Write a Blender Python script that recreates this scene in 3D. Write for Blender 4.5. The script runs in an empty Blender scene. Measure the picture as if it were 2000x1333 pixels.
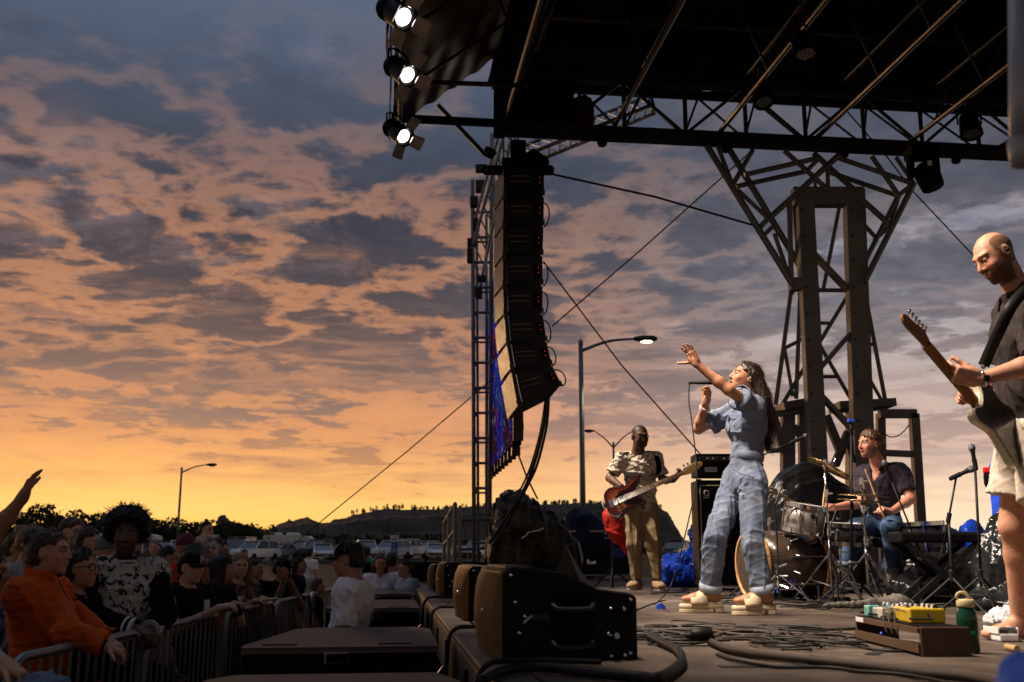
import bpy, bmesh, math, random
import numpy as np
from mathutils import Vector, Matrix

R = math.radians
sc = bpy.context.scene
COL = sc.collection

# ------------------------------------------------------------------ camera
# world: X right, Y away from the camera, Z up, 0 = stage floor; the photographer
# stands in the pit, the lens 0.42 m above the stage boards
F = 2000.0
PITCH = math.atan(408.5 / F)
CAMZ = 0.42
GZ = -1.12                       # festival ground below the stage floor
cp, sp = math.cos(PITCH), math.sin(PITCH)
cam = bpy.data.cameras.new('camera')
cam.lens = 36.0 * F / 2000.0
cam.sensor_width = 36.0
cam.clip_start, cam.clip_end = 0.05, 6000
cam.dof.use_dof = True
cam.dof.focus_distance = 7.4
cam.dof.aperture_fstop = 3.5
co = bpy.data.objects.new('camera', cam)
COL.objects.link(co)
co.location = (0, 0, CAMZ)
co.rotation_euler = (math.pi / 2 + PITCH, 0, 0)
sc.camera = co

# ------------------------------------------------------------------ colour
vs = sc.view_settings
vs.view_transform = 'Standard'
vs.look = 'None'
vs.exposure = 0.18
vs.gamma = 1.0
vs.use_curve_mapping = False
sc.cycles.use_denoising = True
sc.cycles.max_bounces = 6

SUN_AZ = R(-21)                  # sunset behind the crowd, left of the view axis
SUN_EL = R(2.5)

# ------------------------------------------------------------------ world
world = bpy.data.worlds.new('World')
sc.world = world
world.use_nodes = True
world.cycles.sampling_method = 'MANUAL'
world.cycles.sample_map_resolution = 256
nt = world.node_tree
nt.nodes.clear()

def srgb(r, g, b):
 f = lambda c: c / 12.92 if c <= 0.04045 else ((c + 0.055) / 1.055) ** 2.4
 return (f(r / 255.0), f(g / 255.0), f(b / 255.0), 1.0)

class NT:
 """small helper to write node trees"""

 def __init__(self, tree):
  self.t = tree

 def n(self, typ, **kw):
  nd = self.t.nodes.new(typ)
  for k, v in kw.items():
   if k == 'ins':
    for i, val in v.items():
     if isinstance(val, bpy.types.NodeSocket):
      self.t.links.new(val, nd.inputs[i])
     else:
      nd.inputs[i].default_value = val
   else:
    setattr(nd, k, v)
  return nd

 def m(self, op, a, b=0.0, c=0.0, clamp=False):
  nd = self.n('ShaderNodeMath', operation=op, ins={0: a, 1: b, 2: c})
  nd.use_clamp = clamp
  return nd.outputs[0]

 def vm(self, op, a, b=(0, 0, 0)):
  return self.n('ShaderNodeVectorMath', operation=op, ins={0: a, 1: b}).outputs[0]

 def noise(self, vec, scale, detail=6, rough=0.55, dist=0.0, lac=2.0):
  nd = self.n('ShaderNodeTexNoise', ins={'Vector': vec, 'Scale': scale, 'Detail': detail,
            'Roughness': rough, 'Distortion': dist, 'Lacunarity': lac})
  return nd.outputs[0]

 def ramp(self, fac, stops, interp='LINEAR'):
  nd = self.n('ShaderNodeValToRGB', ins={0: fac})
  cr = nd.color_ramp
  cr.interpolation = interp
  while len(cr.elements) < len(stops):
   cr.elements.new(0.5)
  for e, (p, c) in zip(cr.elements, stops):
   e.position = p
   e.color = c if not isinstance(c, (int, float)) else (c, c, c, 1)
  return nd.outputs[0]

 def mix(self, fac, a, b, typ='MIX'):
  nd = self.n('ShaderNodeMix', data_type='RGBA', blend_type=typ)
  for i, v in ((0, fac), (6, a), (7, b)):
   if isinstance(v, bpy.types.NodeSocket):
    self.t.links.new(v, nd.inputs[i])
   else:
    nd.inputs[i].default_value = v
  return nd.outputs[2]

 def ss(self, x, lo, hi):
  nd = self.n('ShaderNodeMapRange', interpolation_type='SMOOTHSTEP',
     ins={0: x, 1: lo, 2: hi, 3: 0.0, 4: 1.0})
  return nd.outputs[0]

def build_world():
 w = NT(nt)
 d = w.n('ShaderNodeTexCoord').outputs['Generated']
 sep = w.n('ShaderNodeSeparateXYZ', ins={0: d})
 x, y, z = sep.outputs
 zc = w.m('MAXIMUM', z, 0.0)
 el = w.m('MULTIPLY', w.m('ARCSINE', w.m('MINIMUM', zc, 1.0)), 2 / math.pi)   # 0..1 = 0..90 deg
 e30 = w.m('MULTIPLY', el, 3.0)                                                # 0..1 = 0..30 deg
 # azimuth relative to the sunset: 1 towards it, -1 away
 sx, sy = math.sin(SUN_AZ), math.cos(SUN_AZ)
 hl = w.m('SQRT', w.m('ADD', w.m('MULTIPLY', x, x), w.m('ADD', w.m('MULTIPLY', y, y), 1e-5)))
 ca = w.m('DIVIDE', w.m('ADD', w.m('MULTIPLY', x, sx), w.m('MULTIPLY', y, sy)), hl)
 warm = w.ss(ca, 0.78, 0.985)              # 1 at the sunset, 0 about 45 deg round from it
 # clouds live on a flat layer overhead
 inv = w.m('DIVIDE', 1.0, w.m('ADD', zc, 0.11))
 q = w.n('ShaderNodeCombineXYZ', ins={0: w.m('MULTIPLY', x, inv), 1: w.m('MULTIPLY', y, inv), 2: 0.0}).outputs[0]
 q = w.vm('ADD', q, (3.7, 1.9, 0.0))
 warp = w.n('ShaderNodeTexNoise', ins={'Vector': q, 'Scale': 1.6, 'Detail': 3.0}).outputs[1]
 qw = w.vm('ADD', q, w.vm('MULTIPLY', w.vm('SUBTRACT', warp, (0.5, 0.5, 0.5)), (0.24, 0.24, 0.0)))
 big = w.noise(qw, 0.9, 2, 0.5)
 mid = w.noise(qw, 3.9, 8, 0.62)
 n_ = w.m('ADD', w.m('MULTIPLY', big, 0.55), w.m('MULTIPLY', mid, 0.75))
 # the same layer seen a little nearer the sun: the slope shows the under-lit flanks
 qs = w.vm('ADD', qw, (sx * 0.09, sy * 0.09, 0.0))
 n2 = w.m('ADD', w.m('MULTIPLY', big, 0.55), w.m('MULTIPLY', w.noise(qs, 3.9, 5, 0.62), 0.75))
 slope = w.m('SUBTRACT', n_, n2)
 # streaks low over the horizon
 qf = w.n('ShaderNodeCombineXYZ', ins={0: w.m('MULTIPLY', w.m('DIVIDE', x, w.m('MAXIMUM', y, 0.05)), 3.0),
           1: w.m('MULTIPLY', z, 26.0), 2: 4.0}).outputs[0]
 streak = w.noise(qf, 2.1, 6, 0.6, 0.5)
 # air and glow behind the clouds (towards the sunset / away from it)
 lit_w = w.ramp(e30, [(0.0, srgb(255, 194, 88)), (0.07, srgb(255, 203, 116)), (0.13, srgb(248, 182, 108)),
       (0.20, srgb(230, 156, 100)), (0.34, srgb(204, 138, 102)), (0.48, srgb(118, 98, 98)),
       (0.8, srgb(92, 96, 112)), (1.0, srgb(98, 108, 132))])
 lit_c = w.ramp(e30, [(0.0, srgb(255, 232, 196)), (0.10, srgb(250, 218, 184)), (0.18, srgb(220, 188, 168)),
       (0.34, srgb(196, 182, 178)), (0.46, srgb(178, 180, 192)), (0.6, srgb(144, 144, 156)),
       (0.8, srgb(116, 120, 134)), (1.0, srgb(104, 112, 130))])
 lit = w.mix(warm, lit_c, lit_w)
 dark_w = w.ramp(e30, [(0.0, srgb(236, 160, 84)), (0.14, srgb(196, 138, 96)), (0.24, srgb(132, 108, 102)),
       (0.42, srgb(70, 66, 74)), (0.6, srgb(46, 51, 66)), (0.8, srgb(64, 74, 92)),
       (1.0, srgb(84, 98, 120))])
 dark_c = w.ramp(e30, [(0.0, srgb(228, 190, 158)), (0.17, srgb(190, 160, 148)), (0.30, srgb(130, 116, 118)),
       (0.45, srgb(92, 90, 100)), (0.65, srgb(70, 72, 84)), (1.0, srgb(78, 86, 104))])
 dark = w.mix(warm, dark_c, dark_w)
 # cover: open near the horizon, broken in the middle, closed overhead
 thr = w.ramp(e30, [(0.0, 0.95), (0.12, 0.80), (0.18, 0.70), (0.32, 0.635), (0.46, 0.56), (0.7, 0.535), (1.0, 0.55)])
 cover = w.m('SUBTRACT', n_, thr)
 mask = w.ss(cover, -0.032, 0.036)
 soft = w.ss(cover, -0.22, 0.05)
 col = w.mix(w.m('MULTIPLY', soft, 0.30), lit, dark)
 col = w.mix(w.m('MULTIPLY', mask, 0.95), col, dark)
 # puffs: bright seams where one roll of cloud meets the next
 bil = w.m('ABSOLUTE', w.m('SUBTRACT', w.m('MULTIPLY', w.noise(w.vm('ADD', qw, (7.0, 2.0, 0.0)), 2.0, 6, 0.58), 2.0), 1.0))
 seam = w.m('MULTIPLY', w.m('MULTIPLY', w.ss(bil, 0.125, 0.01), w.m('ADD', w.m('MULTIPLY', warm, 0.6), 0.4)), w.m('MULTIPLY', w.ss(e30, 0.2, 0.42), w.ss(e30, 1.15, 0.5)))
 puff = w.m('MULTIPLY', w.ss(bil, 0.08, 0.32), w.ss(e30, 0.25, 0.55))
 col = w.mix(w.m('MULTIPLY', puff, 0.8), col, dark)
 # under-lit rims
 rim = w.m('MULTIPLY', w.ss(slope, 0.0, 0.16), w.m('MULTIPLY', w.m('MULTIPLY', w.ss(e30, 0.12, 0.4), w.ss(e30, 1.4, 0.55)), w.ss(cover, 0.16, -0.06)))
 peach = w.mix(warm, srgb(178, 158, 150), srgb(218, 148, 102))
 peach = w.mix(w.ss(e30, 0.42, 0.95), peach, srgb(136, 116, 114))
 col = w.mix(w.m('MULTIPLY', w.m('MAXIMUM', rim, seam), 0.66), col, peach)
 shade = w.m('MULTIPLY', w.ss(slope, -0.02, -0.15), w.ss(e30, 0.2, 0.5))
 col = w.mix(w.m('MULTIPLY', shade, 0.35), col, w.mix(warm, srgb(84, 84, 98), srgb(58, 60, 74)))
 # thin bars in the glow
 bar = w.m('MULTIPLY', w.ss(streak, 0.50, 0.66), w.m('MULTIPLY', w.ss(e30, 0.07, 0.2), w.ss(e30, 0.55, 0.30)))
 col = w.mix(w.m('MULTIPLY', bar, 0.75), col, w.mix(warm, srgb(172, 150, 146), srgb(176, 126, 100)))
 # fine grain of the cloud sheet
 fine = w.noise(qw, 9.0, 3, 0.6)
 col = w.mix(w.m('MULTIPLY', w.ss(e30, 0.15, 0.5), 0.30), col,
    w.mix(w.ss(fine, 0.3, 0.72), w.mix(0.5, col, dark), w.mix(0.5, col, lit)))
 # overhead sky, out of view, brightened to give the crowd more light
 col = w.mix(w.ss(el, 0.36, 0.75), col, srgb(146, 158, 182))
 # the sky opposite the sunset has already gone dusky
 dusk = w.ss(ca, -0.35, 0.72)
 dusk = w.m('ADD', w.m('MULTIPLY', dusk, 0.52), 0.48)
 col = w.n('ShaderNodeVectorMath', operation='SCALE', ins={0: col, 3: dusk}).outputs[0]
 # below the horizon the dark land
 col = w.mix(w.ss(z, 0.0, -0.04), col, (0.02, 0.016, 0.013, 1))
 # clear dusk sky above the cloud deck
 sky = w.n('ShaderNodeTexSky', sky_type='NISHITA')
 sky.sun_disc = False
 sky.sun_elevation = SUN_EL
 sky.sun_rotation = SUN_AZ
 b1 = w.n('ShaderNodeBackground', ins={0: col, 1: 1.0})
 b2 = w.n('ShaderNodeBackground', ins={0: sky.outputs[0], 1: 0.05})
 ad = w.n('ShaderNodeMixShader', ins={0: 0.08, 1: b1.outputs[0], 2: b2.outputs[0]})
 out = w.n('ShaderNodeOutputWorld')
 nt.links.new(ad.outputs[0], out.inputs[0])

build_world()

# the last of the sun, behind the cloud bank
sl = bpy.data.lights.new('sun', 'SUN')
sl.energy = 0.35
sl.angle = R(12)
sl.color = (1.0, 0.55, 0.25)
so = bpy.data.objects.new('sun', sl)
COL.objects.link(so)
so.rotation_euler = Vector((-math.sin(SUN_AZ) * math.cos(R(6)), -math.cos(SUN_AZ) * math.cos(R(6)), -math.sin(R(6)))).to_track_quat('-Z', 'Y').to_euler()

# ------------------------------------------------------------------ helpers
rnd = random.Random(7)
nrs = np.random.RandomState(11)

def ray(px, py):
 u, v = (px - 1000.0) / F, (666.5 - py) / F
 return Vector((u, cp - v * sp, sp + v * cp))

def P(px, py, D):
 """the point of the place seen at that spot of the photo, D metres ahead"""
 d = ray(px, py)
 return Vector((0, 0, CAMZ)) + d * (D / d.y)

def PF(px, py, z=0.0):
 """the point on the level z seen at that spot of the photo"""
 d = ray(px, py)
 return Vector((0, 0, CAMZ)) + d * ((z - CAMZ) / d.z)

EY = Vector((-0.121, 0.9927, 0))      # along the front edge of the stage
EX = Vector((0.9927, 0.121, 0))       # upstage
E0 = Vector((0.381, 0, 0))

def S(a, b, z=0.0):
 """stage coordinates: a upstage from the front edge, b along the edge"""
 p = E0 + EX * a + EY * b
 return Vector((p.x, p.y, z))

MATS = {}

def M(name, col, rough=0.6, metal=0.0, var=0.18, scale=6.0, bump=0.0, bscale=40.0, emis=0.0, spec=0.22,
  attr=False, col2=None, fac2=(0.45, 0.6), scale2=4.0, stretch=(1, 1, 1), sheen=0.0, coat=0.0, alpha=1.0):
 """procedural material: base colour broken by noise, roughness noise, fine bump"""
 if name in MATS:
  return MATS[name]
 m = bpy.data.materials.new(name)
 m.use_nodes = True
 t = m.node_tree
 t.nodes.clear()
 w = NT(t)
 tc = w.n('ShaderNodeTexCoord').outputs['Object']
 vec = w.vm('MULTIPLY', tc, stretch)
 nz = w.noise(vec, scale, 5, 0.6)
 if attr:
  base = w.n('ShaderNodeAttribute', attribute_name='Col').outputs['Color']
 else:
  c = tuple(col[:3]) + (1,)
  base = None
  if col2 is not None:
   n2 = w.noise(vec, scale2, 6, 0.6, 0.3)
   base = w.mix(w.ss(n2, fac2[0], fac2[1]), c, tuple(col2[:3]) + (1,))
  else:
   rgb = w.n('ShaderNodeRGB')
   rgb.outputs[0].default_value = c
   base = rgb.outputs[0]
 k = w.m('ADD', w.m('MULTIPLY', w.m('SUBTRACT', nz, 0.5), 4 * var), 1.0)
 colr = w.n('ShaderNodeVectorMath', operation='SCALE', ins={0: base, 3: k}).outputs[0]
 rg = w.m('ADD', w.m('MULTIPLY', w.m('SUBTRACT', nz, 0.5), 0.35), rough, clamp=True)
 b = w.n('ShaderNodeBsdfPrincipled', ins={'Base Color': colr, 'Roughness': rg, 'Metallic': metal})
 b.inputs['Specular IOR Level'].default_value = spec
 if sheen:
  b.inputs['Sheen Weight'].default_value = sheen
 if coat:
  b.inputs['Coat Weight'].default_value = coat
 if alpha < 1:
  b.inputs['Alpha'].default_value = alpha
 if emis:
  t.links.new(colr, b.inputs['Emission Color'])
  b.inputs['Emission Strength'].default_value = emis
 if bump:
  bn = w.noise(vec, bscale, 4, 0.6)
  bp = w.n('ShaderNodeBump', ins={'Height': bn, 'Strength': bump, 'Distance': 0.01})
  t.links.new(bp.outputs[0], b.inputs['Normal'])
 o = w.n('ShaderNodeOutputMaterial')
 t.links.new(b.outputs[0], o.inputs[0])
 MATS[name] = m
 return m

ORG = {}

def tag(o, label=None, cat=None, group=None, kind=None):
 if label:
  o['label'] = label
 if cat:
  o['category'] = cat
 if group:
  o['group'] = group
 if kind:
  o['kind'] = kind
 return o

def thing(name, label, cat, loc=(0, 0, 0), group=None):
 o = bpy.data.objects.new(name, None)
 o.empty_display_size = 0.1
 o.location = loc
 COL.objects.link(o)
 ORG[o.name] = Vector(loc)
 return tag(o, label, cat, group)

def meshobj(name, verts, faces, mat, parent=None, smooth=False, cols=None, mats=None, fmat=None):
 """link ONE mesh object; verts in world space, or relative to the parent's place"""
 org = ORG.get(parent.name, Vector((0, 0, 0))) if parent else Vector((0, 0, 0))
 v = np.asarray([tuple(p) for p in verts] if not isinstance(verts, np.ndarray) else verts, dtype=np.float64)
 if parent is None:
  org = Vector(v.mean(axis=0)) if len(v) else org
  org.z = float(v[:, 2].min())
 v = v - np.array(org)
 me = bpy.data.meshes.new(name)
 me.from_pydata(v.tolist(), [], faces if isinstance(faces, list) else faces.tolist())
 for mm in (mats or [mat]):
  me.materials.append(mm)
 if fmat is not None:
  me.polygons.foreach_set('material_index', np.asarray(fmat, dtype=np.int32))
 if smooth:
  me.polygons.foreach_set('use_smooth', np.ones(len(me.polygons), dtype=bool))
 if cols is not None:
  a = me.color_attributes.new('Col', 'FLOAT_COLOR', 'POINT')
  c4 = np.ones((len(v), 4))
  c4[:, :3] = cols
  a.data.foreach_set('color', c4.ravel())
 me.update()
 o = bpy.data.objects.new(name, me)
 COL.objects.link(o)
 if parent is not None:
  o.parent = parent
  ORG[o.name] = org
 else:
  o.location = org
  ORG[o.name] = org
 return o

def frame(d, up=(0, 0, 1)):
 """orthonormal frame whose last axis is d"""
 d = Vector(d).normalized()
 up = Vector(up)
 if abs(d.dot(up.normalized())) > 0.985:
  up = Vector((0, 1, 0))
 x = up.cross(d).normalized()
 y = d.cross(x).normalized()
 return x, y, d

class MB:
 """mesh builder"""

 def __init__(self):
  self.v, self.f, self.sm = [], [], False

 def add(self, vs_, fs):
  n = len(self.v)
  self.v += [Vector(p) for p in vs_]
  self.f += [tuple(i + n for i in f) for f in fs]
  return self

 def box(self, c, s, ax=None, bevel=0.0):
  """box centred on c, full size s, axes ax"""
  c = Vector(c)
  ax = ax or (Vector((1, 0, 0)), Vector((0, 1, 0)), Vector((0, 0, 1)))
  hx, hy, hz = s[0] / 2, s[1] / 2, s[2] / 2
  if bevel <= 0:
   vs_ = [c + ax[0] * (i * hx) + ax[1] * (j * hy) + ax[2] * (k * hz)
     for k in (-1, 1) for j in (-1, 1) for i in (-1, 1)]
   return self.add(vs_, [(0, 2, 3, 1), (4, 5, 7, 6), (0, 1, 5, 4), (2, 6, 7, 3), (0, 4, 6, 2), (1, 3, 7, 5)])
  b = min(bevel, hx * .9, hy * .9, hz * .9)
  bm = bmesh.new()
  bmesh.ops.create_cube(bm, size=1.0)
  for v in bm.verts:
   v.co = Vector((v.co.x * s[0], v.co.y * s[1], v.co.z * s[2]))
  bmesh.ops.bevel(bm, geom=bm.edges[:], offset=b, segments=2, affect='EDGES', profile=0.6)
  bm.verts.index_update()
  vs_ = [c + ax[0] * v.co.x + ax[1] * v.co.y + ax[2] * v.co.z for v in bm.verts]
  fs = [tuple(v.index for v in f.verts) for f in bm.faces]
  bm.free()
  return self.add(vs_, fs)

 def beam(self, a, b, w, h, up=(0, 0, 1)):
  a, b = Vector(a), Vector(b)
  x, y, d = frame(b - a, up)
  return self.box((a + b) / 2, (w, h, (b - a).length), (x, y, d))

 def tube(self, pts, r, seg=8, cap=True, closed=False):
  pts = [Vector(p) for p in pts]
  n = len(pts)
  rs = r if isinstance(r, (list, tuple)) else [r] * n
  base = len(self.v)
  x = None
  for i, p in enumerate(pts):
   if closed:
    d = pts[(i + 1) % n] - pts[i - 1]
   else:
    d = pts[min(i + 1, n - 1)] - pts[max(i - 1, 0)]
   if d.length < 1e-9:
    d = Vector((0, 0, 1))
   d.normalize()
   if x is None:
    x, y, _ = frame(d)
   else:
    x = (x - d * x.dot(d))
    x = x.normalized() if x.length > 1e-6 else frame(d)[0]
    y = d.cross(x)
   for k in range(seg):
    a = 2 * math.pi * k / seg
    self.v.append(p + (x * math.cos(a) + y * math.sin(a)) * rs[i])
  for i in range(n if closed else n - 1):
   j = (i + 1) % n
   for k in range(seg):
    k2 = (k + 1) % seg
    self.f.append((base + i * seg + k, base + i * seg + k2, base + j * seg + k2, base + j * seg + k))
  if cap and not closed:
   self.f.append(tuple(base + k for k in range(seg))[::-1])
   self.f.append(tuple(base + (n - 1) * seg + k for k in range(seg)))
  return self

 def lathe(self, o, d, prof, seg=20, up=(0, 0, 1), cap=True):
  """profile [(along d, radius)] turned round the axis"""
  o = Vector(o)
  x, y, d = frame(d, up)
  base = len(self.v)
  for (t, r) in prof:
   for k in range(seg):
    a = 2 * math.pi * k / seg
    self.v.append(o + d * t + (x * math.cos(a) + y * math.sin(a)) * r)
  n = len(prof)
  for i in range(n - 1):
   for k in range(seg):
    k2 = (k + 1) % seg
    self.f.append((base + i * seg + k, base + i * seg + k2, base + (i + 1) * seg + k2, base + (i + 1) * seg + k))
  if cap:
   self.f.append(tuple(base + k for k in range(seg))[::-1])
   self.f.append(tuple(base + (n - 1) * seg + k for k in range(seg)))
  return self

 def prism(self, o, ax, outline, z0, z1, bevel=0.0):
  """outline [(u,v)] in the plane ax[0], ax[1] at o, thick along ax[2] from z0 to z1"""
  o = Vector(o)
  n = len(outline)
  base = len(self.v)
  if bevel > 0:
   cx = sum(p[0] for p in outline) / n
   cy = sum(p[1] for p in outline) / n
   inn = []
   for i, (u, v) in enumerate(outline):
    u0, v0 = outline[i - 1]
    u1, v1 = outline[(i + 1) % n]
    tx, ty = u1 - u0, v1 - v0
    L = math.hypot(tx, ty) or 1
    nx, ny = ty / L, -tx / L
    if nx * (u - cx) + ny * (v - cy) < 0 and False:
     nx, ny = -nx, -ny
    inn.append((u - nx * bevel, v - ny * bevel))
   lv = [(inn, z0), (outline, z0 + bevel), (outline, z1 - bevel), (inn, z1)]
  else:
   lv = [(outline, z0), (outline, z1)]
  for ol, z in lv:
   for (u, v) in ol:
    self.v.append(o + ax[0] * u + ax[1] * v + ax[2] * z)
  for l in range(len(lv) - 1):
   for i in range(n):
    j = (i + 1) % n
    self.f.append((base + l * n + i, base + l * n + j, base + (l + 1) * n + j, base + (l + 1) * n + i))
  self.f.append(tuple(base + i for i in range(n))[::-1])
  self.f.append(tuple(base + (len(lv) - 1) * n + i for i in range(n)))
  return self

 def quad(self, a, b, c, d):
  return self.add([a, b, c, d], [(0, 1, 2, 3)])

 def build(self, name, mat, parent=None, smooth=False):
  return meshobj(name, self.v, self.f, mat, parent, smooth)

def smoothpath(pts, n=8):
 """Catmull-Rom through the points"""
 pts = [Vector(p) for p in pts]
 out = []
 for i in range(len(pts) - 1):
  p0, p1, p2, p3 = pts[max(i - 1, 0)], pts[i], pts[i + 1], pts[min(i + 2, len(pts) - 1)]
  for k in range(n):
   t = k / n
   out.append(0.5 * ((2 * p1) + (p2 - p0) * t + (2 * p0 - 5 * p1 + 4 * p2 - p3) * t * t + (3 * p1 - p0 - 3 * p2 + p3) * t ** 3))
 out.append(pts[-1])
 return out

def smooth2d(pts, n=6):
 q = [Vector((a, b, 0)) for a, b in pts]
 m = len(q)
 out = []
 for i in range(m):
  p0, p1, p2, p3 = q[i - 1], q[i], q[(i + 1) % m], q[(i + 2) % m]
  for k in range(n):
   t = k / n
   v = 0.5 * ((2 * p1) + (p2 - p0) * t + (2 * p0 - 5 * p1 + 4 * p2 - p3) * t * t + (3 * p1 - p0 - 3 * p2 + p3) * t ** 3)
   out.append((v.x, v.y))
 return out

def copy_tree(o, parent=None):
 c = o.copy()
 COL.objects.link(c)
 c.parent = parent
 for ch in [k for k in o.children]:
  copy_tree(ch, c)
 return c

# flat lettering and marks: real geometry from the built-in font, laid on a surface
def lettering(text, o, right, up, size, mat, parent, name='lettering', lift=0.002, bold=0.0):
 cu = bpy.data.curves.new(name, 'FONT')
 cu.body = text
 cu.size = size
 cu.offset = bold
 cu.extrude = 0.0006
 cu.align_x, cu.align_y = 'CENTER', 'CENTER'
 cu.resolution_u = 3
 tmp = bpy.data.objects.new('tmp_text', cu)
 COL.objects.link(tmp)
 bpy.context.view_layer.update()
 me = tmp.to_mesh()
 right, up = Vector(right).normalized(), Vector(up).normalized()
 nrm = right.cross(up)
 vs_ = [Vector(o) + right * v.co.x + up * v.co.y + nrm * (v.co.z + lift) for v in me.vertices]
 fs = [tuple(p.vertices) for p in me.polygons]
 tmp.to_mesh_clear()
 bpy.data.objects.remove(tmp)
 bpy.data.curves.remove(cu)
 return meshobj(name, vs_, fs, mat, parent)

# ------------------------------------------------------------------ implicit surfaces for bodies, cloth, tarps
def fold(p, amp, k=18.0, seed=0, n=5, stretch=(1, 1, 1)):
 """sum of warped waves, used for folds in cloth"""
 rs = np.random.RandomState(seed)
 out = np.zeros(p.shape[:-1], dtype=np.float32)
 q = p * np.array(stretch, dtype=np.float32)
 wv = rs.normal(size=3) * k * 0.6
 warp = np.sin(q @ wv.astype(np.float32) + 1.3)
 for i in range(n):
  d = rs.normal(size=3)
  d = d / np.linalg.norm(d) * k * (0.6 + 0.28 * i)
  s = np.sin(q @ d.astype(np.float32) + rs.uniform(0, 6.28) + warp * 1.6)
  out += (1 - np.abs(s)) ** 2.2 * (1.0 / (1 + 0.5 * i))
 return (out / sum(1.0 / (1 + .5 * i) for i in range(n)) - 0.26) * amp * 2.2

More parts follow.
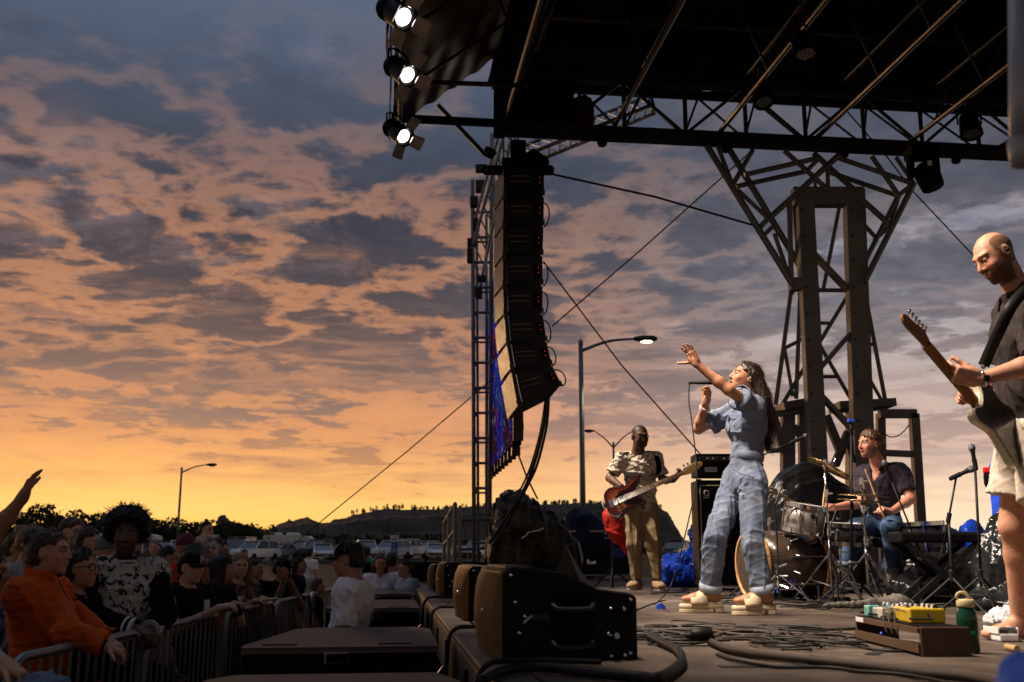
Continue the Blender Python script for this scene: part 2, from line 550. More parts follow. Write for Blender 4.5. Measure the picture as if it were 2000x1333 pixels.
class SDF:
 def __init__(self):
  self.items = []

 def cone(self, a, b, ra, rb, k=0.02, cut=0, sub=False):
  """tapered limb; cut: 1 flat at b, -1 flat at a, 2 both"""
  self.items.append(('c', np.array(a, float), np.array(b, float), ra, rb, k, cut, sub))
  return self

 def ell(self, c, r, ax=None, k=0.02, sub=False):
  A = np.eye(3) if ax is None else np.array([list(a) for a in ax], float)
  self.items.append(('e', np.array(c, float), np.array(r, float), A, None, k, 0, sub))
  return self

 def box(self, c, h, ax=None, r=0.01, k=0.01, sub=False):
  A = np.eye(3) if ax is None else np.array([list(a) for a in ax], float)
  self.items.append(('b', np.array(c, float), np.array(h, float), A, r, k, 0, sub))
  return self

 def plane(self, o, n, k=0.0):
  """cut away everything on the side n points to"""
  self.items.append(('p', np.array(o, float), np.array(Vector(n).normalized(), float), None, None, k, 0, True))
  return self

 def bounds(self):
  lo, hi = np.full(3, 1e9), np.full(3, -1e9)
  for it in self.items:
   b = self.ib(it)
   if b is None or it[7]:
    continue
   lo, hi = np.minimum(lo, b[0]), np.maximum(hi, b[1])
  return lo, hi

 @staticmethod
 def ib(it):
  if it[0] == 'c':
   r = np.array([it[3]] * 3), np.array([it[4]] * 3)
   return np.minimum(it[1] - r[0], it[2] - r[1]), np.maximum(it[1] + r[0], it[2] + r[1])
  if it[0] == 'e':
   e = np.sqrt(((it[3] * it[2][:, None]) ** 2).sum(axis=0))
   return it[1] - e, it[1] + e
  if it[0] == 'b':
   e = (np.abs(it[3]) * (it[2] + it[4])[:, None]).sum(axis=0)
   return it[1] - e, it[1] + e
  return None

 def mesh(self, h, disp=None, inflate=0.0):
  lo, hi = self.bounds()
  pad = 0.05
  lo, hi = lo - pad, hi + pad
  n = np.ceil((hi - lo) / h).astype(int) + 1
  V = np.full(n, 0.5, dtype=np.float32)
  g = [(lo[i] + h * np.arange(n[i])).astype(np.float32) for i in range(3)]
  for it in self.items:
   b = self.ib(it)
   if b is None:
    sl_ = tuple(slice(0, n[i]) for i in range(3))
   else:
    m = max(0.045, it[5] * 1.3)
    i0 = np.clip(((b[0] - m - lo) / h).astype(int), 0, n)
    i1 = np.clip(((b[1] + m - lo) / h).astype(int) + 2, 0, n)
    if (i1 <= i0).any():
     continue
    sl_ = tuple(slice(i0[i], i1[i]) for i in range(3))
   X = g[0][sl_[0]][:, None, None]
   Y = g[1][sl_[1]][None, :, None]
   Z = g[2][sl_[2]][None, None, :]
   if it[0] == 'c':
    a, d = it[1], it[2] - it[1]
    L2 = float(d @ d) + 1e-12
    px, py, pz = X - a[0], Y - a[1], Z - a[2]
    t = (px * d[0] + py * d[1] + pz * d[2]) / L2
    tcl = np.clip(t, 0, 1)
    D = np.sqrt((px - tcl * d[0]) ** 2 + (py - tcl * d[1]) ** 2 + (pz - tcl * d[2]) ** 2) - (it[3] + (it[4] - it[3]) * tcl)
    L = math.sqrt(L2)
    if it[6] in (1, 2):
     D = np.maximum(D, (t - 1) * L)
    if it[6] in (-1, 2):
     D = np.maximum(D, -t * L)
   elif it[0] == 'e':
    A = it[3]
    px, py, pz = X - it[1][0], Y - it[1][1], Z - it[1][2]
    k0 = 0
    k1 = 0
    for j in range(3):
     c = (px * A[j, 0] + py * A[j, 1] + pz * A[j, 2]) / it[2][j]
     k0 = k0 + c * c
     k1 = k1 + (c / it[2][j]) ** 2
    k0, k1 = np.sqrt(k0), np.sqrt(k1) + 1e-6
    D = k0 * (k0 - 1) / k1
   elif it[0] == 'b':
    A = it[3]
    px, py, pz = X - it[1][0], Y - it[1][1], Z - it[1][2]
    o2 = 0
    mx = None
    for j in range(3):
     c = np.abs(px * A[j, 0] + py * A[j, 1] + pz * A[j, 2]) - it[2][j]
     o2 = o2 + np.maximum(c, 0) ** 2
     mx = c if mx is None else np.maximum(mx, c)
    D = np.sqrt(o2) + np.minimum(mx, 0) - it[4]
   else:
    D = -((X - it[1][0]) * it[2][0] + (Y - it[1][1]) * it[2][1] + (Z - it[1][2]) * it[2][2])
   D = D.astype(np.float32)
   cur = V[sl_]
   k = it[5]
   if it[7]:
    nd = -D
    if k > 0:
     hh = np.clip(0.5 + 0.5 * (nd - cur) / k, 0, 1)
     V[sl_] = cur + (nd - cur) * hh + k * hh * (1 - hh)
    else:
     V[sl_] = np.maximum(cur, nd)
   else:
    if k > 0:
     hh = np.clip(0.5 + 0.5 * (cur - D) / k, 0, 1)
     V[sl_] = cur + (D - cur) * hh - k * hh * (1 - hh)
    else:
     V[sl_] = np.minimum(cur, D)
  if inflate:
   V -= inflate
  if disp is not None:
   near = np.nonzero(np.abs(V) < 0.05)
   pts = np.stack([g[i][near[i]] for i in range(3)], axis=-1)
   V[near] += disp(pts)
  return surfnet(V, lo, h)

def surfnet(V, lo, h):
 s = V < 0
 n = V.shape
 c = s[:-1, :-1, :-1].astype(np.int8)
 tot = c.copy()
 for (i, j, k) in ((1, 0, 0), (0, 1, 0), (0, 0, 1), (1, 1, 0), (1, 0, 1), (0, 1, 1), (1, 1, 1)):
  tot += s[i:n[0] - 1 + i, j:n[1] - 1 + j, k:n[2] - 1 + k]
 act = np.nonzero((tot > 0) & (tot < 8))
 N = len(act[0])
 idx = np.full(tot.shape, -1, dtype=np.int32)
 idx[act] = np.arange(N)
 corners = [(i, j, k) for i in (0, 1) for j in (0, 1) for k in (0, 1)]
 vals = np.stack([V[act[0] + i, act[1] + j, act[2] + k] for (i, j, k) in corners], axis=1)
 acc = np.zeros((N, 3))
 cnt = np.zeros(N)
 for a in range(8):
  for b in range(a + 1, 8):
   da = np.array(corners[b]) - np.array(corners[a])
   if np.abs(da).sum() != 1:
    continue
   va, vb = vals[:, a], vals[:, b]
   cr = (va < 0) != (vb < 0)
   t = np.where(cr, va / np.where(cr, va - vb, 1), 0)
   acc += np.where(cr[:, None], np.array(corners[a]) + t[:, None] * da, 0)
   cnt += cr
 verts = (np.stack(act, axis=1) + acc / np.maximum(cnt, 1)[:, None]) * h + lo
 faces = []
 for ax in range(3):
  o1, o2 = [(1, 2), (2, 0), (0, 1)][ax]
  sl0 = [slice(None)] * 3
  sl1 = [slice(None)] * 3
  sl0[ax] = slice(0, -1)
  sl1[ax] = slice(1, None)
  a, b = s[tuple(sl0)], s[tuple(sl1)]
  e = np.nonzero(a != b)
  e = np.stack(e, axis=1)
  ok = (e[:, o1] > 0) & (e[:, o2] > 0) & (e[:, o1] < n[o1] - 1) & (e[:, o2] < n[o2] - 1)
  e = e[ok]
  flip = a[e[:, 0], e[:, 1], e[:, 2]]
  q = []
  for (d1, d2) in ((0, 0), (-1, 0), (-1, -1), (0, -1)):
   ee = e.copy()
   ee[:, o1] += d1
   ee[:, o2] += d2
   q.append(idx[ee[:, 0], ee[:, 1], ee[:, 2]])
  q = np.stack(q, axis=1)
  q[~flip] = q[~flip][:, ::-1]
  faces.append(q)
 return verts, np.concatenate(faces)

# ------------------------------------------------------------------ land
def gz(y, x=0):
 """height of the festival field: flat by the stage, rising a little to the car park"""
 t = min(max((y - 25) / 90.0, 0), 1)
 return GZ + 0.75 * t * t * (3 - 2 * t)

def ground():
 vs_, fs = [], []
 ys = [-40, -10, 0, 3, 6, 9, 12, 16, 20, 26, 34, 44, 56, 70, 86, 104, 125, 160, 220, 330, 500, 900, 1600, 3000, 5000]
 xs = [-3000, -1200, -500, -250, -140, -90, -60, -40, -25, -15, -8, -4, 0, 4, 8, 15, 30, 60, 120, 250, 600, 1500, 3000]
 for y in ys:
  for x in xs:
   k = 1.0 if y < 130 else 0.0
   vs_.append((x, y, gz(y) + k * 0.03 * math.sin(x * 0.8 + y) + (0.2 * math.sin(x * .11 + y * .07) if 40 < y < 130 else 0) * .6))
 nx = len(xs)
 for j in range(len(ys) - 1):
  for i in range(nx - 1):
   fs.append((j * nx + i, j * nx + i + 1, (j + 1) * nx + i + 1, (j + 1) * nx + i))
 m = M('field_grass', (0.022, 0.023, 0.012), 0.95, var=0.35, scale=0.8, bump=0.6, bscale=6, col2=(0.045, 0.036, 0.024), fac2=(0.42, 0.62), scale2=0.25)
 tag(meshobj('ground', vs_, fs, m, smooth=True), kind='structure')

ground()

def lerp_prof(prof, x):
 for (a, b) in zip(prof[:-1], prof[1:]):
  if a[0] <= x <= b[0]:
   t = (x - a[0]) / (b[0] - a[0])
   return a[1] + (b[1] - a[1]) * t
 return prof[0][1] if x < prof[0][0] else prof[-1][1]

def hnoise(x, seed=0):
 r = 0
 for i, f in enumerate((0.021, 0.057, 0.13, 0.29, 0.6)):
  r += math.sin(x * f + seed * 1.7 + i * 2.1) / (1 + i)
 return r / 2

def ridge(name, prof, D0, D1, D2, jag, cliff):
 """a bluff: talus foot at D0, rim at D1, back foot at D2"""
 cols = np.arange(prof[0][0], prof[-1][0] + 1, 3.0)
 rows = [0, .18, .34, .46, .52, .6, .66, .72, .8, .88, 0.94, 1.0, 1.05, 1.3, 2.0]
 vs_, fs = [], []
 for r_ in rows:
  for c in cols:
   D = D0 + (D1 - D0) * r_ if r_ <= 1 else D1 + (D2 - D1) * (r_ - 1)
   top = P(c, lerp_prof(prof, c) + jag * hnoise(c, 3), D1)
   H = top.z - gz(300)
   if r_ <= 1:
    if cliff:
     k = 0.42 * (r_ / .46) ** 1.4 if r_ < .46 else (0.42 + 0.30 * (r_ - .46) / .14 if r_ < .6 else (.72 + .08 * (r_ - .6) / .2 if r_ < .8 else .80 + .20 * ((r_ - .8) / .2)))
    else:
     k = r_ ** 1.2
    k = min(k + (0.035 * hnoise(c * 1.3 + r_ * 40, 5) + 0.02 * hnoise(c * 5 + r_ * 17, 8)) * (1 if 0 < r_ < 1 else 0), 1.0)
   else:
    k = max(1.0 - (r_ - 1), 0)
   x = top.x * D / D1 + 3 * hnoise(c * 2 + r_ * 60, 9)
   vs_.append((x, D + 8 * hnoise(c + r_ * 33, 2), gz(300) - 0.5 + H * k))
 n = len(cols)
 for j in range(len(rows) - 1):
  for i in range(n - 1):
   fs.append((j * n + i, j * n + i + 1, (j + 1) * n + i + 1, (j + 1) * n + i))
 m = M('bluff_rock', (0.07, 0.052, 0.042), 0.95, var=0.3, scale=0.05, bump=0.8, bscale=0.4, col2=(0.035, 0.032, 0.02), fac2=(0.4, 0.62), scale2=0.03, stretch=(1, 1, 3))
 return tag(meshobj(name, vs_, fs, m), kind='structure')

ridge('hill', [(500, 1046), (520, 1034), (540, 1022), (560, 1012), (575, 1017), (590, 1013), (604, 1010), (618, 1014), (632, 1021), (648, 1020),
    (650, 1013), (668, 1011), (690, 1003), (725, 997), (760, 990), (790, 993), (850, 995), (890, 991), (960, 987), (1080, 983),
    (1130, 980), (1180, 985), (1240, 988), (1280, 990), (1297, 997), (1309, 1012), (1318, 1026), (1330, 1040), (1340, 1050), (1352, 1062), (1400, 1078)],
  420, 620, 800, 1.6, True)
ridge('butte_hill', [(408, 1040), (422, 1024), (427, 1006), (434, 1003), (440, 1009), (452, 1017), (470, 1024), (500, 1034), (520, 1042)], 700, 800, 900, 0.8, True)
ridge('far_hill', [(-300, 1052), (-100, 1046), (100, 1050), (300, 1052), (460, 1050), (520, 1058)], 600, 900, 1200, 2.0, False)
ridge('low_hill', [(1280, 1066), (1400, 1070), (1600, 1068), (1800, 1070), (2000, 1066), (2200, 1070)], 700, 1000, 1300, 1.5, False)

# ------------------------------------------------------------------ trees
def leafcloud(blobs, n, size, rs, flat=0.8):
 """n leaf sprays scattered through ellipsoid clumps (cx, cy, cz, rx, ry, rz)"""
 vs_, fs = [], []
 vol = np.array([b[3] * b[4] * b[5] for b in blobs]) ** 0.75
 vol = vol / vol.sum()
 ch = rs.choice(len(blobs), n, p=vol)
 d = rs.normal(size=(n, 3))
 d /= np.linalg.norm(d, axis=1)[:, None]
 rr = rs.uniform(0.35, 1.06, n) ** 0.6
 for i in range(n):
  b = blobs[ch[i]]
  c = np.array(b[:3]) + d[i] * np.array(b[3:]) * rr[i]
  a1 = rs.normal(size=3)
  a1 /= np.linalg.norm(a1)
  a2 = np.cross(a1, rs.normal(size=3))
  a2 /= np.linalg.norm(a2) + 1e-9
  s = size * rs.uniform(0.5, 1.3)
  k = len(vs_)
  vs_ += [tuple(c - a1 * s), tuple(c + a2 * s * .55), tuple(c + a1 * s), tuple(c - a2 * s * .55)]
  fs.append((k, k + 1, k + 2, k + 3))
 return vs_, fs

LEAF = M('dark_foliage', (0.035, 0.045, 0.016), 0.85, var=0.4, scale=0.6)
LEAF2 = M('olive_foliage', (0.05, 0.05, 0.018), 0.85, var=0.4, scale=0.6)
BARK = M('tree_bark', (0.06, 0.045, 0.03), 0.95, var=0.3, scale=2, bump=0.5, bscale=8)

def tree(px, ytop, D, w, label, seed, mat=LEAF, n=1500, gaps=0.0):
 rs = np.random.RandomState(seed)
 top = P(px, ytop, D)
 base = Vector((top.x, D, gz(D)))
 H = top.z - base.z
 t = thing('tree', label, 'tree', base, 'trees on the far side of the car park')
 mb = MB()
 tr = [base, base + Vector((0.1, 0, H * .25)), base + Vector((-0.15, 0.1, H * .55)), base + Vector((0.1, 0, H * .82))]
 r0 = 0.05 * H * .5
 mb.tube(smoothpath(tr, 4), [r0 * (1 - 0.065 * i) for i in range(13)], 7)
 limbs = []
 for i in range(9):
  a = rs.uniform(0, 6.28)
  s0 = tr[1].lerp(tr[3], rs.uniform(0.1, 0.9))
  e = s0 + Vector((math.cos(a) * w * .36, math.sin(a) * w * .36, H * rs.uniform(.08, .22)))
  mb.tube([s0, s0.lerp(e, .5) + Vector((0, 0, .15)), e], [r0 * .4, r0 * .28, r0 * .12], 5)
  limbs.append(e)
 mb.build('trunk', BARK, t, True)
 blobs = []
 for e in limbs:
  blobs.append((e.x, e.y, e.z, w * rs.uniform(.16, .26), w * .22, H * rs.uniform(.09, .15)))
 for i in range(7):
  blobs.append((base.x + rs.uniform(-.38, .38) * w, base.y + rs.uniform(-.3, .3) * w, base.z + H * rs.uniform(.42, .86),
      w * rs.uniform(.12, .24), w * .2, H * rs.uniform(.08, .16)))
 blobs.append((top.x, D, top.z - H * .1, w * .2, w * .2, H * .1))
 vs_, fs = leafcloud(blobs, n, 0.034 * H + 0.12, rs)
 meshobj('crown', vs_, fs, mat, t)

TREES = [(106, 988, 150, 7.5, 'tall open tree with sky gaps above the left of the crowd', LEAF2, 900),
   (20, 1010, 160, 9, 'broad dark tree at the left edge behind the raised arm', LEAF, 1500),
   (60, 1003, 170, 8, 'round dark tree just left of the tall open tree', LEAF, 1300),
   (150, 1003, 165, 9, 'dense domed tree right of the tall open tree', LEAF, 1500),
   (188, 1006, 170, 6, 'small pointed tree next to the man with the afro', LEAF, 900),
   (300, 1016, 165, 10, 'wide dark tree above the white canopy tent', LEAF, 1500),
   (336, 1012, 170, 8, 'dark tree behind the foot of the unlit lamp post', LEAF, 1200),
   (380, 1019, 170, 9, 'rounded tree left of the child on shoulders', LEAF, 1300),
   (452, 1018, 180, 8, 'shaggy tree just right of the small rock butte', LEAF2, 1200),
   (476, 1024, 175, 6, 'low olive tree above the grey van', LEAF2, 900),
   (512, 1030, 190, 6, 'little tree at the foot of the bluff left of the motorhome', LEAF2, 800)]
for i, (px, yt, D, w, lb, mt, n) in enumerate(TREES):
 tree(px, yt, D, w, lb, 40 + i, mt, n)

def far_wood():
 rs = np.random.RandomState(5)
 blobs = []
 for i in range(170):
  px = rs.uniform(-260, 900)
  D = rs.uniform(185, 260)
  yt = 1030 + rs.uniform(0, 12) if px < 500 else 1043 + rs.uniform(0, 14)
  p = P(px, yt, D)
  h = p.z - gz(D)
  blobs.append((p.x, D, gz(D) + h * .5, rs.uniform(2.5, 5), 3.0, h * .55))
 for i in range(60):
  px = rs.uniform(900, 2300)
  D = rs.uniform(200, 260)
  p = P(px, rs.uniform(1058, 1068), D)
  h = max(p.z - gz(D), 1)
  blobs.append((p.x, D, gz(D) + h * .5, rs.uniform(2.5, 5), 3.0, h * .55))
 vs_, fs = leafcloud(blobs, 26000, 0.6, rs)
 tag(meshobj('far_wood', vs_, fs, LEAF), 'dark belt of woodland below the bluffs', 'wood', kind='stuff')
 # pines along the rim
 blobs = []
 for i in range(150):
  px = rs.choice([rs.uniform(690, 1000), rs.uniform(1060, 1290)])
  p = P(px, lerp_prof([(690, 1003), (760, 990), (850, 995), (890, 991), (960, 987), (1080, 983), (1130, 980), (1180, 985), (1290, 993)], px), 640)
  blobs.append((p.x, 640 + rs.uniform(-10, 6), p.z - .6 + rs.uniform(0, 1.0), .7, .7, rs.uniform(1.0, 2.0)))
 vs_, fs = leafcloud(blobs, 5000, 0.55, rs)
 tag(meshobj('rim_pines', vs_, fs, LEAF), 'tiny pines dotted along the rim of the bluff', 'trees', kind='stuff')

far_wood()

# ------------------------------------------------------------------ car park
CARPAINT = {
 'white': M('white_car_paint', (0.72, 0.72, 0.72), 0.25, var=0.05, coat=0.5),
 'silver': M('silver_car_paint', (0.42, 0.43, 0.45), 0.28, 0.4, var=0.05, coat=0.5),
 'black': M('black_car_paint', (0.015, 0.015, 0.018), 0.2, var=0.05, coat=0.6),
 'grey': M('grey_car_paint', (0.13, 0.135, 0.145), 0.25, 0.3, var=0.05, coat=0.5),
 'red': M('red_car_paint', (0.35, 0.02, 0.02), 0.25, var=0.05, coat=0.5),
 'blue': M('blue_car_paint', (0.03, 0.06, 0.16), 0.25, 0.2, var=0.05, coat=0.5),
 'tan': M('tan_car_paint', (0.4, 0.33, 0.24), 0.3, 0.2, var=0.05, coat=0.4)}
CARGLASS = M('car_window_glass', (0.02, 0.026, 0.032), 0.06, var=0.02, spec=0.9)
TYRE = M('tyre_rubber', (0.015, 0.015, 0.015), 0.9)
RIM = M('wheel_rim_alloy', (0.5, 0.5, 0.5), 0.35, 0.8)
HEADL = M('headlight_plastic', (0.7, 0.7, 0.66), 0.15, spec=0.8)
TAILL = M('tail_light_plastic', (0.35, 0.01, 0.01), 0.2)

CARSHAPE = {  # side outline of body and of glasshouse, half width, wheel radius, axle places
 'suv': ([(-2.35, .35), (-2.35, .8), (-2.2, 1.02), (-1.0, 1.1), (2.15, 1.1), (2.3, .9), (2.35, .4)],
   [(-1.15, 1.08), (-.45, 1.68), (1.75, 1.72), (2.15, 1.08)], .93, .36, (-1.42, 1.42)),
 'sedan': ([(-2.3, .3), (-2.3, .68), (-2.0, .85), (-.95, .95), (1.5, .98), (2.3, .92), (2.35, .4)],
    [(-1.0, .93), (-.2, 1.4), (.9, 1.43), (1.65, .96)], .88, .32, (-1.4, 1.4)),
 'pickup': ([(-2.75, .45), (-2.75, .95), (-2.6, 1.15), (-1.2, 1.22), (2.7, 1.2), (2.75, .5)],
    [(-1.35, 1.2), (-.75, 1.82), (.75, 1.85), (.95, 1.2)], .97, .4, (-1.75, 1.7)),
 'van': ([(-2.5, .35), (-2.5, .95), (-1.9, 1.2), (2.5, 1.25), (2.55, .4)],
   [(-1.95, 1.18), (-1.25, 1.95), (2.4, 2.02), (2.5, 1.2)], .97, .35, (-1.6, 1.6))}

def loft_side(mb, outl, hw, taper):
 """side outline lofted across the width with tucked-in flanks"""
 n = len(outl)
 zmin = min(p[1] for p in outl)
 zmax = max(p[1] for p in outl)
 base = len(mb.v)
 ws = [(-1.0, .86), (-.97, 1), (.97, 1), (1.0, .86)]
 cx = sum(p[0] for p in outl) / n
 cz = sum(p[1] for p in outl) / n
 for (wy, sc_) in ws:
  for (x, z) in outl:
   k = 1 - taper * (z - zmin) / (zmax - zmin)
   mb.v.append(Vector((cx + (x - cx) * (sc_ if sc_ < 1 else 1) * 1.0, wy * hw * k, cz + (z - cz) * (sc_ ** .5))))
 for l in range(3):
  for i in range(n):
   j = (i + 1) % n
   mb.f.append((base + l * n + i, base + l * n + j, base + (l + 1) * n + j, base + (l + 1) * n + i))
 mb.f.append(tuple(base + i for i in range(n))[::-1])
 mb.f.append(tuple(base + 3 * n + i for i in range(n)))

def car(kind, paint, label, px, D, ang, dz=0.0):
 body, gh, hw, wr, ax = CARSHAPE[kind]
 p = P(px, 1075, D)
 base = Vector((p.x, D, gz(D) + dz))
 name = {'suv': 'parked_suv', 'sedan': 'parked_car', 'pickup': 'pickup_truck', 'van': 'parked_van'}[kind]
 t = thing(name, label, {'suv': 'suv', 'sedan': 'car', 'pickup': 'pickup truck', 'van': 'van'}[kind], base, 'vehicles in the car park')
 c, s = math.cos(ang), math.sin(ang)

 def put(mb, nm, mat, par=t, smooth=False):
  mb.v = [Vector((v.x * c - v.y * s, v.x * s + v.y * c, v.z)) + base for v in mb.v]
  return mb.build(nm, mat, par, smooth)
 mb = MB()
 loft_side(mb, body, hw, 0.04)
 if kind == 'pickup':
  pass
 put(mb, 'body', CARPAINT[paint])
 # roof skin and pillars over a dark glasshouse
 g = MB()
 loft_side(g, gh, hw * .93, 0.16)
 put(g, 'window', CARGLASS)
 rf = MB()
 zt = max(q[1] for q in gh)
 rf.box(((gh[1][0] + gh[2][0]) / 2, 0, zt + .02), (gh[2][0] - gh[1][0] + .15, hw * 1.6, .07), bevel=.03)
 put(rf, 'roof', CARPAINT[paint])
 for (a, b) in ((0, 1), (3, 2)):
  for sy in (-1, 1):
   pm = MB()
   pm.beam((gh[a][0], sy * hw * .91, gh[a][1]), (gh[b][0], sy * hw * .79, gh[b][1]), .07, .06)
   put(pm, 'pillar', CARPAINT[paint])
 xm = (gh[1][0] + gh[2][0]) / 2
 for sy in (-1, 1):
  pm = MB()
  pm.beam((xm, sy * hw * .925, gh[0][1]), (xm, sy * hw * .80, zt), .07, .04)
  put(pm, 'pillar', CARPAINT[paint])
  for x in ax:
   wm = MB()
   wm.lathe((x, sy * (hw - .2), wr), (0, sy, 0), [(0, wr * .6), (0, wr), (.2, wr), (.22, wr * .9), (.22, wr * .62)], 16)
   wo = put(wm, 'tyre', TYRE, t, False)
   rm = MB()
   rm.lathe((x, sy * (hw - .2), wr), (0, sy, 0), [(.1, wr * .6), (.215, wr * .6), (.2, wr * .2)], 12)
   put(rm, 'rim', RIM, wo)
  hm = MB()
  hm.box((body[1][0] + .02, sy * hw * .74, body[1][1] + .02), (.1, .36, .16), bevel=.03)
  put(hm, 'headlight', HEADL)
  hm = MB()
  hm.box((body[-1][0] - .06, sy * hw * .84, .88), (.1, .2, .26), bevel=.03)
  put(hm, 'tail_light', TAILL)
 bm_ = MB()
 bm_.box((body[0][0] - .0, 0, .48), (.14, hw * 1.8, .2), bevel=.04)
 put(bm_, 'bumper', M('dark_trim_plastic', (.03, .03, .03), .6))
 return t

CARS = [('sedan', 'silver', 'silver car half hidden at the far left edge behind the crowd', 22, 42, 2.8),
  ('suv', 'white', 'white hatchback-like suv behind the child on shoulders', 352, 48, 1.9),
  ('suv', 'black', 'black suv beside the white suv behind the beanie wearer', 318, 52, 1.75),
  ('sedan', 'grey', 'dark grey car behind the tent', 276, 75, 0.3),
  ('van', 'grey', 'big grey van parked left of the motorhome', 470, 58, 2.75),
  ('suv', 'white', 'white suv in front of the grey van', 500, 46, 0.35),
  ('sedan', 'silver', 'low silver car in front of the motorhome', 545, 66, 0.2),
  ('pickup', 'grey', 'dark pickup truck right of the motorhome', 628, 70, 0.15),
  ('suv', 'silver', 'silver suv by the security man\'s cap brim', 590, 74, 0.4),
  ('sedan', 'silver', 'silver saloon in front of the cap of the security man', 630, 52, 3.0),
  ('suv', 'white', 'white suv just right of the security man\'s cap', 715, 60, 1.8),
  ('suv', 'white', 'white suv under the blue parking sign', 765, 66, 0.25),
  ('pickup', 'white', 'white pickup truck right of the blue parking sign', 798, 72, 0.2),
  ('sedan', 'black', 'black car between the parking sign and the pickup', 742, 80, 0.4),
  ('suv', 'silver', 'silver suv near the stage handrail', 828, 78, 0.3),
  ('sedan', 'white', 'white car by the stage handrail', 850, 66, 2.9),
  ('sedan', 'tan', 'tan car far behind the stage handrail', 868, 90, 0.2),
  ('suv', 'grey', 'grey suv farthest left in the car park', 180, 85, 0.2),
  ('sedan', 'white', 'white car far behind the short haired man', 120, 88, 3.0),
  ('pickup', 'silver', 'silver pickup truck at the foot of the lamp post', 400, 80, 0.25),
  ('sedan', 'red', 'red car near the ladder frame', 905, 84, 2.9),
  ('suv', 'white', 'white suv seen under the ladder frame', 935, 74, 0.2),
  ('suv', 'black', 'black suv behind the bassist\'s legs', 1320, 60, 0.3),
  ('sedan', 'silver', 'silver car behind the bassist', 1215, 75, 0.2)]
for (k, c_, lb, px, D, a) in CARS:
 car(k, c_, lb, px, 60 + D * .6, a * .45 + 1.0 if a < 1 else (a - 1.2 if a > 2.2 else a))

WHITE_PAINT = M('white_panel_paint', (0.66, 0.66, 0.66), 0.45, var=0.08)

def motorhome():
 D = 112
 p0, p1 = P(517, 1088, D), P(609, 1088, D)
 L = p1.x - p0.x
 base = Vector(((p0.x + p1.x) / 2, D, gz(D)))
 t = thing('motorhome', 'long white motorhome with swoosh stripes and roof vents parked among the cars', 'motorhome', base)
 top = P(517, 1046, D).z
 z0 = gz(D) + .5
 mb = MB()
 ol = [(-L * .5, z0), (L * .18, z0), (L * .18, z0 + .9), (L * .45, z0 + .9), (L * .5, z0 + 1.5), (L * .44, top - .1), (L * .2, top), (-L * .48, top), (-L * .5, top - .1)]
 mb.prism((base.x, D, 0), (Vector((1, 0, 0)), Vector((0, 0, 1)), Vector((0, 1, 0))), ol, -1.2, 1.2)
 b = mb.build('body', WHITE_PAINT, t)
 dk = M('dark_stripe_vinyl', (0.05, 0.055, 0.07), 0.4)
 for i, (x0, x1, za, zb) in enumerate(((-.48, -.30, .15, .8), (-.42, -.22, .1, .9), (-.05, .42, .2, .35))):
  s_ = MB()
  s_.quad((base.x + x0 * L, D - 1.206, z0 + (top - z0) * zb), (base.x + (x0 + .03) * L, D - 1.206, z0 + (top - z0) * zb),
    (base.x + (x1 + .03) * L, D - 1.206, z0 + (top - z0) * za), (base.x + x1 * L, D - 1.206, z0 + (top - z0) * za))
  s_.build('stripe', dk, b)
 for (x0, w, za, zb) in ((-.12, .05, .2, .62), (-.02, .14, .32, .62), (.3, .12, .5, .75)):
  s_ = MB()
  s_.box((base.x + (x0 + w / 2) * L, D - 1.21, z0 + (top - z0) * (za + zb) / 2), (w * L, .03, (top - z0) * (zb - za)))
  s_.build('window', CARGLASS, t)
 for x in (-.22, .02, .16):
  s_ = MB()
  s_.lathe((base.x + x * L, D, top), (0, 0, 1), [(0, .45), (.18, .42), (.27, .25), (.29, .02)], 14)
  s_.build('roof_vent', WHITE_PAINT, t, True)
 for x in (-.32, .34):
  for sy in (-1, 1):
   w_ = MB()
   w_.lathe((base.x + x * L, D + sy * 1.0, gz(D) + .4), (0, sy, 0), [(0, .25), (0, .4), (.2, .4), (.2, .25)], 14)
   w_.build('tyre', TYRE, t)

motorhome()

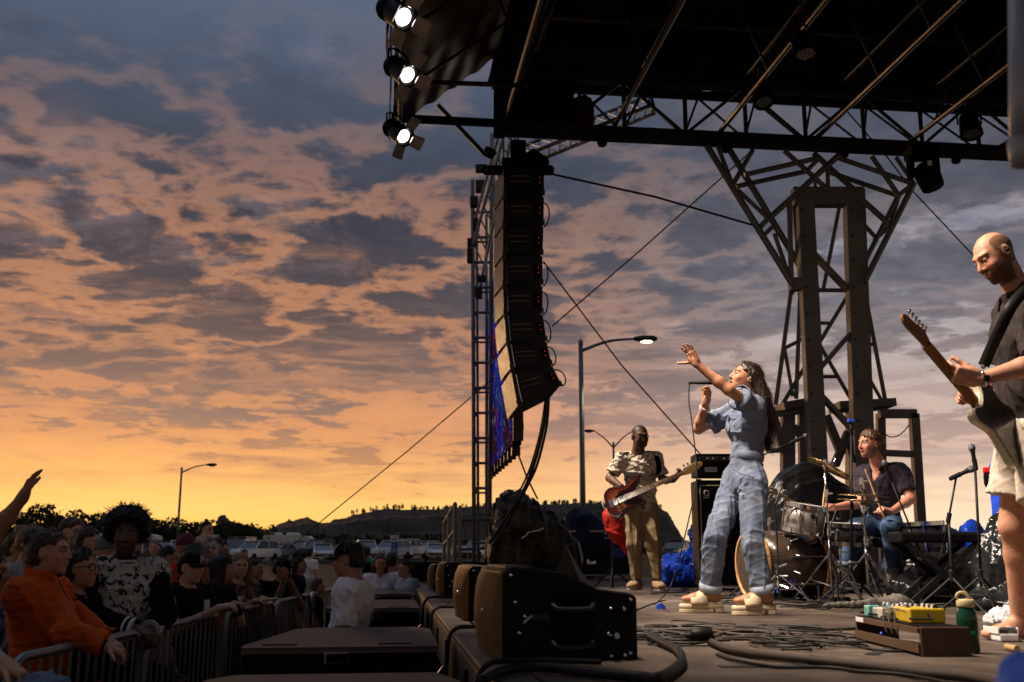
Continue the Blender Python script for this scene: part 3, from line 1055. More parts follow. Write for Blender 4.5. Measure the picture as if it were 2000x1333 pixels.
def tent():
 D = 62
 p0, p1 = P(193, 1075, D), P(298, 1075, D)
 x0, x1 = p0.x, p1.x
 e, r_ = P(193, 1047, D).z, P(245, 1034, D).z
 base = Vector(((x0 + x1) / 2, D, gz(D)))
 t = thing('canopy_tent', 'white canopy tent with a tan side wall behind the man with the afro', 'tent', base)
 mb = MB()
 cx = (x0 + x1) / 2
 mb.add([(x0, D - 1.6, e), (x1, D - 1.6, e), (x1, D + 1.6, e), (x0, D + 1.6, e), (cx, D, r_),
   (x0, D - 1.6, e - .22), (x1, D - 1.6, e - .22), (x1, D + 1.6, e - .22), (x0, D + 1.6, e - .22)],
   [(0, 1, 4), (1, 2, 4), (2, 3, 4), (3, 0, 4), (5, 6, 1, 0), (6, 7, 2, 1), (7, 8, 3, 2), (8, 5, 0, 3)])
 mb.build('canopy', M('white_tent_cloth', (.75, .75, .78), .7, var=.05), t)
 for x in (x0 + .05, x1 - .05):
  for y in (D - 1.55, D + 1.55):
   l_ = MB()
   l_.tube([(x, y, gz(D)), (x, y, e - .1)], .025, 6)
   l_.build('leg', RIM, t)
 w_ = MB()
 n = 14
 for i in range(n):
  xa, xb = x0 + .1 + (x1 - x0 - .2) * i / n, x0 + .1 + (x1 - x0 - .2) * (i + 1) / n
  ya, yb = D - 1.5 + .05 * math.sin(i * 2.1), D - 1.5 + .05 * math.sin((i + 1) * 2.1)
  w_.quad((xa, ya, gz(D) + .05), (xb, yb, gz(D) + .05), (xb, yb, e - .24), (xa, ya, e - .24))
 w_.build('side_wall', M('tan_tent_wall', (.34, .24, .15), .85, var=.12), t)
 s_ = MB()
 s_.box((x0 + (x1 - x0) * .7, D - 1.57, gz(D) + 1.35), (.45, .03, .55))
 sg = s_.build('poster', WHITE_PAINT, t)
 s_ = MB()
 s_.box((x0 + (x1 - x0) * .7, D - 1.59, gz(D) + 1.28), (.3, .01, .25))
 s_.build('print', M('blue_print', (.05, .1, .3), .5), sg)

tent()

POLE = M('galvanised_pole', (0.16, 0.18, 0.2), 0.45, 0.7, var=0.15, scale=3)

def street_lamp(name, label, px, ytop, D, px_head, yh, r0, lit, arms=1):
 top = P(px, ytop, D)
 base = Vector((top.x, D, gz(D)))
 t = thing(name, label, 'street lamp', base, 'street lamps')
 MB().tube([base, base.lerp(top, .5), top], [r0, r0 * .85, r0 * .7], 10).build('pole', POLE, t, True)
 MB().lathe(base, (0, 0, 1), [(0, r0 * 2), (.12, r0 * 2), (.3, r0 * 1.3), (.34, r0 * 1.05)], 12).build('base_plate', POLE, t)
 MB().lathe(top - Vector((0, 0, .02)), (0, 0, 1), [(0, r0 * .8), (.12, r0 * .8), (.18, r0 * .3)], 10).build('pole_cap', POLE, t)
 ends = [(px_head, yh)]
 if arms == 2:
  ends.append((px + (px - px_head), yh))
 for (hx, hy) in ends:
  he = P(hx, hy, D)
  st = top - Vector((0, 0, .25))
  am = MB()
  am.tube(smoothpath([st, st.lerp(he, .5) + Vector((0, 0, .12)), he], 5), [r0 * .55 - r0 * .02 * i for i in range(11)], 8)
  am.build('arm', POLE, t, True)
  d = Vector((1 if he.x > top.x else -1, 0, 0))
  k = r0 / .1
  h_ = MB()
  h_.lathe(he - d * .06 * k, d, [(0, .05 * k), (.05 * k, .1 * k), (.3 * k, .17 * k), (.62 * k, .16 * k), (.74 * k, .08 * k), (.76 * k, .01)], 12)
  for v in h_.v:
   v.z = he.z + (v.z - he.z) * .62
  hd = h_.build('lamp_head', M('lamp_head_metal', (.05, .05, .055), .5, .3), t, True)
  ln = MB()
  ln.lathe(he + d * .36 * k - Vector((0, 0, .075 * k)), (0, 0, -1), [(0, .13 * k), (.04 * k, .12 * k), (.06 * k, .06 * k), (.065 * k, .01)], 14)
  for v in ln.v:
   v.x = he.x + .36 * k * d.x + (v.x - he.x - .36 * k * d.x) * 1.5
  ln.build('lens', M('lit_lamp_lens', (1.0, .78, .45), .3, emis=4.0, var=0.0) if lit else M('lamp_lens', (.3, .3, .3), .2), hd, True)
  if lit:
   pl = bpy.data.lights.new('street_lamp_light', 'SPOT')
   pl.energy = 260
   pl.color = (1, .72, .4)
   pl.spot_size = R(120)
   pl.shadow_soft_size = .15
   po = bpy.data.objects.new('street_lamp_light', pl)
   COL.objects.link(po)
   po.parent = t
   po.location = he + d * .36 * k - Vector((0, 0, .3 * k)) - base

street_lamp('street_lamp', 'tall street lamp with one arm and a glowing head, left of the bassist', 1134, 672, 34, 1240, 662, .11, True)
street_lamp('street_lamp', 'distant unlit street lamp standing over the crowd at left', 355, 917, 78, 404, 908, .11, False)
street_lamp('street_lamp', 'far double-arm street lamp seen over the bassist\'s head', 1198, 868, 70, 1160, 842, .1, False, 2)

def parking_sign():
 D = 30
 top = P(771, 1046, D)
 base = Vector((top.x, D, gz(D)))
 t = thing('parking_sign', 'white sign with a black arrow over a blue accessible parking panel', 'sign', base)
 MB().tube([base, top + Vector((0, .03, 0))], .025, 8).build('post', POLE, t)
 s = .235
 z1, z2, z3 = top.z, P(771, 1058.5, D).z, P(771, 1082, D).z
 wp = MB().box((top.x, D - .03, (z1 + z2) / 2), (s, .008, z1 - z2), bevel=.003).build('white_panel', WHITE_PAINT, t)
 bp = MB().box((top.x, D - .03, (z2 + z3) / 2 - .004), (s * .8, .008, z2 - z3 - .01), bevel=.003).build('blue_panel', M('sign_blue', (.02, .12, .45), .4), t)
 blk = M('sign_black', (.02, .02, .02), .5)
 a = MB()
 za = z2 + (z1 - z2) * .3
 a.add([(top.x - .07, D - .036, za - .012), (top.x + .03, D - .036, za - .012), (top.x + .03, D - .036, za - .03), (top.x + .08, D - .036, za + .003),
   (top.x + .03, D - .036, za + .036), (top.x + .03, D - .036, za + .018), (top.x - .07, D - .036, za + .018)], [(0, 1, 2, 3, 4, 5, 6)])
 a.build('arrow', blk, wp)
 lettering('ADA', (top.x, D - .035, z2 + (z1 - z2) * .72), (1, 0, 0), (0, 0, 1), .075, blk, wp)
 # wheelchair symbol: head, back, seat and wheel
 w_ = MB()
 zc = (z2 + z3) / 2
 w_.tube([(top.x + .045 * math.cos(q) - .005, D - .037, zc - .06 + .045 * math.sin(q)) for q in np.linspace(2.3, 6.6, 14)], .008, 5)
 w_.tube([(top.x - .02, D - .037, zc + .05), (top.x - .012, D - .037, zc - .02), (top.x + .035, D - .037, zc - .02), (top.x + .055, D - .037, zc - .08)], .01, 5)
 w_.lathe((top.x - .022, D - .044, zc + .085), (0, 1, 0), [(0, .018), (.006, .018)], 10)
 w_.build('wheelchair_symbol', WHITE_PAINT, bp)

parking_sign()

# ------------------------------------------------------------------ stage deck
STEEL = M('dark_steel', (0.055, 0.052, 0.05), 0.5, 0.6, var=0.25, scale=5)
GALV = M('galvanised_steel', (0.20, 0.19, 0.18), 0.5, 0.55, var=0.3, scale=4)
ALU = M('aluminium', (0.42, 0.41, 0.4), 0.4, 0.85, var=0.2, scale=6)
BLACK = M('black_paint', (0.008, 0.008, 0.008), 0.5, var=0.2, spec=.15)
BLACKM = M('matte_black', (0.004, 0.004, 0.004), 0.75, var=0.2, spec=.06)
CHROME = M('chrome', (0.65, 0.65, 0.66), 0.12, 1.0, var=0.05)
RUBBER = M('black_rubber', (0.015, 0.014, 0.013), 0.6, var=0.2)
DECK = M('stage_plywood', (0.098, 0.074, 0.057), 0.58, var=0.5, scale=5, bump=0.25, bscale=30,
   col2=(0.05, 0.036, 0.028), fac2=(0.38, 0.64), scale2=1.3)

ALONG0, ALONG1, DEEP = -3.0, 16.5, 11.5

def bar(name, a, b, r, mat, parent, seg=6):
 return MB().tube([a, b], r, seg).build(name, mat, parent)

def deck():
 # carrier under the boards
 sx = (EX, EY, Vector((0, 0, 1)))
 sub = MB()
 sub.box(S(DEEP / 2 + .06, (ALONG0 + ALONG1) / 2, -.16), (DEEP - .12, ALONG1 - ALONG0, .24), sx)
 fl = tag(sub.build('stage_floor', STEEL), kind='structure')
 pw, pl = 1.22, 2.44
 a0 = .15
 i = 0
 while a0 < DEEP - .1:
  b0 = ALONG0 + (0 if i % 2 else -pl / 2)
  w_ = min(pw, DEEP - a0)
  while b0 < ALONG1:
   bb0, bb1 = max(b0, ALONG0), min(b0 + pl, ALONG1)
   if bb1 - bb0 > .05:
    dz = rnd.uniform(-.0012, .0012)
    mb = MB().box(S(a0 + w_ / 2, (bb0 + bb1) / 2, -.02 + dz), (w_ - .006, bb1 - bb0 - .006, .04), sx)
    mb.build('panel', DECK, fl)
   b0 += pl
  a0 += pw
  i += 1
 # front edge profile
 ed = M('edge_profile_metal', (0.115, 0.095, 0.078), 0.55, 0.3, var=0.3, scale=4, bump=.15, bscale=20)
 b0 = ALONG0
 while b0 < ALONG1:
  b1 = min(b0 + 2.44, ALONG1)
  MB().box(S(.06, (b0 + b1) / 2, -.016), (.155, b1 - b0 - .006, .032), sx, bevel=.006).build('edge_strip', ed, fl)
  MB().box(S(.005, (b0 + b1) / 2, -.155), (.04, b1 - b0 - .008, .24), sx, bevel=.005).build('edge_board', ed, fl)
  for k in (.3, 1.75):
   if b0 + k < b1:
    MB().box(S(-.022, b0 + k, -.15), (.012, .10, .15), sx, bevel=.004).build('socket_plate', BLACK, fl)
    MB().tube([S(-.03, b0 + k - .02, -.22), S(-.06, b0 + k - .02, -.26), S(-.06, b0 + k + .03, -.3)], .012, 6).build('latch', CHROME, fl)
  b0 = b1
 # black skirt below, hanging in folds
 mb = MB()
 n = 160
 for j in range(n + 1):
  b = ALONG0 + (ALONG1 - ALONG0) * j / n
  k = .03 * math.sin(j * 1.9) + .015 * math.sin(j * .7)
  p, q = S(.06 + k * .3, b, -.275), S(.05 + k, b, GZ + .01)
  mb.v += [p, q]
 mb.f = [(2 * j, 2 * j + 1, 2 * j + 3, 2 * j + 2) for j in range(n)]
 mb.build('skirt', BLACKM, fl, True)
 # scuffed paint and tape marks lie on the boards
 tp = M('gaffer_tape', (0.03, 0.028, 0.026), .5)
 for (px, py, ln, ang) in ((1310, 1172, .5, .2), (1720, 1272, .35, 1.0), (1560, 1300, .6, .1), (1480, 1240, .3, 1.3)):
  p = PF(px, py, .002)
  d = Vector((math.cos(ang), math.sin(ang), 0))
  MB().box(p, (ln, .05, .0015), (d, Vector((-d.y, d.x, 0)), Vector((0, 0, 1)))).build('tape_strip', tp, fl)

deck()

# ------------------------------------------------------------------ roof
BB = 12.3                        # the far roof beam, along the stage
ZB, ZT = 5.72, 6.50              # bottom and top chord
ROOF = thing('stage_roof', 'black stage roof of steel beams, trusses and dark canopy overhead', 'stage roof', S(5, 6, ZB))
TUBE = M('roof_tube_steel', (0.055, 0.046, 0.038), 0.42, 0.4, var=0.3, scale=3)
CANOPY = M('canopy_vinyl', (0.008, 0.007, 0.006), 0.5, spec=.1, var=0.25, scale=2, bump=.2, bscale=3)

def on_beam(px, py):
 """where the sight line meets the plane of the far beam"""
 d = ray(px, py)
 o = Vector((0, 0, CAMZ))
 t = (BB - (o - E0).dot(EY)) / d.dot(EY)
 p = o + d * t
 return (p - E0).dot(EX), p.z

def roof():
 sx = (EX, EY, Vector((0, 0, 1)))
 aL, aR = .92, 11.6
 for (z, h, nm) in ((ZB, .17, 'lower_beam'), (ZT, .12, 'upper_beam')):
  MB().box(S((aL + aR) / 2, BB, z), (aR - aL, .16, h), sx, bevel=.01).build(nm, STEEL, ROOF)
 # second row of chords just behind
 MB().box(S((aL + aR) / 2, BB + .62, ZT + .12), (aR - aL, .1, .1), sx).build('upper_beam', STEEL, ROOF)
 # web of the beam
 n = 13
 w = (aR - aL) / n
 for i in range(n + 1):
  a = aL + w * i
  bar('strut', S(a + .03, BB, ZB + .08), S(a + .03, BB, ZT - .06), .03, STEEL, ROOF)
  if i < n:
   if i % 2:
    bar('strut', S(a + .06, BB, ZB + .08), S(a + w - .02, BB, ZT - .06), .024, STEEL, ROOF)
   else:
    bar('strut', S(a + .06, BB, ZT - .06), S(a + w - .02, BB, ZB + .08), .024, STEEL, ROOF)
   bar('strut', S(a + w * .5, BB + .62, ZT + .08), S(a + w * .95, BB + .05, ZB + .1), .018, STEEL, ROOF)
   bar('strut', S(a + w * .5, BB + .62, ZT + .08), S(a + w * .05, BB + .05, ZB + .1), .018, STEEL, ROOF)
 # closed panel at the front corner
 MB().box(S(1.45, BB + .13, (ZB + ZT) / 2 + .03), (1.0, .05, ZT - ZB - .12), sx).build('corner_panel', BLACK, ROOF)
 # trusses that carry the canopy towards the near side
 for k, px in enumerate((986, 1196, 1402, 1592, 1772, 1950, 2110)):
  a, _ = on_beam(px, 255 + (px - 986) * .065)
  lo = ROOF
  tr = MB().tube([S(a, BB - .05, ZB + .06), S(a, -2, ZB + .02)], .032, 8).build('truss', TUBE, ROOF, True)
  MB().tube([S(a + .35, BB - .05, ZT + .02), S(a + .35, -2, ZT - .02)], .026, 8).build('chord', TUBE, tr, True)
  b = BB - .7
  j = 0
  while b > 1:
   bar('strut', S(a, b, ZB + .05), S(a + .35, b, ZT), .016, TUBE, tr)
   bar('strut', S(a, b, ZB + .05), S(a + .35, b - 1.15, ZT), .016, TUBE, tr)
   bar('strut', S(a, b - 1.15, ZB + .05), S(a - .3, b - 1.15, ZT + .02), .013, TUBE, tr)
   b -= 1.15
   j += 1
 # purlins
 for b in (11.0, 9.3, 7.9, 6.5, 5.1, 3.7):
  MB().tube([S(aL, b, ZT + .10), S(aR, b, ZT + .10)], .03, 8).build('purlin', TUBE, ROOF, True)
 # canopy skin, sagging between the purlins
 na, nb = 40, 60
 vs_, fs = [], []
 for i in range(na + 1):
  for j in range(nb + 1):
   a = aL - .05 + (aR + .6 - aL) * i / na
   b = -2.2 + (BB + .75 + 2.2) * j / nb
   vs_.append(S(a, b, ZT + .24 + .03 * math.sin(a * 5.2) * math.sin(b * 2.1) + .012 * math.sin(a * 13 + b * 3)))
 for i in range(na):
  for j in range(nb):
   q = i * (nb + 1) + j
   fs.append((q, q + 1, q + nb + 2, q + nb + 1))
 meshobj('canopy', vs_, fs, CANOPY, ROOF, True)
 # front wing: the cloth soffit rises from the fascia to the beam
 vs_, fs = [], []
 na, nb = 30, 90
 for i in range(na + 1):
  for j in range(nb + 1):
   t = i / na
   a = -.40 + (aL + .40) * t
   b = -2.2 + (BB - .02 + 2.2) * j / nb
   z = 5.62 + (ZT + .2 - 5.62) * (t ** .9)
   gather = math.exp(-((b - BB) / 1.6) ** 2)
   z += .008 * math.sin(b * 9 + t * 3.5) * (.3 + t) + gather * .022 * math.sin(t * 30 + b * 3.0) - .03 * math.sin(math.pi * t) * (.5 + .5 * math.sin(b * 2.2))
   vs_.append(S(a, b, z))
 for i in range(na):
  for j in range(nb):
   q = i * (nb + 1) + j
   fs.append((q, q + nb + 1, q + nb + 2, q + 1))
 soffit = M('canopy_soffit', (0.030, 0.021, 0.011), 0.42, var=0.3, scale=2)
 meshobj('soffit', vs_, fs, soffit, ROOF, True)
 for b in (11.2, 9.8, 8.4, 7.0, 5.6, 4.2):
  MB().tube([S(-.38, b, 5.60), S(aL, b, ZT + .10)], .022, 6).build('rafter', TUBE, ROOF)
 # fascia cloth
 vs_, fs = [], []
 nb, nz = 110, 8
 for j in range(nb + 1):
  for k in range(nz + 1):
   b = -2.2 + (BB - .1 + 2.2) * j / nb
   z = 5.42 + 1.35 * k / nz
   vs_.append(S(-.44 + .012 * math.sin(b * 3.1) * (1 - k / nz) + .006 * math.sin(b * 7.7 + k), b, z))
 for j in range(nb):
  for k in range(nz):
   q = j * (nz + 1) + k
   fs.append((q, q + nz + 1, q + nz + 2, q + 1))
 meshobj('fascia', vs_, fs, CANOPY, ROOF, True)
 vs_ = []
 fs = []
 for j in range(21):
  b = 9.4 + 1.5 * j / 20
  for k in range(5):
   vs_.append(S(-.475 - .012 * math.sin(b * 9) - .02 * math.sin(k), b, 5.75 + .75 * k / 4))
 for j in range(20):
  for k in range(4):
   q = j * 5 + k
   fs.append((q, q + 5, q + 6, q + 1))
 meshobj('banner', vs_, fs, M('dark_red_cloth', (.12, .015, .012), .7), ROOF, True)
 # front rail the lamps hang from, and outriggers
 MB().tube([S(-.33, BB, 5.6), S(-.33, -2, 5.6)], .035, 8).build('lamp_rail', BLACK, ROOF, True)
 MB().box(S(.25, BB + .02, 5.80), (1.35, .07, .09), sx).build('outrigger', BLACK, ROOF)
 p0, p1 = P(815, 160, 10.9), P(1035, 168, 10.9)
 MB().tube([p0, p1], .03, 8).build('cross_tube', TUBE, ROOF)
 MB().tube([P(855, 205, 12.2), P(948, 303, 12.6)], .03, 8).build('diagonal_stay', STEEL, ROOF)
 MB().beam(S(aL + .03, BB + .02, ZB - .1), S(aL + .03, BB + .02, ZT + .3), .14, .14).build('corner_post', STEEL, ROOF)
 # ball feet under the lower beam
 for px, py in ((1176, 278), (1418, 296), (1648, 307), (1868, 322)):
  a, _ = on_beam(px, py)
  MB().lathe(S(a, BB, ZB - .19), (0, 0, 1), [(0, .01), (.02, .055), (.06, .07), (.1, .05), (.12, .02)], 12).build('pin_ball', BLACK, ROOF, True)

roof()

# ------------------------------------------------------------------ stage lamps along the front rail
BARN = M('barn_door_metal', (0.35, 0.31, 0.27), 0.5, 0.4, var=0.35, scale=8)
LENS = M('lit_lens', (1.0, .86, .78), .2, emis=6.0, var=0.0)
LAMP_LABELS = {0: 'lit front lamp with open barn doors, lowest and farthest of the three on the fascia',
    1: 'lit front lamp in the middle of the three on the fascia',
    2: 'lit front lamp at the top edge of the picture, uppermost of three',
    3: 'front lamp on the fascia rail nearest the singer',
    4: 'front lamp on the fascia rail between singer and guitarist',
    5: 'front lamp on the fascia rail nearest the guitarist'}
AIMS = [Vector((1.4, 10.6, 1.0)), Vector((1.9, 8.8, 1.1)), Vector((2.6, 8.7, 1.0)), Vector((1.5, 7.2, 1.0)), Vector((2.0, 5.9, 1.2)), Vector((2.1, 4.7, 1.3))]

def stage_lamp(i, head, watts):
 aim = AIMS[i]
 d = Vector((.62, -.5, -.62)).normalized() if i < 3 else (aim - head).normalized()
 t = thing('stage_lamp', LAMP_LABELS[i], 'stage lamp', head, 'lamps along the front rail')
 x, y, d = frame(d)
 back = head - d * .2
 MB().lathe(back, d, [(0, .06), (.02, .1), (.2, .115), (.34, .125), (.36, .125), (.36, .108), (.325, .105)], 18).build('housing', BLACK, t, True)
 for k in range(4):
  MB().lathe(back, d, [(.05 + .03 * k, .112), (.062 + .03 * k, .118), (.066 + .03 * k, .112)], 18).build('cooling_fin', BLACK, t)
 MB().lathe(back + d * .335, d, [(0, .082), (.008, .078), (.02, .05), (.024, .01)], 18).build('lens', LENS, t, True)
 MB().lathe(back + d * .36, d, [(0, .128), (.012, .13), (.014, .112)], 18, cap=False).build('door_frame', BLACK, t)
 for k in range(4):
  a = k * math.pi / 2
  u = x * math.cos(a) + y * math.sin(a)
  v = -x * math.sin(a) + y * math.cos(a)
  o = back + d * .37 + u * .11
  dd = (d * .22 + u * .97).normalized() if k != 2 else (d * .75 + u * .66).normalized()
  L, w0, w1 = .16, .075, .085
  bd = MB()
  nn = dd.cross(v)
  pts = [o - v * w0, o + v * w0, o + dd * (L * .9) + v * w1, o + dd * L + v * (w1 - .02), o + dd * L - v * (w1 - .02), o + dd * (L * .9) - v * w1]
  bd.add(pts + [p + nn * .003 for p in pts], [(0, 1, 2, 3, 4, 5), (11, 10, 9, 8, 7, 6), (0, 6, 7, 1), (1, 7, 8, 2), (2, 8, 9, 3), (3, 9, 10, 4), (4, 10, 11, 5), (5, 11, 6, 0)])
  bd.build('barn_door', BARN, t)
  MB().tube([o - v * .05, o + v * .05], .007, 5).build('hinge', CHROME, t)
 # yoke to the rail
 yk = MB()
 piv = head - d * .05
 top = piv + Vector((0, 0, .2))
 sd = d.cross(Vector((0, 0, 1))).normalized()
 yk.tube([piv + sd * .14, piv + sd * .14 + Vector((0, 0, .17)), top + sd * .08, top - sd * .08, piv - sd * .14 + Vector((0, 0, .17)), piv - sd * .14], .012, 6)
 yk.build('yoke', BLACK, t)
 MB().box(top + Vector((0, 0, .05)), (.05, .05, .1)).build('clamp', BLACK, t)
 L = bpy.data.lights.new('stage_lamp_light', 'SPOT')
 L.energy = watts * 1.25
 L.color = (1.0, .84, .68)
 L.spot_size = R(44 if i < 3 else 62)
 L.spot_blend = .6
 L.shadow_soft_size = .11
 lo = bpy.data.objects.new('stage_lamp_light', L)
 COL.objects.link(lo)
 lo.parent = t
 lo.location = d * .30
 lo.rotation_euler = (aim - (head + d * .30)).to_track_quat('-Z', 'Y').to_euler()

for i, (p, wt) in enumerate([(P(776, 258, 11.5), 1500), (P(782, 138, 9.9), 900), (P(772, 25, 8.6), 1000),
        (S(-.28, 7.0, 5.35), 1100), (S(-.28, 5.6, 5.35), 900), (S(-.28, 4.2, 5.35), 1000)]):
 stage_lamp(i, p, wt)

# hanging spots under the roof
def par_can(label, top, aim, lens_mat, scale=1.0):
 t = thing('par_can', label, 'spotlight', top, 'spotlights hung under the roof')
 d = (aim - top).normalized()
 o = top + Vector((0, 0, -.22 * scale))
 s = scale
 MB().lathe(o - d * .12 * s, d, [(0, .05 * s), (.02 * s, .09 * s), (.18 * s, .11 * s), (.26 * s, .115 * s), (.26 * s, .1 * s), (.235 * s, .098 * s)], 18).build('housing', BLACKM, t, True)
 lf = MB().lathe(o + d * .11 * s, d, [(0, .098 * s), (.006, .098 * s)], 18).build('lens_plate', lens_mat, t)
 x, y, d = frame(d)
 led = M('led_cell', (.55, .5, .46), .15, .3)
 for i in range(-3, 4):
  for j in range(-3, 4):
   if i * i + j * j <= 10:
    q = o + d * .118 * s + x * (i * .026 * s + (j % 2) * .012 * s) + y * j * .025 * s
    MB().lathe(q, d, [(0, .010 * s), (.008 * s, .008 * s), (.01 * s, .002)], 6).build('led', led, lf)
 sd = d.cross(Vector((0, 0, 1))).normalized() if abs(d.z) < .98 else Vector((1, 0, 0))
 MB().tube([o + sd * .12 * s, o + sd * .12 * s + Vector((0, 0, .14 * s)), top, o - sd * .12 * s + Vector((0, 0, .14 * s)), o - sd * .12 * s], .01 * s, 6).build('yoke', BLACK, t)
 MB().box(top + Vector((0, 0, .04)), (.06, .06, .12)).build('clamp', BLACK, t)

PLATE = M('led_plate', (.03, .028, .026), .3)
par_can('dark led spotlight with dotted face high under the roof, upper middle', P(1566, 45, 9.0), P(1566, 45, 9.0) + Vector((.05, -.25, -1)), PLATE, 1.0)
par_can('dark led spotlight with dotted face on the far roof beam', P(1486, 150, 11.4), P(1486, 150, 11.4) + Vector((.02, -.4, -1)), PLATE, 1.05)
par_can('black spotlight hanging below the beam near the guitarist', P(1890, 205, 11.6), P(1890, 205, 11.6) + Vector((-.02, -.25, -1)), PLATE, 1.15)

def moving_head():
 top = P(1800, 290, 11.4)
 t = thing('moving_head_light', 'bulky black moving head light under the beam, right of the tower top', 'spotlight', top)
 MB().box(top - Vector((0, 0, .06)), (.34, .3, .13), bevel=.03).build('base', BLACKM, t)
 for s in (-1, 1):
  MB().box(top + Vector((s * .15, 0, -.24)), (.06, .13, .28), bevel=.02).build('yoke_arm', BLACKM, t)
 d = Vector((.25, -.15, -1)).normalized()
 MB().lathe(top + Vector((0, 0, -.2)), d, [(0, .07), (.03, .12), (.16, .15), (.3, .135), (.33, .12), (.33, .1)], 10).build('head', BLACKM, t)
 MB().lathe(top + Vector((0, 0, -.2)) + d * .325, d, [(0, .095), (.01, .06)], 14).build('lens', CARGLASS, t)
 MB().box(top + Vector((.02, -.14, -.24)), (.05, .01, .06)).build('display', M('display_light', (.6, .6, .62), .2), t)

moving_head()

def hoist():
 c = P(1138, 218, 12.35)
 t = thing('chain_hoist_bag', 'rounded dark chain bag hanging inside the roof beam', 'chain bag', c)
 MB().lathe(c - Vector((0, 0, .2)), (0, 0, 1), [(0, .12), (.04, .15), (.28, .15), (.36, .12), (.4, .05)], 16).build('bag', M('chain_bag_cloth', (.035, .02, .012), .7), t, True)
 for dx in (-.06, .05, .02):
  MB().tube([c + Vector((dx, 0, .2)), c + Vector((dx * .3, 0, .4))], .008, 5).build('chain', STEEL, t)

hoist()

# ------------------------------------------------------------------ support tower beside the stage
COLSTEEL = M('tower_column_steel', (0.18, 0.172, 0.168), 0.55, 0.1, var=0.35, scale=2.5, bump=.1, bscale=12)
TT = thing('support_tower', 'tall steel support tower with braced columns behind the drummer', 'tower', P(1640, 1080, 13.6))

def z3(cx, cy):
 return 1350 + cx / 3.077, 150 + cy / 3.077

def z4(cx, cy):
 return 1450 + cx / 2.151, 340 + cy / 2.151

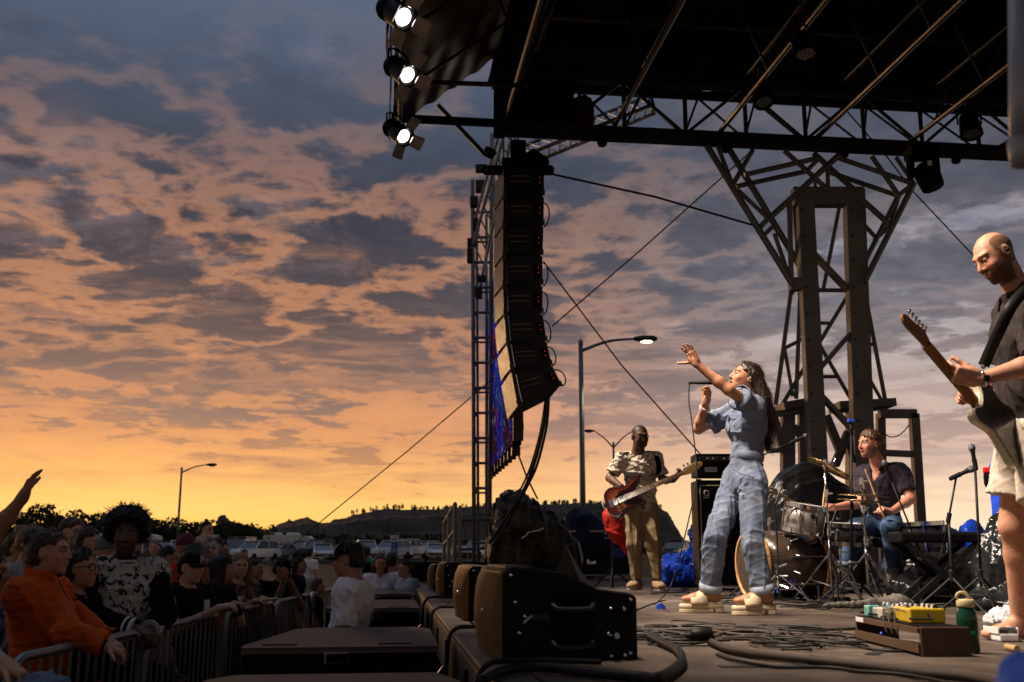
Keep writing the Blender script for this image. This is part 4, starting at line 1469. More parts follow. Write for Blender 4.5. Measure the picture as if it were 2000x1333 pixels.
def tower():
 Df = 12.75
 # two hollow-section columns with a head beam
 def col(x0a, x0b, y0, x1a, x1b, y1, dep):
  a, b = P((x0a + x0b) / 2, y0, Df), P((x1a + x1b) / 2, y1, Df)
  w = (P(x1b, y1, Df) - P(x1a, y1, Df)).length
  x, y, d = frame(b - a, (0, 1, 0))
  mb = MB().box((a + b) / 2, (w, dep, (b - a).length), (x, y, d), bevel=.015)
  o = mb.build('column', COLSTEEL, TT)
  # flange plates bolted on the near side
  nrm = y if y.y < 0 else -y
  for t in np.linspace(.06, .94, 14):
   q = a.lerp(b, t) + nrm * (dep / 2 + .002) - x * w * .3 * (1 if x.x > 0 else -1)
   MB().lathe(q, nrm, [(0, .016), (.012, .016), (.014, .008)], 6).build('bolt', STEEL, o)
  return o
 col(1556, 1584, 372, 1592, 1626, 1150, .2)
 col(1652, 1682, 372, 1674, 1714, 1150, .2)
 MB().beam(P(1548, 386, Df), P(1684, 386, Df), .17, .24).build('head_beam', COLSTEEL, TT)
 # side plates of the left column
 MB().beam(P(1550, 380, Df + .12), P(1566, 570, Df + .12), .07, .05).build('side_plate', COLSTEEL, TT)
 for (a, b) in (((1584, 492), (1678, 590)), ((1676, 634), (1600, 722)), ((1600, 770), (1664, 838)), ((1664, 838), (1676, 850))):
  MB().beam(P(a[0], a[1], Df + .02), P(b[0], b[1], Df + .02), .05, .14, up=(0, 1, 0)).build('brace_plate', COLSTEEL, TT)
 # tube frame: fan brace up to the roof beam
 D1, D2 = 12.55, 12.95
 lines = [((95, 415), (610, 1250), .045), ((225, 430), (690, 1200), .045), ((160, 420), (245, 640), .03), ((370, 440), (250, 650), .035),
    ((320, 590), (770, 488), .035), ((270, 660), (710, 565), .035), ((880, 488), (1325, 640), .035), ((830, 575), (1240, 715), .035),
    ((560, 445), (822, 680), .035), ((735, 460), (1000, 700), .04), ((890, 470), (470, 850), .04), ((770, 490), (700, 560), .03),
    ((470, 845), (400, 918), .035), ((485, 905), (428, 962), .03), ((1085, 480), (1245, 712), .035), ((1230, 485), (1335, 640), .03),
    ((1340, 640), (1042, 1235), .04), ((1245, 715), (1045, 1110), .035), ((1332, 645), (1245, 715), .03), ((1195, 895), (1100, 985), .03),
    ((1015, 730), (1195, 892), .04), ((1020, 870), (1110, 968), .03), ((280, 680), (475, 865), .03), ((500, 945), (600, 1235), .03),
    ((590, 760), (602, 1245), .035), ((744, 620), (746, 685), .025), ((820, 555), (822, 690), .03), ((1250, 715), (1200, 880), .028)]
 for i, (a, b, r_) in enumerate(lines):
  D = D1 if i % 2 == 0 else D2
  bar('brace_tube', P(*z3(*a), D), P(*z3(*b), D), r_, GALV, TT, 8)
 # lighter frame behind the columns
 lines = [((205, 490), (140, 970), .03), ((245, 450), (226, 945), .03), ((178, 735), (212, 935), .025), ((176, 733), (262, 690), .025),
    ((303, 627), (372, 627), .025), ((442, 512), (170, 965), .028), ((308, 690), (468, 968), .028), ((315, 852), (405, 852), .025),
    ((295, 488), (442, 490), .03), ((510, 470), (602, 962), .03), ((538, 868), (590, 960), .025), ((523, 722), (548, 715), .025),
    ((408, 135), (340, 485), .028), ((288, 380), (320, 490), .025), ((245, 440), (205, 500), .04), ((235, 500), (300, 640), .02)]
 for (a, b, r_) in lines:
  bar('frame_tube', P(*z4(*a), 13.5), P(*z4(*b), 13.5), r_, GALV, TT, 8)
 # gusset at the waist
 MB().box(P(*z4(230, 465), 12.75), (.2, .16, .16), bevel=.01).build('gusset', COLSTEEL, TT)
 # platforms and feet
 for (a, b) in (((155, 985), (290, 962)), ((385, 982), (618, 968))):
  MB().beam(P(*z4(*a), 13.3), P(*z4(*b), 13.3), .5, .1).build('platform', COLSTEEL, TT)
 for (a, b, w) in (((190, 995), (190, 1720), .16), ((250, 1000), (265, 1720), .1), ((470, 990), (470, 1720), .18), ((350, 1015), (418, 1180), .1),
      ((445, 1085), (388, 1225), .1), ((215, 1060), (262, 1130), .08), ((130, 1000), (180, 1200), .08), ((580, 1008), (594, 1720), .1)):
  MB().beam(P(*z4(*a), 13.3), P(*z4(*b), 13.3), w, w, up=(0, 1, 0)).build('leg', COLSTEEL, TT)
 for (a, b, w) in (((575, 1008), (728, 1008), .11), ((720, 1008), (764, 1720), .11), ((590, 1172), (724, 1178), .08), ((130, 1010), (300, 990), .08), ((100, 1165), (180, 1160), .06)):
  MB().beam(P(*z4(*a), 13.2), P(*z4(*b), 13.2), w, w, up=(0, 1, 0)).build('side_frame', COLSTEEL, TT)
 wire = [P(*z4(*q), 13.15) for q in ((590, 1085), (620, 1105), (655, 1100), (685, 1075), (700, 1055))]
 MB().tube(smoothpath(wire, 4), .008, 5).build('loose_wire', RUBBER, TT)

tower()

# ------------------------------------------------------------------ loudspeaker array
PABLACK = M('speaker_black_paint', (0.005, 0.0045, 0.0043), 0.42, spec=.12, var=0.25, scale=12, bump=.2, bscale=90)
ARRAYBLACK = M('array_black_paint', (0.006, 0.0056, 0.0054), 0.38, var=0.3, scale=12, bump=.2, bscale=90, spec=.3)
PAGRILLE = M('speaker_grille', (0.010, 0.010, 0.010), 0.6, var=0.2, scale=60, bump=.6, bscale=160)

def line_array():
 D = 12.2
 t = thing('line_array_speakers', 'black curved line array of eight loudspeaker cabinets hung at the stage corner', 'loudspeakers', P(1030, 795, D))
 # joints of the hang down the rear corner, from the photo
 xs = [(1063, 322), (1063, 382), (1062, 440), (1060, 498), (1060, 556), (1060, 612), (1068, 666), (1078, 712), (1098, 752)]
 lf = [(985, 322), (984, 382), (983, 440), (983, 500), (983, 558), (985, 614), (990, 670), (998, 722), (1012, 796)]
 EYf = EY * 1.0
 for i in range(8):
  a, b = P(*xs[i], D), P(*xs[i + 1], D)
  c, d_ = P(*lf[i], D), P(*lf[i + 1], D)
  back = -EX * 1.0          # towards the audience, away to the left
  dep = Vector((-.13, .62, -.03 * max(i - 4, 0)))
  # near face quad, pushed away for the depth of the cabinet
  g = .008
  q = [a + (b - a) * g / .35, b - (b - a) * g / .35, d_ - (d_ - c) * g / .35, c + (c - c)]
  q[3] = c + (d_ - c) * g / .35
  mb = MB()
  far = [p + dep for p in q]
  mb.add(q + far, [(0, 1, 2, 3), (4, 7, 6, 5), (0, 4, 5, 1), (1, 5, 6, 2), (2, 6, 7, 3), (3, 7, 4, 0)])
  bm = bmesh.new()
  vv = [bm.verts.new(v) for v in mb.v]
  for f in mb.f:
   bm.faces.new([vv[k] for k in f])
  bmesh.ops.recalc_face_normals(bm, faces=bm.faces)
  bmesh.ops.bevel(bm, geom=bm.edges[:], offset=.012, segments=2, affect='EDGES')
  bm.verts.index_update()
  cab = meshobj('cabinet', [v.co.copy() for v in bm.verts], [tuple(v.index for v in f.verts) for f in bm.faces], ARRAYBLACK, t)
  bm.free()
  n = (q[1] - q[0]).cross(q[3] - q[0]).normalized()
  if n.y > 0:
   n = -n
  ux = (q[0] - q[3]).normalized()
  uy = (q[0] - q[1]).normalized()
  W, H = (q[0] - q[3]).length, (q[0] - q[1]).length
  ctr = (q[0] + q[1] + q[2] + q[3]) / 4

  def at(u, v, w=0.0):
   top = q[3].lerp(q[0], u)
   bot = q[2].lerp(q[1], u)
   return bot.lerp(top, v) + n * w
  # sunken bay with two grab bars
  for (u0, u1, v0, v1) in ((.14, .74, .10, .90),):
   by = MB()
   for (p0, p1) in (((u0, v0), (u1, v0)), ((u1, v0), (u1, v1)), ((u1, v1), (u0, v1)), ((u0, v1), (u0, v0))):
    by.tube([at(*p0, .006), at(*p1, .006)], .007, 5)
   by.build('bay_rim', ARRAYBLACK, cab)
  for v in (.42, .60):
   MB().tube([at(.16, v, -.002), at(.20, v, .035), at(.62, v, .035), at(.66, v, -.002)], .011, 6).build('handle', M('handle_plastic', (.10, .094, .09), .3, spec=.5), cab, True)
  MB().box(at(.86, .45, .004), (.07, .02, H * .5), (ux, n, uy), bevel=.004).build('control_panel', BLACKM, cab)
  for k in range(4):
   MB().lathe(at(.83 + .06 * (k % 2), .3 + .09 * k, .014), n, [(0, .006), (.004, .005)], 6).build('indicator_led',
      M('led_red', (.6, .02, .02), .3, emis=.8) if k % 2 else M('led_off', (.2, .2, .2), .3), cab)
  for (u, v) in ((.03, .06), (.03, .94), (.97, .06)):
   MB().box(at(u, v, .01), (.05, .035, .07), (ux, n, uy), bevel=.006).build('rigging_link', STEEL, cab)
  MB().tube([at(.10, .05, .008), at(.10, .95, .008)], .008, 6).build('rigging_rail', CHROME, cab)
  # looping link cable
  lp = [at(1.0, .75, .01), at(1.10, .6, .02), at(1.13, .3, .02), at(1.08, .0, .02), at(1.0, -.1, .01)]
  if i in (1, 3, 4, 5, 6, 7):
   MB().tube(smoothpath(lp, 5), .009, 6).build('link_cable', RUBBER, cab)
 # flying frame and motor
 MB().beam(P(945, 333, D + .3), P(1080, 333, D), .1, .1).build('flying_frame', BLACKM, t)
 MB().beam(P(980, 318, D - .02), P(1066, 318, D - .02), .12, .09).build('flying_frame', BLACKM, t)
 for px in (952, 962, 1066, 1074):
  MB().lathe(P(px, 333, D - .08), (0, -1, 0), [(0, .012), (.02, .012)], 8).build('pin', CHROME, t)
 MB().box(P(1012, 296, D), (.2, .22, .24), bevel=.03).build('chain_motor', BLACKM, t)
 MB().lathe(P(1030, 300, D + .1), (.5, 0, -.4), [(0, .05), (.03, .1), (.25, .11), (.3, .08)], 14).build('chain_bag', BLACKM, t, True)
 MB().tube([P(1012, 290, D), P(1011, 246, D)], .012, 6).build('chain', STEEL, t)
 MB().tube([P(1000, 312, D), P(1006, 270, D)], .01, 6).build('safety_wire', STEEL, t)
 for k, ends in enumerate([[(1068, 775), (1062, 830), (1045, 900), (1022, 960), (990, 1010), (955, 1062)],
        [(1072, 770), (1068, 830), (1050, 905), (1030, 950), (1000, 1005), (965, 1064)],
        [(1066, 775), (1055, 845), (1035, 915), (1010, 970), (980, 1030), (962, 1064)]]):
  MB().tube(smoothpath([P(x, y, D + .1 * k + (0.04 * j)) for j, (x, y) in enumerate(ends)], 5), .020 - .004 * k, 6).build('speaker_cable', RUBBER, t, True)

line_array()

# ------------------------------------------------------------------ ladder truss, video wall, handrail
def ladder_truss():
 D0, D1 = 17.2, 17.2
 t = thing('ladder_truss', 'tall grey ladder-like truss tower left of the hanging speakers', 'truss tower', Vector((P(942, 1090, D0).x, D0, GZ)))
 rails = [((923, 352), (926, 1075)), ((961, 262), (956, 1075))]
 for (a, b) in rails:
  p, q = P(*a, D0), P(*b, D0)
  q = p + (q - p) * ((GZ - p.z) / (q.z - p.z))
  MB().tube([p, q], .035, 8).build('rail', GALV, t, True)
 for (a, b) in (((931, 420), (934, 1075)), ((950, 420), (950, 1075))):
  p, q = P(*a, D0 + .5), P(*b, D0 + .5)
  q = p + (q - p) * ((GZ - p.z) / (q.z - p.z))
  MB().tube([p, q], .025, 8).build('rail', GALV, t, True)
 y = 415
 k = 0
 while y < 1080:
  bar('rung', P(925, y, D0), P(958, y, D0), .026, GALV, t)
  bar('rung', P(925, y, D0), P(933, y + 8, D0 + .5), .016, GALV, t)
  if k % 2:
   bar('rung', P(925, y + 9, D0), P(957, y + 9, D0), .018, GALV, t)
  y += 49
  k += 1
 # slanted top truss climbing to the roof
 for (a, b, r_) in (((985, 262), (918, 500), .032), ((975, 262), (925, 440), .028), ((1000, 262), (938, 560), .03), ((972, 560), (962, 262), .02)):
  bar('climbing_rail', P(*a, 15.5), P(*b, 17.0), r_, ALU if r_ > .025 else GALV, t)
 for i in range(11):
  u = i / 10
  bar('lacing', P(985 - 66 * u, 262 + 238 * u, 15.5 + 1.5 * u), P(998 - 60 * u, 275 + 270 * u, 15.5 + 1.5 * u), .014, GALV, t)
 for (px, py, w, h) in ((938, 365, .16, .2), (926, 395, .14, .18), (930, 440, .12, .2), (922, 475, .16, .14), (940, 330, .2, .12), (918, 500, .1, .25), (940, 545, .16, .1), (935, 574, .12, .16)):
  MB().box(P(px, py, 16.9), (w, .15, h), bevel=.01).build('clamp', STEEL, t)
 MB().lathe(P(951, 308, 14.5), (.5, -.3, .8), [(0, .04), (.02, .09), (.14, .1), (.16, .04)], 10).build('pulley', BLACKM, t)

ladder_truss()

def lattice_boom():
 """triangular truss boom that carries the speakers"""
 t = thing('lattice_boom', 'grey lattice truss boom reaching from the beam to the hanging speakers', 'truss', P(1150, 300, 13.4))
 ch = [((1020, 305), (1275, 205), 13.0), ((1030, 322), (1278, 222), 13.5), ((1010, 290), (1270, 186), 13.6)]
 pts = []
 for (a, b, D) in ch:
  p, q = P(*a, D), P(*b, D)
  MB().tube([p, q], .03, 8).build('chord', ALU, t, True)
  pts.append((p, q))
 n = 12
 for i in range(n):
  for (j, k) in ((0, 1), (1, 2), (2, 0)):
   a = pts[j][0].lerp(pts[j][1], i / n)
   b = pts[k][0].lerp(pts[k][1], (i + 1) / n)
   bar('lacing', a, b, .013, ALU, t)
 a, b, c = pts[0][1], pts[1][1], pts[2][1]
 for (u, v) in ((a, b), (b, c), (c, a)):
  bar('end_frame', u, v, .03, STEEL, t)

lattice_boom()

def video_wall():
 t = thing('video_wall', 'hanging led video screen seen edge-on behind the speakers, blue glowing face', 'video screen', P(975, 925, 16))
 n1, n0 = P(1003, 868, 14.0), P(948, 926, 19.3)
 top = Vector((0, 0, 5.05))
 d = (n0 - n1)
 d.z = 0
 L = d.length
 d.normalize()
 zb = (n1.z + n0.z) / 2
 nrm = Vector((-d.y, d.x, 0))
 if nrm.x > 0:
  nrm = -nrm
 base = Vector((n1.x, n1.y, 0))
 cols, rows = 7, 6
 H = 5.05 - zb
 m = bpy.data.materials.new('led_screen_picture')
 m.use_nodes = True
 tr = m.node_tree
 tr.nodes.clear()
 w = NT(tr)
 tc = w.n('ShaderNodeTexCoord').outputs['Object']
 v = w.vm('MULTIPLY', tc, (1.0, 0.9, 0.9))
 n_ = w.noise(v, 1.5, 4, .6, .6)
 n2 = w.noise(v, 5.0, 4, .6, .2)
 c = w.ramp(n_, [(0.30, (0.03, 0.01, 0.012, 1)), (.40, (0.01, 0.12, 0.18, 1)), (.46, (.01, .02, .55, 1)), (.52, (.02, .01, .30, 1)), (.56, (.03, .01, .012, 1)), (.66, (.06, .02, .02, 1))])
 c = w.mix(w.ss(n2, .60, .66), c, (.35, .35, .42, 1))
 c = w.mix(w.ss(n2, .42, .36), c, (.35, .02, .03, 1))
 b = w.n('ShaderNodeBsdfPrincipled', ins={'Base Color': (.01, .01, .01, 1), 'Roughness': .9, 'Specular IOR Level': 0.0, 'Emission Color': c, 'Emission Strength': .32})
 o = w.n('ShaderNodeOutputMaterial')
 tr.links.new(b.outputs[0], o.inputs[0])
 ax = (d, nrm, Vector((0, 0, 1)))
 for i in range(cols):
  for j in range(rows):
   cpos = base + d * (L * (i + .5) / cols) + Vector((0, 0, zb + H * (j + .5) / rows))
   MB().box(cpos - nrm * .06, (L / cols - .012, .10, H / rows - .012), ax).build('screen_panel', BLACKM, t)
 # the picture: one lit face
 f = MB()
 q = base + nrm * .012
 f.quad(q + Vector((0, 0, zb)), q + d * L + Vector((0, 0, zb)), q + d * L + Vector((0, 0, 5.05)), q + Vector((0, 0, 5.05)))
 f.build('picture', m, t)
 for k in range(9):
  MB().box(base + d * (L * (k + .5) / 9) + Vector((0, 0, zb - .06)) - nrm * .06, (.12, .12, .12), ax).build('bottom_lug', STEEL, t)
 for j in range(rows):
  MB().box(base - d * .03 + Vector((0, 0, zb + H * (j + .5) / rows)) - nrm * .06, (.05, .14, H / rows * .8), ax).build('edge_bracket', STEEL, t)
 cb = [base + Vector((0.02, 0, zb + .9)), base + Vector((.1, 0, zb + .5)), base + Vector((.13, 0, zb + .2)), base + Vector((.05, 0, zb + .05))]
 MB().tube(smoothpath(cb, 6), .012, 6).build('data_cable', RUBBER, t)
 for dx in (0, .8):
  MB().tube([base + d * (L * .3 + dx) + Vector((0, 0, 5.05)), base + d * (L * .3 + dx) + Vector((0, 0, 7.2))], .012, 6).build('hanging_chain', STEEL, t)

video_wall()

def handrail():
 t = thing('stage_handrail', 'galvanised handrail at the far end of the stage', 'handrail', P(880, 1095, 15.5))
 a, b = P(868, 1022, 17.0), P(889, 985, 14.2)
 z0 = -.3
 for (p, nm) in ((a, 'post'), (b, 'post'), (a.lerp(b, .5), 'post')):
  MB().tube([Vector((p.x, p.y, z0)), p], .03, 8).build(nm, GALV, t)
 MB().tube([a, b], .03, 8).build('top_rail', GALV, t)
 MB().tube([a - Vector((0, 0, .35)), b - Vector((0, 0, .35))], .02, 8).build('mid_rail', GALV, t)
 MB().tube([Vector((b.x + .07, b.y, z0)), b + Vector((.07, 0, -.02))], .022, 8).build('post', GALV, t)
 p1, p2 = P(893, 1016, 14.3), P(960, 1014, 14.6)
 MB().tube([p1, p2], .025, 8).build('side_rail', GALV, t)
 MB().tube([p1 - Vector((0, 0, .4)), p2 - Vector((0, 0, .4))], .02, 8).build('side_rail', GALV, t)
 MB().tube([Vector((p2.x, p2.y, z0)), p2], .025, 8).build('post', GALV, t)

handrail()

# ------------------------------------------------------------------ guy wires, each a rope of its own
WIRE = M('wire_rope', (.03, .03, .03), .5, .4)
for (lb, pts, r_) in (
  ('thick tie cable from the speaker frame to the tower brace', [P(1080, 341, 12.2), P(1280, 385, 12.4), P(1470, 440, 12.6)], .014),
  ('thin guy wire crossing behind the speakers up to the tower', [P(1078, 638, 14.0), P(1250, 490, 13.7), P(1505, 262, 13.2)], .010),
  ('thin guy wire falling from the speakers to the bass amplifier', [P(1062, 512, 13.0), P(1215, 715, 13.8), P(1372, 892, 14.6)], .010),
  ('long guy wire slanting down over the crowd to the ground', [P(965, 738, 17.0), P(800, 878, 18.2), P(628, 1018, 19.5), P(560, 1075, 20.1)], .010),
  ('thin guy wire from the tower towards the guitarist\'s head', [P(1560, 110, 12.0), P(1735, 310, 12.9), P(1785, 376, 13.4), P(1925, 525, 14.2)], .010),
  ('rope tied from the screen to the covered gear', [P(1006, 872, 14.1), P(1030, 935, 14.2), P(1050, 975, 14.3)], .012)):
 o = MB().tube(pts, r_, 6).build('guy_wire', WIRE, None)
 tag(o, lb, 'wire', 'guy wires of the stage')

# ------------------------------------------------------------------ stage monitors along the edge
SX = (EX, EY, Vector((0, 0, 1)))
GOLD = M('monitor_grille_cloth', (0.20, 0.10, 0.030), 0.7, var=0.25, scale=20, bump=.4, bscale=140)

def wedge(label, px, py, W, H, L, detail=True):
 o = PF(px, py)
 rot = Matrix.Rotation(R(2), 3, 'Z')
 EX, EY = rot @ globals()['EX'], rot @ globals()['EY']
 t = thing('stage_monitor', label, 'stage monitor', o, 'monitors along the stage edge')
 ax = (EX, Vector((0, 0, 1)), EY)
 prof = [(.0, 0), (W, 0), (W, H * .66), (W * .97, H * .70), (W * .72, H * .75), (W * .45, H * .93), (W * .2, H), (.05 * W, H), (0, H * .93)]
 mb = MB().prism(o, ax, prof, 0.02, L - .02, .015)
 mb.build('cabinet', PABLACK, t)
 # end cheek with the handle bay
 for z0 in (-.012, L - .012):
  MB().prism(o, ax, [(u * .985 + .006, v * .98 + .003) for u, v in prof], z0, z0 + .024, .004).build('end_cheek', PABLACK, t)
 # cloth-covered face towards the audience, rounded
 n = 14
 vs_, fs = [], []
 for i in range(n + 1):
  s_ = i / n
  v = H * (.01 + .97 * s_)
  u = -.012 - .018 * math.sin(math.pi * min(s_ * 1.1, 1)) + (max(s_ - .85, 0) * .25) * W
  for z in (0.0, L):
   vs_.append(o + EX * u + Vector((0, 0, v)) + EY * z)
 for i in range(n):
  fs.append((2 * i, 2 * i + 1, 2 * i + 3, 2 * i + 2))
 b = len(vs_)
 for i in range(n + 1):
  s_ = i / n
  v = H * (.01 + .97 * s_)
  for z in (0.0, L):
   vs_.append(o + EX * (.012 + (max(s_ - .85, 0) * .2) * W) + Vector((0, 0, v)) + EY * z)
 for i in range(n):
  fs.append((2 * i, 2 * i + 2, b + 2 * i + 2, b + 2 * i))
 fs.append((2 * n, 2 * n + 1, b + 2 * n + 1, b + 2 * n))
 g = meshobj('grille', vs_, fs, GOLD, t, True)
 MB().lathe(o + EX * -.028 + Vector((0, 0, H * .48)) + EY * (L * .5), -EX, [(0, .012), (.008, .012), (.01, .006)], 12).build('badge', ALU, g)
 f = -EY
 def at(u, v, w=0.0):
  return o + EX * (u * W) + Vector((0, 0, v * H)) + f * (w + .014)
 if detail:
  bay = MB()
  bay.box(at(.52, .42, .002), (W * .30, .006, H * .62), (EX, EY, Vector((0, 0, 1))), bevel=.002)
  bo = bay.build('handle_bay', BLACKM, t)
  for v in (.55, .16):
   MB().tube(smoothpath([at(.37, v + .04, .0), at(.40, v, .022), at(.52, v - .01, .028), at(.64, v, .022), at(.67, v + .04, .0)], 4), .011, 8).build('handle', M('handle_rubber', (.028, .026, .025), .4), bo, True)
  for (u, v) in ((.07, .9), (.1, .62), (.17, .47), (.13, .30), (.80, .55), (.90, .54), (.78, .28), (.95, .64), (.94, .08), (.90, .06), (.8, .05)):
   MB().lathe(at(u, v), f, [(0, .008), (.006, .007), (.007, .002)], 10).build('screw', CHROME, t, True)
  MB().tube([at(.16, .40, .003), at(.22, .48, .01)], .006, 6).build('clip', CHROME, t)
  lettering('RUFE', at(.28, .46, .001), EX, (0, 0, 1), .03 * H / .36, M('badge_grey', (.09, .09, .09), .4), t, 'lettering')
  jack = MB().tube([at(.80, .24, 0), at(.82, .27, .05)], .012, 8)
  jack.build('cable_plug', CHROME, t)

wedge('large black stage monitor with handles and gold grille, nearest to the camera', 978, 1294, .54, .36, .62)
wedge('second nearest stage monitor on the stage edge, gold grille', 913, 1213, .50, .33, .60)
wedge('third stage monitor along the edge with visible badge', 866, 1166, .46, .31, .55)
wedge('farthest stage monitor along the edge, mostly hidden', 846, 1152, .42, .27, .5, False)

# ------------------------------------------------------------------ subwoofers in the pit
SUBTOP = M('sub_carpet_top', (0.125, 0.094, 0.076), 0.85, var=0.28, scale=6, bump=.3, bscale=60)
SUBTOP2 = M('sub_black_side', (0.005, 0.005, 0.005), .7, var=.2, spec=.08)

def subwoofer(label, a1, b0, b1, wid, inset):
 """cabinet on the pit floor against the stage; a1 gap to the stage, wid across, from b0 to b1"""
 ztop = -.02
 o = S(-a1, b0, GZ)
 t = thing('subwoofer', label, 'subwoofer', o, 'subwoofers in the pit')
 L = b1 - b0
 ax = (EX, EY, Vector((0, 0, 1)))
 out = [(0, 0), (0, L * .86), (-.06, L), (-wid + inset + .06, L), (-wid + inset * .8, L * .93), (-wid + inset * .45, L * .55), (-wid, L * .12), (-wid, 0)]
 out = out[::-1]
 MB().prism(o, ax, [(u * .99 - .004, v * .985 + .008) for u, v in out], 0, ztop - GZ - .03).build('cabinet', SUBTOP2, t)
 MB().prism(o, ax, out, ztop - GZ - .028, ztop - GZ, .008).build('top_board', SUBTOP, t)
 # recessed grips and butterfly latch
 for u in (-wid * .22, -wid * .82):
  MB().box(S(-a1 + u, b0 + .12, ztop + .002), (.16, .022, .006), ax, bevel=.002).build('grip_slot', BLACKM, t)
 MB().box(S(-a1 - wid * .52, b0 - .008, ztop - .05), (.11, .012, .055), ax, bevel=.004).build('latch_plate', CHROME, t)
 MB().box(S(-a1 - wid * .52, b0 - .016, ztop - .05), (.085, .006, .03), ax, bevel=.002).build('latch_wing', BLACKM, t)
 for u in (-wid * .3, -wid * .7):
  MB().box(S(-a1 + u, b0 - .004, GZ + .55), (wid * .3, .012, .5), ax, bevel=.004).build('port', BLACKM, t)

subwoofer('nearest brown-topped subwoofer in the pit at the bottom edge', .12, 2.2, 3.98, .90, .06)
subwoofer('second brown-topped subwoofer with latch in front of the security man', .12, 5.05, 6.28, .90, .20)
subwoofer('third subwoofer in the pit, right of the security man', .10, 8.3, 9.7, .72, .08)
subwoofer('farthest subwoofer in the pit, by the small group of people', .10, 10.9, 12.0, .70, .08)

# ------------------------------------------------------------------ cases, covers and heaps
def softbox(name, lumps, mat, h, disp, parent=None, cuts=()):
 s = SDF()
 for l in lumps:
  s.ell(l[0], l[1], k=l[2] if len(l) > 2 else .08)
 for (o, n) in cuts:
  s.plane(o, n)
 v, f = s.mesh(h, disp)
 return meshobj(name, v, f, mat, parent, True)

def road_case():
 o = PF(1181, 1131)
 z1 = P(1181, 1038, o.y).z
 W = 1.05
 D_ = .7
 t = thing('road_case', 'black road case with silver edges and latches behind the bassist', 'road case', o)
 c = o + Vector((0, D_ / 2, z1 / 2 + .03))
 blk = M('case_laminate', (.018, .017, .018), .45, var=.2)
 MB().box(c, (W, D_, z1 - .06), bevel=.01).build('body', blk, t)
 MB().box(Vector((c.x, c.y, z1 - .02)), (W + .01, D_ + .01, .07), bevel=.01).build('lid', blk, t)
 for sx_ in (-1, 1):
  for zz in (.06, z1 - .04):
   MB().lathe(Vector((c.x + sx_ * W / 2, c.y - D_ / 2, zz)), (0, 0, 1), [(-.03, .03), (.03, .03)], 10).build('corner', CHROME, t)
  MB().box(Vector((c.x + sx_ * (W / 2), c.y - D_ / 2 - .002, c.z)), (.04, .035, z1 - .08), bevel=.006).build('edge', ALU, t)
 for zz in (.05, z1 - .1, z1):
  MB().box(Vector((c.x, c.y - D_ / 2 - .004, zz)), (W, .03, .03), bevel=.005).build('edge', ALU, t)
 MB().box(Vector((c.x - .2, c.y - D_ / 2 - .008, z1 * .42)), (.14, .02, .17), bevel=.01).build('latch', CHROME, t)
 MB().box(Vector((c.x + .2, c.y - D_ / 2 - .008, z1 * .55)), (.19, .02, .16), bevel=.01).build('latch', M('blue_plastic', (.04, .09, .35), .4), t)
 MB().box(Vector((c.x + .02, c.y - D_ / 2 + .12, z1 - .02)), (.035, .5, .06)).build('edge', ALU, t)

road_case()

CAMO = M('camouflage_tarp', (0.060, 0.052, 0.034), 0.5, var=0.3, scale=4, bump=.3, bscale=14, col2=(0.022, 0.020, 0.013), fac2=(.44, .56), scale2=3.2)
BLUET = M('blue_tarp_vinyl', (0.01, 0.05, 0.42), 0.32, var=0.2, scale=3, bump=.2, bscale=20)
NAVY = M('navy_tarp', (0.012, 0.018, 0.05), 0.5, var=0.3, scale=3)
BIN = M('black_plastic_sheet', (0.010, 0.010, 0.011), 0.22, var=0.3, scale=4, bump=.5, bscale=8)

def crease(amp, k, seed):
 st = (1, 1, .45)
 return lambda p: -fold(p, amp * 1.3, k, seed, 4, st) - fold(p, amp * .6, k * 2.3, seed + 1, 4, st) - fold(p, amp * .3, k * 5, seed + 2, 3, st)

